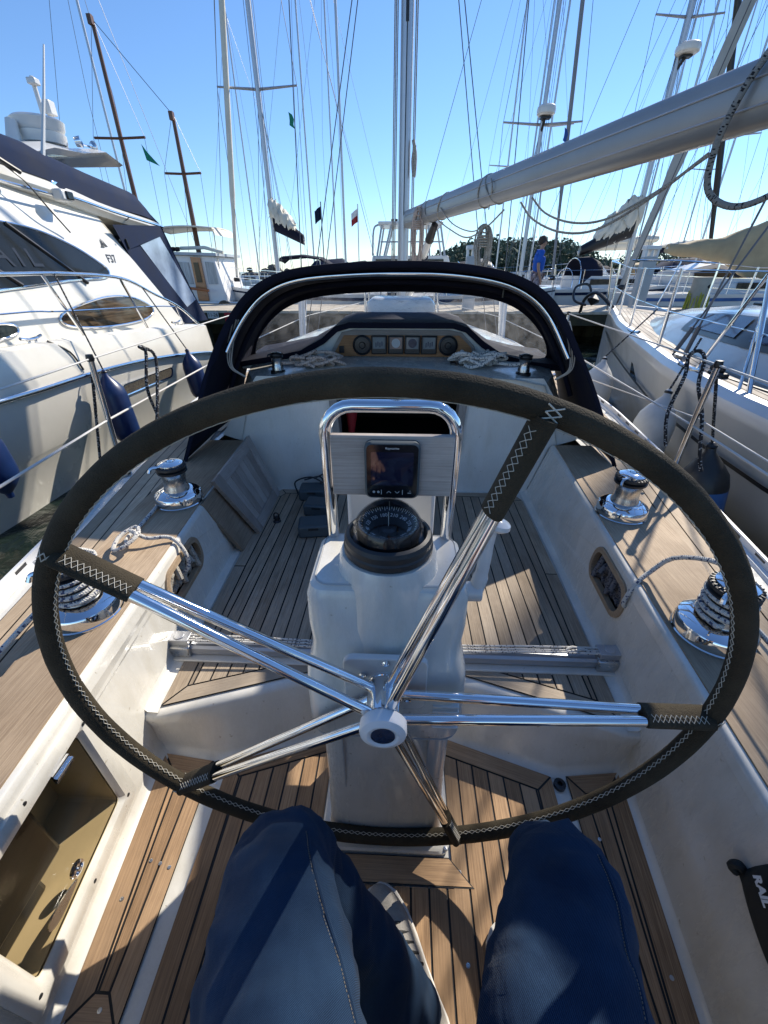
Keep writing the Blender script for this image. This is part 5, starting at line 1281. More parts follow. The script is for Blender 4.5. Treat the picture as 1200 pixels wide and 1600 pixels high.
# side rail
RT_ = [(-2.98, .5, 1.36), (-2.98, 2.4, 1.37), (-3.0, 3.44, 1.36), (-3.0, 4.11, 1.36), (-3.0, 4.96, 1.31), (-3.0, 5.52, 1.14), (-3.0, 6.08, .96), (-3.0, 6.55, .70)]
mb = MB(); mb.tube(catmull(RT_, 6), .016, 10); rl = build(mb, "side_rail", chrome, my_)
mb = MB(); mb.tube(catmull([(-2.98, .5, 1.10), (-3.0, 3.29, 1.10), (-3.0, 3.95, 1.07), (-3.0, 5.45, 1.01), (-3.0, 6.0, .97)], 4), .007, 6); build(mb, "mid_wire", chrome, rl)
for (y0, z0, y1) in ((3.85, 1.36, 4.12), (4.92, 1.315, 5.22), (2.6, 1.37, 2.85), (6.0, .985, 6.12)):
    mb = MB(); mb.tube([(-3.0, y0, z0), (-3.01, y1, bulz(y1))], .0125, 8); build(mb, "rail_post", chrome, rl)
mb = MB(); mb.tube(catmull([(-3.45, 5.18, 2.02), (-3.44, 5.22, 2.04), (-3.44, 6.0, 1.98), (-3.44, 6.95, 1.93), (-3.46, 7.0, 1.92)], 5), .013, 8); mb.tube([(-3.44, 6.2, 1.965), (-3.50, 6.2, 1.93)], .008, 6); build(mb, "flybridge_handrail", chrome, my_)
mb = MB(); mb.tube(catmull([(-3.55, 3.4, 2.10), (-3.50, 3.8, 2.08), (-3.45, 4.9, 2.03), (-3.48, 5.0, 2.02)], 5), .013, 8); build(mb, "flybridge_handrail", chrome, my_)
mb = MB(); mb.box((-3.40, 5.0, 2.03), (.11, .15, .10)); nl = build(mb, "navigation_light", gelw, my_, bevel=.02)
mb = MB(); mb.box((-3.355, 5.03, 2.03), (.05, .10, .07)); build(mb, "light_lens", glassd, nl, bevel=.01)
mb = MB()
mb.tube([(-3.40, 5.92, 1.72), (-3.40, 5.95, 1.62)], .012, 6)
for y, z in ((5.80, 1.70), (5.98, 1.45), (6.12, 1.22), (6.36, .98)): mb.lathe([(.012, 0), (.012, .006), (0, .007)], (EX + .012, y, z), (1, 0, 0), 10)
build(mb, "canvas_studs", black, my_)
# radar arch wing, dome, horn, antenna
mb = MB(); rings = []
for y, z, hw, th in ((5.4, 2.45, .9, .10), (6.0, 2.62, .9, .08), (6.6, 2.68, .85, .07), (7.2, 2.80, .8, .055), (7.7, 2.74, .72, .03)):
    rings.append([(-4.95 + x, y, z + zz) for x, zz in ((-hw, -th), (hw, -th), (hw + .06, -th * .3), (hw * .9, th * .4), (-hw * .9, th * .4), (-hw - .06, -th * .3))])
mb.loft(rings); ar = build(mb, "radar_arch", gelw, my_)
mb = MB(); mb.lathe([(.25, 0), (.26, .03), (.265, .10), (.245, .11), (.25, .115), (.27, .15), (.285, .22), (.25, .245), (.1, .25), (0, .25)], (-4.5, 6.58, 2.74), n=32); rd = build(mb, "radar_dome", gelw, my_, sharp=25)
mb = MB(); mb.tube([(-4.25, 6.9, 2.82), (-4.25, 7.2, 2.83)], .012, 8); mb.lathe([(.035, 0), (.06, .03), (.075, .035), (.03, .02)], (-4.25, 7.15, 2.83), (.3, 1, 0), 18); mb.lathe([(.05, 0), (.06, .07), (0, .07)], (-4.2, 6.75, 2.80), (.8, .3, .1), 18); build(mb, "horn", chrome, ar)
mb = MB(); mb.box((-4.4, 6.75, 3.12), (.08, .12, .14)); mb.cyl((-4.45, 6.66, 2.95), (-4.45, 6.66, 3.38), .025); mb.box((-4.42, 6.62, 3.32), (.1, .10, .06)); mb.cyl((-4.45, 6.7, 3.0), (-4.4, 6.8, 3.1), .02); build(mb, "mast_light", gelw, rd, bevel=.01)
mb = MB(); mb.tube([(-4.6, 6.2, 2.66), (-4.6, 6.28, 2.90)], [.08, .06], 10); build(mb, "dome_pod", gelw, ar)
mb = MB(); mb.tube([(-3.60, 5.16, 2.14), (-3.60, 5.165, 2.32), (-3.60, 5.5, 2.9), (-3.60, 5.73, 3.32)], [.022, .02, .012, .008], 8); an = build(mb, "antenna", gelw, my_)
mb = MB(); mb.box((-3.56, 5.12, 2.13), (.10, .10, .07)); mb.cyl((-3.56, 5.10, 2.10), (-3.58, 5.15, 2.24), .028); build(mb, "antenna_mount", chrome, an, bevel=.01)
mb = MB(); mb.tube(catmull([(-3.50, 4.5, 2.19), (-3.44, 4.62, 2.08), (-3.40, 4.75, 1.9), (-3.40, 4.95, 1.72)], 5), .007, 6); mb.tube([(-3.50, 4.4, 2.24), (-3.46, 4.62, 2.15)], .02, 8); build(mb, "canvas_tie", black, my_)
# cleats
mb = MB()
for y in (3.55, 6.0): mb.tube(catmull([(-3.05, y - .11, bulz(y) + .045), (-3.05, y - .04, bulz(y) + .03), (-3.05, y + .04, bulz(y) + .03), (-3.05, y + .11, bulz(y) + .045)], 4), .013, 8); mb.cyl((-3.05, y - .035, bulz(y) - .02), (-3.05, y - .035, bulz(y) + .03), .012); mb.cyl((-3.05, y + .035, bulz(y) - .02), (-3.05, y + .035, bulz(y) + .03), .012)
build(mb, "cleat", chrome, my_)
mb = MB(); mb.tube(catmull([(hx(3.8) - .08, 3.62, .87), (hx(3.8) - .02, 3.75, .76), (hx(3.8) + .01, 3.8, .60)], 4), .008, 6); build(mb, "gutter_seam", rubber, my_)
fender("fender", (-2.78, 3.90, .58), (-2.72, 3.88, -.20), .125, (fendn,), "navy fender on the motor yacht's side behind our port stanchion", "motor yacht's navy fenders", (-2.99, 3.98, 1.36))
fender("fender", (-2.80, 5.62, .50), (-2.72, 5.62, -.22), .12, (fendn,), "navy fender hanging near the motor yacht's stern, beside our sprayhood", "motor yacht's navy fenders", (-3.0, 5.30, 1.22))
fender("fender", (-2.78, 2.46, .60), (-2.74, 2.48, -.02), .125, (fendn,), "navy fender on the motor yacht cut off by the left edge of the photo", "motor yacht's navy fenders", (-2.99, 2.4, 1.36))

# ================================================================ SAILING YACHT TO STARBOARD
sy = thing("neighbour_yacht", (3.9, 3.5, WATER), "white sailing yacht with pale teak deck and dark cabin windows alongside to starboard", "sailing yacht")
CX = 3.95
hbr = lambda y: pw([(-4, 2.0), (0, 2.1), (2.2, 2.12), (3.4, 1.92), (4.6, 1.58), (6.0, 1.16), (7.2, .70), (8.2, .32), (8.9, .03)], y)
shr = lambda y: .72 + .010 * max(0, y)
mb = MB(); YR = frange(-4, 8.9, 26); SEC = []
for y in YR:
    h, z = hbr(y), shr(y); f_ = min(1, h / 1.2)
    SEC.append([(CX - h, y, z), (CX - h - .012, y, z - .05), (CX - h + .01, y, z - .08), (CX - h + .10 * f_, y, z - .45), (CX - h + .32 * f_, y, -.05), (CX - h * .66, y, WATER), (CX - h * .4, y, WATER - .3)])
mb.loft(SEC, closed=False); mb.loft([[(2 * CX - x, y, z) for x, y, z in s_] for s_ in SEC], closed=False); build(mb, "hull", gelw, sy, sharp=50)
mb = MB(); mb.loft([[(CX - hbr(y) + .04 * min(1, hbr(y)) - .012, y, shr(y) - .30), (CX - hbr(y) + .045 * min(1, hbr(y)) - .012, y, shr(y) - .325)] for y in YR[:-2]], closed=False); mb.loft([[(CX - hbr(y) * .80 - .0, y, WATER + .12), (CX - hbr(y) * .74, y, WATER + .02)] for y in YR[:-2]], closed=False)
build(mb, "hull_stripe", black, sy)
mb = MB(); mb.loft([[(CX - hbr(y) + .0, y, shr(y) - .004), (CX + hbr(y), y, shr(y) - .004)] for y in YR], closed=False); build(mb, "deck", gel, sy)
mb = MB()
for k in range(26):
    w_ = .062
    for s in (-1, 1):
        Y2 = [y for y in frange(-3.8, 8.6, 60) if hbr(y) - .16 - k * w_ > .02]
        if len(Y2) > 1: strip(mb, lambda y: CX + s * max(.004, hbr(y) - .16 - (k + 1) * w_ + .008), lambda y: CX + s * (hbr(y) - .16 - k * w_), Y2, lambda y: shr(y) + .004)
mb.m = 1; mb.loft([[(CX - max(.01, hbr(y) - .15), y, shr(y)), (CX + max(.01, hbr(y) - .15), y, shr(y))] for y in YR], closed=False)
build(mb, "deck_planking", [silverteak, caulk], sy, fixn=False)
for s in (-1, 1):
    mb = MB(); mb.loft([[(CX + s * (hbr(y) - .10), y, shr(y) + .0), (CX + s * (hbr(y) - .09), y, shr(y) + .045), (CX + s * (hbr(y) - .03), y, shr(y) + .045), (CX + s * (hbr(y)), y, shr(y))] for y in YR[:-1]], closed=False); build(mb, "toe_rail", alu, sy)
# cabin trunk
cw = lambda y: pw([(-3, 1.65), (2.0, 1.60), (3.3, 1.47), (5.0, 1.05), (6.2, .55), (6.9, .12)], y)
cz = lambda y: shr(y) + pw([(-3, .52), (2, .42), (4, .32), (5.6, .17), (6.9, .02)], y)
mb = MB(); rings = []
for y in frange(-3, 6.9, 22):
    c, z0, z1 = cw(y), shr(y), cz(y); rings.append([(CX - c - .10, y, z0), (CX - c - .02, y, lerp(z0, z1, .55)), (CX - c + .08, y, z1 - .02), (CX - c + .2, y, z1 + .02), (CX, y, z1 + .08), (CX + c - .2, y, z1 + .02), (CX + c - .08, y, z1 - .02), (CX + c + .02, y, lerp(z0, z1, .55)), (CX + c + .10, y, z0)])
mb.loft(rings, closed=False); build(mb, "cabin_trunk", mat("pale_grey_gelcoat", (.50, .54, .57), .22, var=.04, coat=.4), sy, sharp=60)
def trunk(y, t_, lift=.012):
    c, z0, z1 = cw(y), shr(y), cz(y)
    pts = [V((CX - c - .10, y, z0)), V((CX - c - .02, y, lerp(z0, z1, .55))), V((CX - c + .08, y, z1 - .02)), V((CX - c + .2, y, z1 + .02))]
    k = t_ * 3; i = min(2, int(k)); return lerp(pts[i], pts[i + 1], k - i) + V((-lift, 0, lift * .5))
mb = MB(); mb.loft([[trunk(y, lerp(.26, .72, q / 5), .008) for q in range(6)] for y in frange(-1.5, 4.5, 24)], closed=False); 
wf = build(mb, "window_band", mat("grey_window_band", (.035, .038, .042), .3), sy)
for a, b_ in ((3.4, 4.35), (2.35, 3.2), (1.4, 2.2), (.2, 1.2)):
    mb = MB(); mb.loft([[trunk(y, lerp(.33, .66, q / 4), .014) for q in range(5)] for y in frange(a, b_, 8)], closed=False); build(mb, "cabin_window", glassb, wf)
mb = MB(); mb.box((CX - .2, 4.5, cz(4.5) + .06), (.5, .5, .03)); mb.box((CX - .55, 3.2, cz(3.2) + .07), (.12, .2, .06)); build(mb, "deck_hatch", glassd, sy, bevel=.01)
mb = MB(); mb.box((2.19, 3.02, shr(2.7) + .02), (.05, .16, .035)); mb.box((2.19, 3.02, shr(2.7) + .055), (.035, .08, .04)); mb.lathe([(.022, 0), (.022, .02), (0, .02)], (2.175, 3.06, shr(2.7) + .06), (-1, 0, 0), 14); build(mb, "genoa_car", black, sy, bevel=.01)
mb = MB(); mb.box((2.22, 2.2, shr(2) + .012), (.022, 3.0, .014)); build(mb, "genoa_track", rubber, sy)
# stanchions, lines, pulpit
PS = [(-1.6, 1.0), (1.72, 1.0), (3.95, 1.0), (5.4, 1.0), (6.7, 1.0)]
for s in (-1, 1):
    pts = []
    for y, h in PS:
        x = CX + s * (hbr(y) - .07); lean = -.0; mb = MB(); mb.tube([(x, y, shr(y)), (x + s * .02, y - .03, shr(y) + .64)], .0135, 10); build(mb, "stanchion", chrome, sy); pts.append((x + s * .02, y - .03, shr(y) + .63))
    pp = [(CX + s * .72, 7.3, shr(7.3) + .68), (CX + s * .55, 8.0, shr(8) + .72), (CX + s * .12, 8.75, shr(8.7) + .74)]
    mb = MB(); mb.tube(catmull(pp, 6), .0135, 8); mb.tube([(CX + s * .70, 7.3, shr(7.3)), pp[0]], .0135, 8); mb.tube([(CX + s * .40, 8.1, shr(8.0)), pp[1]], .0135, 8); build(mb, "pulpit", chrome, sy)
    mb = MB(); mb.tube(pts + [pp[0]], .004, 6); build(mb, "lifeline", chrome, sy)
    mb = MB(); mb.tube([V(p) - V((0, 0, .3)) for p in pts] + [V(pp[0]) - V((0, 0, .3))], .004, 6); build(mb, "lifeline", chrome, sy)
# raked gate stanchion bundle near us with tied ends
x = CX - hbr(2.55) + .09
mb = MB(); mb.tube([(x, 2.42, shr(2.4)), (x + .06, 2.72, shr(2.4) + .66), (x + .12, 2.78, shr(2.4) + .66), (x + .16, 2.72, shr(2.4) + .58)], .0135, 10); mb.tube([(x + .02, 3.0, shr(3)), (x + .07, 2.74, shr(2.4) + .62)], .010, 8); mb.tube([(x - .02, 2.48, shr(2.4)), (x + .10, 2.74, shr(2.4) + .60)], .009, 8); build(mb, "gate_stanchion", chrome, sy)
mb = MB(); mb.tube([(x + .1, 2.78, shr(2.4) + .68), (x + .12, 2.80, shr(2.4) + .80)], .018, 10); mb.tube([(x + .12, 2.80, shr(2.4) + .72), (x + .40, 3.0, 3.3)], .009, 6); build(mb, "flag_halyard", red, sy)
# mast and shrouds
mb = MB(); mb.tube([(CX, 3.1, cz(3.1)), (CX, 3.1, 13.5)], .09, 16); ms = build(mb, "mast", alu, sy)
for p, q in (((CX - hbr(3.6) + .16, 3.55, shr(3.5)), (CX - 1.1, 3.1, 5.8)), ((CX - hbr(3.5) + .13, 3.62, shr(3.5)), (CX - .06, 3.1, 5.6)), ((CX, 8.7, shr(8.7)), (CX, 3.2, 13.2))):
    mb = MB(); mb.tube([p, q], .007, 6); d = (V(q) - V(p)).normalized(); mb.tube([V(p), V(p) + d * .06, V(p) + d * .07, V(p) + d * .26, V(p) + d * .27], [.006, .006, .016, .016, .006], 8); build(mb, "shroud", wire, sy)
mb = MB(); mb.box((CX - hbr(3.6) + .15, 3.58, shr(3.5) + .02), (.03, .14, .05)); build(mb, "chainplate", steel, sy)
for k, y in enumerate((3.05, 4.9)):
    mb = MB(); xx = CX - hbr(y) + .03; mb.tube(catmull([(xx, y - .12, shr(y) + .06), (xx, y - .04, shr(y) + .05), (xx, y + .04, shr(y) + .05), (xx, y + .12, shr(y) + .06)], 4), .014, 8); build(mb, "cleat", chrome, sy)
mb = MB(); mb.tube(catmull([(CX - .4, 7.9, shr(8) + .05), (CX - .55, 8.3, shr(8) + .25), (CX - .62, 8.6, shr(8) + .15), (CX - .55, 8.9, shr(8) - .1)], 5), .03, 8); mb.tube(catmull([(CX - .65, 8.45, shr(8) + .05), (CX - .78, 8.7, shr(8) + .12), (CX - .72, 8.9, shr(8) + .32), (CX - .5, 8.9, shr(8) + .36), (CX - .42, 8.8, shr(8) + .15)], 5), .022, 8); mb.lathe([(.0, 0), (.12, .1), (.0, .22)], (CX - .45, 8.7, shr(8) + .02), (0.3, .3, 1), 6); build(mb, "anchor", black, sy)
mb = MB(); mb.poly([(CX - hbr(4.35) - .0 + .035, 4.25, .52), (CX - hbr(4.6) + .045, 4.62, .56), (CX - hbr(4.6) + .06, 4.62, .44), (CX - hbr(4.35) + .05, 4.25, .42)]); build(mb, "hull_port", glassd, sy)
fender("fender", (2.10, 4.55, .62), (1.98, 4.35, -.08), .15, (fendw,), "big pale fender farther up the starboard neighbour's side, beside our sprayhood", "starboard neighbour's pale fenders", (CX - hbr(4.9) + .1, 4.7, 1.05))
fender("fender", (1.86, 2.95, .68), (1.72, 2.85, -.02), .13, (fendw,), "pale fender on the starboard neighbour nearest to us, behind our stanchion", "starboard neighbour's pale fenders", (1.98, 3.0, 1.0))

# ================================================================ HARBOUR
mb = MB(); mb.poly([(-900, -60, 0), (900, -60, 0), (900, 1500, 0), (-900, 1500, 0)]); mb.v = [(x, y, WATER) for x, y, z in mb.v]
build(mb, "water", water_m, kind="structure", fixn=False)
PZ = .44
root = thing("pier", (0, 13.6, WATER), "pale plank topped pier with dark weedy side running across behind the bows", "pier")
mb = MB(); k = 0
for i in range(150):
    x = -24 + i * .34; mb.m = 0; mb.box((x, 13.65, PZ - .03 + .004 * math.sin(i * 7)), (.325, 2.55, .06))
build(mb, "deck", mat("pier_planks", (.46, .40, .31), .9, var=.25, scale=2, bump=.3), root)
mb = MB()
for y in (12.45, 14.85): mb.box((1.5, y, PZ - .20), (51, .12, .28))
build(mb, "beam", concw, root)
for i in range(18):
    x = -23 + i * 2.9
    for yy in (12.6, 14.7): mb = MB(); mb.tube([(x, yy, -1.2), (x, yy, PZ - .07)], .16, 12); build(mb, "pile", concw, root)
mb = MB(); mb.box((0, 14.9, -.3), (51, .1, .9)); build(mb, "back_wall", concw, root)
mb = MB(); mb.box((-5.22, 12.375, .33), (.30, .02, .17)); sg = build(mb, "berth_sign", lightgrey, root)
text("11-26", "berth_number", .12, black, sg, (-5.22, 12.364, .33), (1, 0, 0), (0, 0, 1), .002, bold=.002)
mb = MB(); mb.box((-4.72, 12.37, .28), (.36, .03, .22)); build(mb, "red_board", red, root, bevel=.005)
# power pedestals, mooring pile
def pedestal(x, y, w_, h, label):
    r_ = thing("power_pedestal", (x, y, PZ), label, "pedestal", "power pedestals on the pier")
    mb = MB(); mb.box((x, y, PZ + h * .42), (w_, .22, h * .84)); build(mb, "body", lightgrey, r_, bevel=.015)
    mb = MB(); mb.box((x, y, PZ + h * .97), (w_ * 1.08, .26, h * .06)); build(mb, "cap", white, r_, bevel=.01)
    mb = MB()
    for s in (-1, 0, 1): mb.box((x + s * w_ * .42, y, PZ + h * .89), (w_ * .14, .2, h * .12))
    build(mb, "lamp_frame", white, r_); 
    mb = MB(); mb.box((x - w_ * .2, y - .112, PZ + h * .6), (w_ * .3, .02, .12)); mb.box((x + w_ * .22, y - .112, PZ + h * .6), (w_ * .3, .02, .12)); build(mb, "socket", gelg, r_, bevel=.004)
pedestal(1.83, 13.0, .32, 1.52, "grey power pedestal on the pier just right of our mast")
pedestal(6.32, 12.75, .34, 1.50, "tall pale power pedestal on the pier beyond the starboard neighbour's bow")
pedestal(12.3, 13.0, .34, 1.45, "power pedestal on the pier at the right edge behind the neighbour's rigging")
root = thing("mooring_pile", (7.55, 12.15, WATER), "grey mooring pile hung with yellow green weed lines before the pier", "pile")
mb = MB(); mb.tube([(7.55, 12.15, -1.2), (7.5, 12.15, 1.25)], .22, 18); build(mb, "post", concrete, root)
mb = MB(); mb.tube([(7.5, 12.0, 1.05), (7.62, 11.91, 1.05)], .045, 8); build(mb, "ring_hole", black, root)
mb = MB()
random.seed(11)
for k in range(26):
    a = random.uniform(2.6, 6.6); x0, y0 = 7.5 + .24 * math.cos(a), 12.15 + .24 * math.sin(a); mb.tube([(x0, y0, .75 + random.random() * .2), (x0 * 1 + random.uniform(-.08, .08), y0, .3), (x0 + random.uniform(-.15, .15), y0, -.25)], .014, 5)
build(mb, "weed", yellow, root)

# ---- background craft
def stay(mb, p, q, r_=.008): mb.tube([p, q], r_, 5)
def bg_boat(x0, x1, y, hull_h, mx, top, label, stripe=None, hood=None, spread=(), furl=None, boom=None, cover=None, mastr=.085, mastm=None, hullm=None, group="sailing boats beyond the pier", radar=None, flag=None, cabin=True, dirn=1, beam=1.6, stays=True, hood_x=None, seedv=0, lite=False):
    """yacht lying along the far side of the pier from x0 (stern) to x1 (bow)"""
    L = abs(x1 - x0); sg = 1 if x1 > x0 else -1; zs = WATER + hull_h
    root = thing("sailboat", ((x0 + x1) / 2, y, WATER), label, "sailboat", group)
    st = lambda t_: x0 + (x1 - x0) * t_
    half = lambda t_: beam * pw([(0, .72), (.25, .95), (.5, 1.0), (.75, .7), (.92, .25), (1, .03)], t_)
    ts = frange(0, 1, 14); mb = MB(); secs = []
    for t_ in ts:
        h = half(t_); z = zs + .25 * t_ ** 2; xx = st(t_)
        secs.append([(xx, y - h, z), (xx, y - h * .97, z - .25), (xx - sg * .10 * t_, y - h * .9, WATER + .25), (xx - sg * .3 * t_, y - h * .75, WATER - .1), (xx - sg * .3 * t_, y + h * .75, WATER - .1), (xx - sg * .1 * t_, y + h * .9, WATER + .25), (xx, y + h * .97, z - .25), (xx, y + h, z)])
    mb.loft(secs, closed=True); build(mb, "hull", hullm or gelw, root, sharp=40)
    if stripe is not None:
        mb = MB(); mb.loft([[(st(t_), y - half(t_) * .99 - .012, zs + .25 * t_ ** 2 - .10), (st(t_) - sg * .03, y - half(t_) * .98 - .012, zs + .25 * t_ ** 2 - .19)] for t_ in ts], closed=False); build(mb, "stripe", stripe, root)
    if cabin:
        mb = MB(); rings = []
        for t_ in frange(.30, .80, 8):
            h = half(t_) * .62; hh = pw([(.30, .42), (.6, .36), (.80, .06)], t_); z = zs + .25 * t_ ** 2 - .02; rings.append([(st(t_), y - h, z), (st(t_), y - h * .9, z + hh), (st(t_), y + h * .9, z + hh), (st(t_), y + h, z)])
        mb.loft(rings); cb = build(mb, "cabin", gelw, root, sharp=40)
        for a, b_ in ((.36, .46), (.50, .60)):
            mb = MB(); q = [(st(t_), y - half(t_) * .60 - .02, zs + dz) for t_, dz in ((a, .14), (b_, .16), (b_, .32), (a, .34))]; mb.prism(q, (0, .03, 0)); build(mb, "cabin_window", glassd, cb)
    if hood is not None:
        hx0 = hood_x if hood_x is not None else st(.30); mb = MB(); rings = []
        for dx, hh, wv in ((-.75, .62, .95), (-.5, .95, .95), (0, 1.0, .9), (.35, .85, .8), (.75, .42, .7)):
            rings.append([(hx0 + sg * dx, y + beam * .62 * wv * math.cos(a), zs + .05 + (hh) * max(0, math.sin(a)) ** .6) for a in [math.pi * k / 10 for k in range(11)]])
        mb.loft(rings[1:4], closed=False); hd = build(mb, "sprayhood", hood, root, sharp=70)
        mb = MB(); mb.loft(rings[3:], closed=False); build(mb, "hood_window", vinyl, hd)
        mb = MB(); mb.tube(rings[0], .016, 6); mb.tube(rings[1], .016, 6); build(mb, "hood_bow", chrome, hd)
    mz = zs + .30
    mb = MB(); mb.tube([(mx, y, mz), (mx, y, top)], mastr, 10); ms = build(mb, "mast", mastm or alu, root)
    for z, w_ in spread:
        for s in (-1, 1): mb = MB(); mb.tube([(mx, y, z), (mx + s * w_, y - .05, z + .06)], [.04, .025], 6); build(mb, "spreader", mastm or alu, ms)
    if stays:
        w_ = spread[0][1] if spread else .5; zsp = spread[0][0] if spread else lerp(mz, top, .5)
        mb = MB()
        for s in (-1, 1):
            stay(mb, (mx + s * w_ * .95, y - .3, zs), (mx + s * w_, y - .05, zsp)); stay(mb, (mx + s * w_, y - .05, zsp), (mx + s * .04, y, top - .2))
            if not lite: stay(mb, (mx + s * .7, y - .2, zs), (mx, y, zsp)); stay(mb, (mx + s * .5, y + .4, zs), (mx, y, zsp - .1))
        stay(mb, (st(.98), y, zs + .25), (mx, y, top - .3)); stay(mb, (st(.02), y - .3, zs + .1), (mx, y, top)); 
        for dx in (() if lite else (-.16, .13, .2)): stay(mb, (mx + dx, y - .1, mz + .2), (mx + dx * .5, y, top - .5), .007)
        build(mb, "rigging", wire, root)
    if furl: 
        (p, q, rr_, fm) = furl; mb = MB(); p, q = V(p), V(q); mb.tube([p, lerp(p, q, .004), lerp(p, q, .03), lerp(p, q, .16), lerp(p, q, .19), q], [rr_ * .35, rr_ * .5, rr_ * .6, rr_ * .75, rr_, rr_ * .9], 10); fl = build(mb, "furled_sail", fm, root)
        mb = MB(); mb.lathe([(.10, 0), (.12, .04), (.12, .10), (.09, .14)], p - V((0, 0, .1)), (0, 0, 1), 14); build(mb, "furler_drum", black, fl)
    if boom:
        p, q = V(boom[0]), V(boom[1]); mb = MB(); mb.tube([p, q], .07, 10); bm_ = build(mb, "boom", gelw, root)
        if cover: cover(p, q, bm_)
    if radar:
        rx, ry, rz, rr_ = radar; mb = MB(); mb.lathe([(rr_ * .8, 0), (rr_, .04), (rr_ * 1.05, .12), (rr_, .2), (rr_ * .8, .24), (0, .25)], (rx, ry, rz), n=20); rd = build(mb, "radar_dome", gelw, ms, sharp=30); mb = MB(); mb.tube([(mx, y, rz - .35), (rx, ry, rz - .02)], .04, 6); mb.box((rx, ry - .0, rz - .04), (.3, .2, .05)); build(mb, "radar_bracket", black, ms)
    if flag:
        (fx, fy, fz, fm) = flag; mb = MB(); mb.loft([[(fx + .02 * math.sin(k), fy, fz - k * .10), (fx + .10 + .02 * k + .03 * math.sin(k * 2), fy + .05, fz - .05 - k * .11)] for k in range(4)], closed=False); build(mb, "flag", fm, ms)
    # guard rail round the deck
    mb = MB()
    for z in (.30, .58): mb.tube([(st(t_), y - half(t_) * .96, zs + .25 * t_ ** 2 + z) for t_ in frange(0, .97, 10)], .008, 5)
    for t_ in frange(.02, .97, 7): mb.tube([(st(t_), y - half(t_) * .96, zs + .25 * t_ ** 2), (st(t_), y - half(t_) * .96, zs + .25 * t_ ** 2 + .6)], .012, 6)
    build(mb, "guard_rail", chrome, root)
    return root
def sail_pile(mat_c, mat_s, hc, hs, n_, seed, ragged=.12):
    def f(p, q, parent):
        random.seed(seed); d = (q - p); mb = MB(); rings = []
        for k in range(9):
            c = lerp(p, q, .02 + .96 * k / 8) + V((0, 0, hc * .35 * (1 - k / 10))); h = hc * (1 - .5 * k / 8)
            rings.append([c + V((0, .17 * math.cos(a), h * .55 * math.sin(a))) for a in [2 * math.pi * j / 12 for j in range(12)]])
        mb.loft(rings); build(mb, "sail_bag", mat_c, parent)
        mb = MB(); rings = []
        for k in range(23):
            u = k / 22; c = lerp(p, q, -.08 + .80 * u) + V((0, 0, hc * .55 * (1 - .35 * u) + hs * .30 * (1 - .6 * u))); h = hs * .80 * math.sin(math.pi * min(1, .12 + .80 * u)) ** .5 * (1 - .45 * u)
            rings.append([c + V((.10 * noise.noise(V((u * 9, j * .9, seed))), (.20 + .10 * noise.noise(V((u * 11, j * .7, seed + 3)))) * math.cos(2 * math.pi * j / 18), h * math.sin(2 * math.pi * j / 18) * (1 + .55 * noise.noise(V((u * 13, j * .8, seed + 7)))))) for j in range(18)])
        mb.loft(rings)
        for k in range(n_ // 7):
            u = random.random(); c = lerp(p, q, .02 + .7 * u) + V((0, 0, hc * .6 * (1 - .3 * u))); L = random.uniform(.5, 1.0); h = hs * (1 - .55 * u) * random.uniform(.5, 1)
            dv = d.normalized() * L * .5; pts = []
            base = [c - dv, c - dv * .5 + V((0, 0, h * .8)), c + V((0, 0, h)), c + dv * .6 + V((0, 0, h * random.uniform(.4, .9))), c + dv]
            oy = random.uniform(-.12, .12)
            mb.loft([[b_ + V((random.uniform(-1, 1) * ragged * .5, oy - .10, random.uniform(-1, 1) * ragged * .4 - .08)) for b_ in base], [b_ + V((random.uniform(-1, 1) * ragged, oy, random.uniform(-1, 1) * ragged * .5)) for b_ in base], [b_ + V((random.uniform(-1, 1) * ragged * .5, oy + .12, -.06)) for b_ in base]], closed=False)
        build(mb, "flaked_sail", mat_s, parent, sharp=60)
    return f
# port side yacht with white furled genoa (B)
bg_boat(-.6, -6.6, 16.8, 1.15, -4.45, 14.0, "sailboat left of our mast with navy boom cover, cream sail heap and pale furled genoa", spread=((6.05, 1.2),), furl=((-5.9, 16.6, 1.15), (-4.5, 16.8, 13.6), .085, sailw), boom=((-4.40, 16.75, 2.66), (-3.40, 16.75, 2.25)), cover=sail_pile(navy, sailw, .55, .55, 26, 4), stripe=navyy, flag=(-3.55, 16.6, 5.5, green), mastr=.075)
# E
bg_boat(-.2, 5.4, 16.9, 1.1, 4.10, 15.0, "sailboat right of our mast with wide spreaders and a white radar dome on its mast", spread=((5.2, 1.18),), mastr=.065, furl=((5.18, 16.8, 1.2), (4.2, 16.9, 14.5), .06, mat("grey_furl", (.22, .23, .25), .6)), radar=(4.12, 16.70, 5.35, .26), flag=(4.74, 16.7, 5.1, mat("flag_blue", (.02, .08, .3), .8)), hood=navy, stripe=navyy, hood_x=2.4)
# G / J
bg_boat(4.3, 11.2, 18.4, 1.25, 8.32, 13.2, "sailboat with white sail heaped on a black boom bag, open sprayhood and black furled genoa", stripe=navyy, hood=navy, hood_x=6.9, spread=((7.9, 1.0),), furl=((11.3, 18.3, 1.4), (8.4, 18.4, 13.0), .10, black), boom=((8.25, 18.35, 2.55), (6.45, 18.35, 1.95)), cover=sail_pile(black, sailw, .62, .85, 44, 8, .10), radar=(8.45, 18.2, 7.05, .33), mastr=.085)
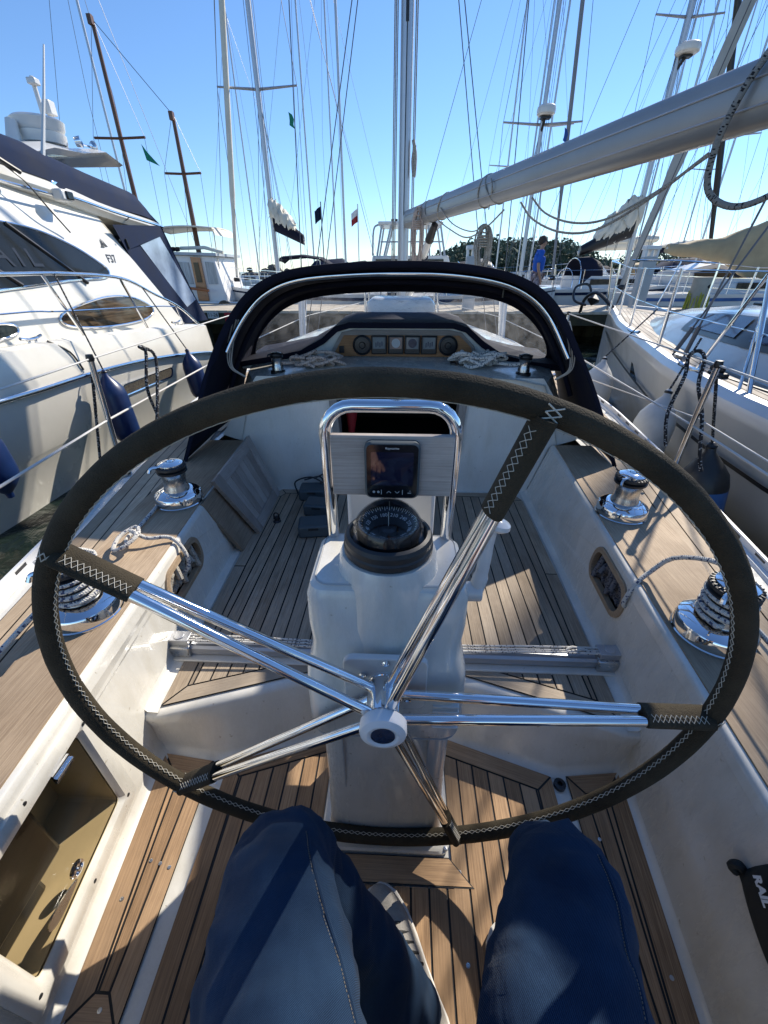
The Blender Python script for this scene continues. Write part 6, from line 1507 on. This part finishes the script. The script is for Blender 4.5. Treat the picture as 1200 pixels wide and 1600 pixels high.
# furled white headsail leading out of frame to the right, beige boom cover
def beige_cover(p, q, parent):
    mb = MB(); rings = []
    for k in range(15):
        u = k / 14; c = lerp(p, q, u); h = pw([(0, 1.25), (.3, 1.1), (.55, .5), (1, .18)], u); w_ = .16 + .12 * (1 - u)
        rings.append([c + V((0, w_ * math.cos(a), h * (.62 * math.sin(a) if math.sin(a) > 0 else .75 * math.sin(a)) + .03 * math.sin(u * 23 + a * 2))) for a in [2 * math.pi * j / 16 for j in range(16)]])
    mb.loft(rings); build(mb, "boom_cover", beige, parent)
bg_boat(7.2, 16.0, 16.0, 1.2, 12.4, 20.0, "sailboat at the right edge with a beige boom cover drooping from its boom", boom=((12.2, 15.9, 2.05), (8.35, 15.9, 1.98)), cover=beige_cover, spread=((9.0, 1.2),), stripe=fendb, furl=None, cabin=True)
bg_boat(16.0, 6.9, 15.9, .95, 13.2, 22.0, "white hull lying under a thick pale furled headsail, mast out of sight to the right", furl=((7.1, 15.6, .95), (10.6, 15.7, 17.0), .16, mat("dusty_sailcloth", (.42, .40, .36), .8, var=.1)), stays=False, spread=((8, 1.0),), cabin=False)
# farther masts
for k, (mx, y, top, w_, lb, hd) in enumerate(((-5.6, 30, 15.5, 1.0, "far sailboat whose thin mast stands left of our mast, beside the navy pennant", None), (-4.6, 33, 16, 1.0, "far sailboat whose thin grey mast stands nearer our mast on the left", navy), (5.9, 31, 16, 1.1, "far sailboat with slim mast behind the hanging coil", navy), (8.4, 36, 17, 1.1, "far sailboat with slim mast behind the standing person", None), (15.5, 34, 16, 1.1, "far sailboat behind the white furled headsail", navy), (21, 38, 18, 1.1, "far sailboat behind the beige boom cover", None), (-11, 36, 15, 1.0, "far sailboat behind the wooden ketch", None), (13.0, 28, 14, 1.0, "distant white sailboat between the power pedestal and the mooring pile", None), (26, 36, 18, 1.1, "distant sailboat at the far right edge of the harbour", navy))):
    bg_boat(mx - 4, mx + 4.5, y, 1.1, mx, top, lb, spread=((6 + k * .3, w_),) if k % 3 == 2 else (), hood=hd, stripe=navyy if k % 2 else None, mastr=.045, lite=True, group="far sailboats")
# more craft filling the basin
for k, (x0, x1, y, mx, top, lb, hd, st_) in enumerate((
    (-3.6, 3.2, 19.5, -2.35, 14, "white sailboat berthed just left of our mast, low behind our sprayhood", navy, navyy),
    (6.2, 12.6, 21.5, 10.6, 14, "white sailboat moored behind the tall pale power pedestal", navy, fendb),
    (12.8, 20.5, 19.0, 17.0, 15, "white sailboat behind the mooring pile with a blue stripe", None, fendb),
    (9.5, 17.0, 24.5, 14.4, 15, "white sailboat two rows behind the pier on the right", beige, None),
    (-15, -8.6, 21.0, -11.6, 13, "white sailboat beyond the ketch's wheelhouse", navy, navyy),
    (2.2, 8.8, 25.5, 6.6, 15, "white sailboat farther back between radar mast and standing person", greyplast, None),
    (18.5, 27.0, 23.5, 23.0, 16, "white sailboat at the far right beyond the beige cover", navy, navyy))):
    bg_boat(x0, x1, y, 1.15 + .1 * (k % 3), mx, top, lb, spread=((5.6 + .3 * k, 1.0),) if k % 2 else (), hood=hd, stripe=st_, mastr=.045, lite=True, stays=k not in (0, 5), boom=((mx - .1, y - .05, 2.25), (mx - 2.9, y - .05, 2.2)) if k in (1, 3, 6) else None, cover=sail_pile((navy, sailw, beige, navy)[k % 4], sailw, .42, .25, 0, 30 + k, .05) if k in (1, 3, 6) else None)
for k, (x, y, L, lb, cv) in enumerate(((11.2, 17.6, 5.6, "white motor cruiser with rounded windscreen behind the mooring pile", None), (16.5, 26, 6.5, "white motor cruiser with blue canopy far behind the beige cover", navyy), (-2.6, 27.5, 6, "small white cruiser far behind, between the flags and our mast", navyy))):
    root = thing("motor_cruiser", (x, y, WATER), lb, "motor boat", "motor cruisers beyond the pier")
    mb = MB(); mb.loft([[(x + u * L, y - h, z), (x + u * L, y - h * .8, WATER), (x + u * L, y + h * .8, WATER), (x + u * L, y + h, z)] for u, h, z in ((-.5, 1.1, .55), (-.2, 1.3, .62), (.2, 1.15, .75), (.4, .6, .88), (.5, .05, .95))]); build(mb, "hull", gelw, root)
    mb = MB(); mb.loft([[(x + u * L, y + .95 * c * wv, .6 + hh * s_) for c, s_ in ((-1, 0), (-.92, .6), (-.7, 1), (0, 1.1), (.7, 1), (.92, .6), (1, 0))] for u, wv, hh in ((-.30, 1, .75), (-.1, 1, 1.0), (.1, .95, .85), (.34, .7, .2))]); cb = build(mb, "cabin", gelw, root)
    mb = MB(); mb.loft([[(x + u * L, y + .99 * c * wv - .0, .6 + hh * s_) for c, s_ in ((-.97, .35), (-.92, .62), (-.80, .86))] for u, wv, hh in ((-.22, 1, .86), (-.1, 1, 1.0), (.1, .95, .85), (.22, .83, .52))], closed=False); build(mb, "window", glassd, cb)
    if cv: mb = MB(); mb.loft([[(x + u * L, y + 1.05 * c, .7 + hh * s_) for c, s_ in ((-1, 0), (-.95, .7), (-.6, 1), (0, 1.05), (.6, 1), (.95, .7), (1, 0))] for u, hh in ((-.48, .7), (-.40, 1.15), (-.15, 1.25), (-.08, 1.0))], closed=False); build(mb, "canopy", cv, root)
    mb = MB(); mb.tube([(x + u * L, y - h, z + .45) for u, h, z in ((-.1, 1.2, .7), (.2, 1.1, .75), (.4, .6, .88), (.5, .05, .95))], .014, 6); build(mb, "bow_rail", chrome, root)
# wooden ketch (motor sailer) with two brown masts, varnished door
root = thing("ketch", (-7.2, 16.6, WATER), "wooden ketch with two brown masts, white wheelhouse, varnished door and black hull", "ketch")
mb = MB(); secs = []
for t_ in frange(0, 1, 12):
    xx = lerp(-13, -5.6, t_); h = 1.5 * pw([(0, .1), (.2, .7), (.5, 1), (.85, .85), (1, .6)], t_); zz = .45 + .9 * (1 - t_) ** 2
    secs.append([(xx, 16.6 - h, zz), (xx, 16.6 - h * .9, -.1), (xx, 16.6 - h * .6, -.7), (xx, 16.6 + h * .6, -.7), (xx, 16.6 + h, zz)])
mb.loft(secs); build(mb, "hull", black, root)
mb = MB(); mb.tube([(s_[0][0], s_[0][1] - .02, s_[0][2] - .02) for s_ in secs], .045, 6); build(mb, "rubbing_strake", white, root)
mb = MB(); P = [(-8.3, .45), (-5.95, .45), (-6.2, 1.80), (-8.25, 1.86)]; mb.prism([(x, 15.55, z) for x, z in P], (0, 2.0, 0)); wh = build(mb, "wheelhouse", white, root, bevel=.03)
mb = MB(); mb.prism([(-8.4, 15.42, 1.86), (-6.05, 15.42, 1.80), (-6.05, 15.42, 1.88), (-8.4, 15.42, 1.94)], (0, 2.3, 0)); build(mb, "roof", gelg, wh)
mb = MB(); mb.prism([(-6.94, 15.53, .50), (-6.58, 15.53, .50), (-6.62, 15.53, 1.76), (-6.94, 15.53, 1.78)], (0, -.05, 0)); dr = build(mb, "door", varnish, wh)
mb = MB(); mb.prism([(-6.86, 15.475, 1.05), (-6.68, 15.475, 1.05), (-6.70, 15.475, 1.62), (-6.86, 15.475, 1.62)], (0, -.015, 0)); build(mb, "door_pane", glassd, dr)
curtain = mat("net_curtain", (.42, .44, .44), .7, var=.35, scale=6, stretch=(6, 1, .3))
for x0, x1 in ((-7.95, -7.6), (-7.4, -7.02), (-6.5, -6.18)):
    mb = MB(); mb.prism([(x0, 15.545, 1.0), (x1, 15.545, 1.0), (x1 - .03, 15.545, 1.62), (x0, 15.545, 1.64)], (0, -.02, 0)); build(mb, "window", curtain if x0 > -7.5 else glassd, wh)
mb = MB(); mb.tube([(-8.2, 15.3, 1.02), (-6.4, 15.2, .82)], .04, 8); build(mb, "wooden_rail", varnish, root)
mb = MB(); mb.loft([[(x, y_, 2.62 + .06 * math.sin((x + 8.1) * 1.6) - .05 * abs(y_ - 16.6) ** 2) for y_ in frange(15.7, 17.5, 5)] for x in frange(-8.4, -6.15, 10)], closed=False); bi = build(mb, "bimini", beige if False else sailw, root)
bi.modifiers.new("t", 'SOLIDIFY').thickness = .04
mb = MB(); mb.loft([[(-6.15, y_, 2.58), (-6.05, y_, 2.38)] for y_ in (15.7, 16.6, 17.5)], closed=False); mb.tube([(-8.2, 15.75, 1.9), (-8.2, 15.75, 2.6)], .015, 6); mb.tube([(-6.15, 15.75, .8), (-6.12, 15.75, 2.55)], .018, 6); mb.tube([(-7.3, 15.7, 2.02), (-6.5, 15.7, 2.04), (-5.9, 15.7, 1.9)], .05, 8); build(mb, "bimini_frame", sailw, bi)
for mx, zb, zt, zs, ww in ((-8.82, .8, 7.5, 4.95, .8), (-7.05, 1.8, 5.5, 4.08, .58)):
    mb = MB(); mb.tube([(mx, 16.5, zb), (mx, 16.5, zt)], [.085, .05], 10); ms = build(mb, "mast", spruce, root)
    mb = MB(); mb.tube([(mx - ww, 16.45, zs - .02), (mx, 16.45, zs - .04), (mx + ww, 16.45, zs - .02)], .035, 6); build(mb, "spreader", spruce, ms)
    mb = MB(); mb.box((mx, 16.4, zt - .1), (.12, .1, .2)); build(mb, "masthead", spruce, ms)
    mb = MB()
    for s in (-1, 1): stay(mb, (mx + s * ww, 16.4, zs), (mx, 16.5, zt), .006); stay(mb, (mx + s * ww, 16.4, zs), (mx + s * ww * 1.1, 16.0, .6), .006); stay(mb, (mx + s * ww * .6, 16, .6), (mx, 16.5, zs), .006)
    build(mb, "rigging", wire, ms)
mb = MB(); stay(mb, (-8.82, 16.5, 7.45), (-7.05, 16.5, 5.45), .009); build(mb, "triatic_stay", wire, root)
mb = MB(); mb.loft([[(-8.12 + .02 * k, 16.3, 4.75 - .13 * k), (-8.0 + .1 * k, 16.35, 4.55 - .11 * k)] for k in range(4)], closed=False); build(mb, "flag", green, root)
mb = MB()
for x in (-7.5, -7.35): mb.lathe([(.07, 0), (.08, .1), (0, .12)], (x, 15.6, 1.94), (0, -.3, 1), 12)
build(mb, "roof_lamp", black, root)
mb = MB(); mb.lathe([(.12, -.06), (.22, -.06), (.22, .06), (.12, .06)], (-5.95, 15.2, .32), (0, 1, 0), 20); build(mb, "tyre_fender", black, root)
# motor boat with raised wheelhouse behind our mast
root = thing("motor_boat", (.3, 22, WATER), "white motor boat with glazed raised wheelhouse directly behind our mast", "motor boat")
mb = MB(); mb.loft([[(x, 22 - h, z), (x, 22 - h * .8, WATER), (x, 22 + h * .8, WATER), (x, 22 + h, z)] for x, h, z in ((-4.2, 1.3, .7), (-2, 1.6, .75), (1.5, 1.5, .9), (3.6, .8, 1.15), (4.6, .06, 1.3))]); build(mb, "hull", gelw, root)
mb = MB(); mb.prism([(-1.55, 20.9, .7), (2.25, 20.9, .85), (1.9, 20.9, 1.95), (-1.35, 20.9, 1.95)], (0, 2.2, 0)); hs = build(mb, "deckhouse", gelw, root, bevel=.04)
mb = MB(); mb.prism([(-1.25, 20.88, 1.5), (1.75, 20.88, 1.5), (1.7, 20.88, 1.82), (-1.2, 20.88, 1.82)], (0, -.02, 0)); build(mb, "window", glassd, hs)
for x0, x1 in ((-1.15, -.95), (-.85, -.55), (.1, .15), (1.1, 1.0), (1.75, 1.5)):
    for yy in (20.95, 22.9): mb = MB(); mb.tube([(x0, yy, 1.95), (x1, yy, 3.05)], .045, 6); build(mb, "wheelhouse_post", gelg, root)
mb = MB(); mb.tube([(-1.0, 20.95, 2.45), (1.6, 20.95, 2.45)], .03, 6); build(mb, "wheelhouse_frame", gelg, root)
mb = MB(); mb.box((.25, 21.95, 3.10), (2.7, 2.3, .12)); rf = build(mb, "wheelhouse_roof", gelw, root, bevel=.04)
mb = MB()
for x in (-.5, -.35, -.2): mb.lathe([(.06, 0), (.07, .08), (0, .1)], (x, 21, 3.16), n=10)
build(mb, "roof_lamp", black, rf)
mb = MB(); mb.tube(catmull([(-1.35, 21, 1.95), (-1.3, 21, 2.85), (-1.1, 21, 3.05), (-.6, 21, 3.1)], 4), .04, 6); build(mb, "side_rail", gelg, root)
# small boats left of the mast
root = thing("day_boat", (-4.7, 25, WATER), "small white boat with a navy bimini far left of our mast", "boat")
mb = MB(); mb.loft([[(x, 25 - h, .75), (x, 25 - h * .7, WATER), (x, 25 + h * .7, WATER), (x, 25 + h, .75)] for x, h in ((-7.5, .9), (-5, 1.1), (-3, .9), (-1.2, .05))]); build(mb, "hull", gelw, root)
mb = MB(); mb.prism([(-5.2, 24.2, .7), (-2.6, 24.2, .7), (-3.2, 24.2, 1.35), (-5.0, 24.2, 1.35)], (0, 1.6, 0)); build(mb, "cabin", gelw, root, bevel=.05)
mb = MB(); mb.loft([[(x, y_, z - .1 * abs(y_ - 25) ** 2) for y_ in frange(24, 26, 6)] for x, z in ((-6.5, 1.85), (-6.2, 2.05), (-5.2, 2.12), (-4.2, 2.0), (-3.7, 1.72))], closed=False); bi = build(mb, "bimini", navy, root); bi.modifiers.new("t", 'SOLIDIFY').thickness = .05
mb = MB()
for x in (-6.3, -5.2, -4.2): mb.tube([(x, 24.1, .75), (x, 24.1, 1.95)], .02, 6)
build(mb, "bimini_frame", chrome, bi)
for lb, x, y, z0, z1, fm in (("navy pennant on a thin pole left of our mast", -3.98, 24, .4, 4.2, (navyy,)), ("red and white flag on a thin pole left of our mast", -2.23, 24, .4, 4.1, (flagw, red))):
    root = thing("flagpole", (x, y, z0 - .85), lb, "flagpole")
    mb = MB(); mb.tube([(x, y, z0 - .85), (x, y, z1)], .025, 8); build(mb, "pole", wire if len(fm) == 1 else alu, root)
    mb = MB(); nF = len(fm)
    for q in range(nF):
        mb.m = q; zt, zb = z1 - .15 - .26 * q, z1 - .15 - .26 * (q + 1) - (0.25 if nF == 1 else 0)
        mb.loft([[(x - u * .32, y + .05 * math.sin(u * 9), lerp(zt, zb, k / 3) - u * .22) for u in frange(0, 1, 6)] for k in range(4)], closed=False)
    build(mb, "flag", list(fm), root)
# ---- breakwater of rocks, wooded hill
random.seed(21)
def rocks(x0, x1, y, n_, h):
    mb = MB()
    for k in range(n_):
        u = random.random(); v_ = random.random(); c = V((lerp(x0, x1, u), y + random.uniform(-2.5, 2.5), WATER + h * (1 - abs(v_ * 2 - 1)) * random.uniform(.3, 1))); r_ = random.uniform(.25, .62)
        rings = []
        for i in range(5):
            a = math.pi * i / 4; rings.append([c + V((r_ * 1.25 * math.sin(a) * math.cos(2 * math.pi * j / 7) * random.uniform(.75, 1.15), r_ * math.sin(a) * math.sin(2 * math.pi * j / 7) * random.uniform(.75, 1.15), r_ * .75 * math.cos(a) * random.uniform(.8, 1.1))) for j in range(7)])
        mb.loft(rings, caps=(False, False))
    return mb
build(rocks(-46, -4, 58, 800, 2.3), "breakwater_rocks", stone, None, "low breakwater of piled brown rocks behind the boats at left", "rocks", kind="stuff", flat=True)
mb = MB()
hz_ = lambda x: pw([(10, 0), (28, 6), (45, 13), (70, 12), (100, 11.5), (125, 4), (150, 7), (240, 10), (320, 4), (420, 0)], x)
mb.loft([[(x, yy, -.6 + hz_(x) * k) for yy, k in ((270, 0), (285, .5), (310, 1.0), (370, .9), (430, 0))] for x in frange(5, 420, 60)], closed=False)
build(mb, "hill", mat("hill_ground", (.06, .07, .035), .95), kind="structure")
mb = MB(); random.seed(9)
for k in range(2300):
    x = random.uniform(20, 400) if k > 1250 else random.uniform(20, 112); yy = random.uniform(272, 330); h = hz_(x)
    kz = pw([(270, 0), (285, .5), (310, 1.0), (370, .9)], yy); zc = -.6 + h * kz + random.uniform(.5, 6.2) * (.5 if x > 112 and x < 140 else 1); r_ = random.uniform(.9, 2.1)
    c = V((x, yy, zc))
    for q in range(7):
        cc = c + V((random.gauss(0, r_), random.gauss(0, r_), random.gauss(0, r_ * .7))); s_ = random.uniform(.35, .95)
        P4 = [cc + V((random.gauss(0, s_), random.gauss(0, s_), random.gauss(0, s_))) for _ in range(4)]
        b0 = mb.add(P4)
        for t_ in ((0, 1, 2), (0, 3, 1), (1, 3, 2), (0, 2, 3)): mb.face([b0 + i for i in t_])
build(mb, "woodland", leaf, None, "dark green wooded hillside across the harbour, right of our mast", "woodland", kind="stuff", flat=True)
# ---- person standing on the pier
pd = thing("person", (3.60, 13.0, PZ), "person in blue shirt, patterned shorts and sunglasses standing on the pier, facing right", "person")
X0, Y0 = 3.60, 13.0
sk = lambda n, pts_, rad, m: None
v, e, r_ = [(X0, Y0, 1.34)], [], [(.14, .12)]
chain([(X0, Y0, 1.34), (X0 + .01, Y0, 1.55), (X0 + .01, Y0, 1.74), (X0 + .02, Y0, 1.86)], [.17, .165, .165, .08], v, e, r_, 0, 2); s_ = len(v) - 2
for s in (-1, 1): chain([v[s_], (X0 + .01, Y0 + s * .15, 1.82), (X0 - .04, Y0 + s * .20, 1.68), (X0 - .06, Y0 + s * .22, 1.55)], [.1, .075, .065, .06], v, e, r_, s_, 2)
skin_body("shirt", v, e, r_, bluetee, pd, 2, .02, .12)
v, e, r_ = [(X0, Y0, 1.32)], [], [.145]
for s in (-1, 1): chain([(X0, Y0, 1.32), (X0 + .02, Y0 + s * .09, 1.20), (X0 + .05 * s, Y0 + s * .10, .92)], [.145, .115, .10], v, e, r_, 0, 2)
skin_body("shorts", v, e, r_, floral, pd, 2)
for s in (-1, 1):
    v, e, r_ = [(X0 + .05 * s, Y0 + s * .1, 1.0)], [], [.075]; chain([(X0 + .05 * s, Y0 + s * .1, 1.0), (X0 + .06 * s, Y0 + s * .1, .90), (X0 + .05 * s, Y0 + s * .1, .70), (X0 + .04 * s, Y0 + s * .1, .52), (X0 + .06 * s + .02, Y0 + s * .1, .48), (X0 + .06 * s + .16, Y0 + s * .1, .465)], [.075, .062, .06, .04, .045, .03], v, e, r_, 0, 2); skin_body("leg", v, e, r_, skin, pd, 2)
    hx_ = X0 + (.02 if s < 0 else .0)
    v, e, r_ = [(X0 - .06, Y0 + s * .22, 1.58)], [], [.047]; chain([(X0 - .06, Y0 + s * .22, 1.58), (X0 - .055, Y0 + s * .225, 1.46), (X0 + .0, Y0 + s * .22, 1.32), (X0 + .05, Y0 + s * .21, 1.22), (X0 + .065, Y0 + s * .205, 1.16)], [.047, .042, .036, .028, .033], v, e, r_, 0, 2); w_ = len(v) - 1
    for k, dx in enumerate((-.03, -.01, .01, .03)):
        b0 = V((X0 + .07, Y0 + s * .205 + dx, 1.12)); v += [b0, b0 + V((.012, 0, -.035)), b0 + V((.01, 0, -.065 + .008 * abs(k - 1.5)))]; r_ += [.010, .009, .008]; n_ = len(v); e += [(w_, n_ - 3), (n_ - 3, n_ - 2), (n_ - 2, n_ - 1)]
    b0 = V((X0 + .10, Y0 + s * .19, 1.145)); v += [b0, b0 + V((.02, 0, -.03))]; r_ += [.011, .009]; n_ = len(v); e += [(w_, n_ - 2), (n_ - 2, n_ - 1)]
    skin_body("arm", v, e, r_, skin, pd, 2)
v, e, r_ = [(X0 + .02, Y0, 1.84)], [], [.055]; chain([(X0 + .02, Y0, 1.84), (X0 + .03, Y0, 1.93), (X0 + .055, Y0, 1.99), (X0 + .04, Y0, 2.07), (X0 + .035, Y0, 2.11)], [.055, .052, .078, .092, .08], v, e, r_, 0, 2); hd_ = len(v) - 3
v += [V((X0 + .148, Y0, 2.015))]; r_ += [.014]; e += [(len(v) - 3, len(v) - 1)]
skin_body("head", v, e, r_, skin, pd, 2)
mb = MB(); mb.lathe([(.100, -.02), (.107, .03), (.10, .08), (.07, .12), (0, .135)], (X0 + .02, Y0, 2.045), (-.35, 0, 1), 18); mb.lathe([(.0, -.09), (.07, -.06), (.09, 0), (.07, .06), (0, .08)], (X0 - .02, Y0, 2.05), (0, 0, 1), 14); build(mb, "hair", hair, pd)
mb = MB()
for s in (-1, 1): mb.box((X0 + .125, Y0 + s * .035, 2.045), (.02, .052, .036)); mb.box((X0 + .07, Y0 + s * .088, 2.05), (.12, .006, .010)); mb.lathe([(.0, -.012), (.022, -.008), (.026, .004), (.0, .01)], (X0 + .02, Y0 + s * .095, 2.025), (0, s, .2), 10)
build(mb, "sunglasses", black, pd, bevel=.003)
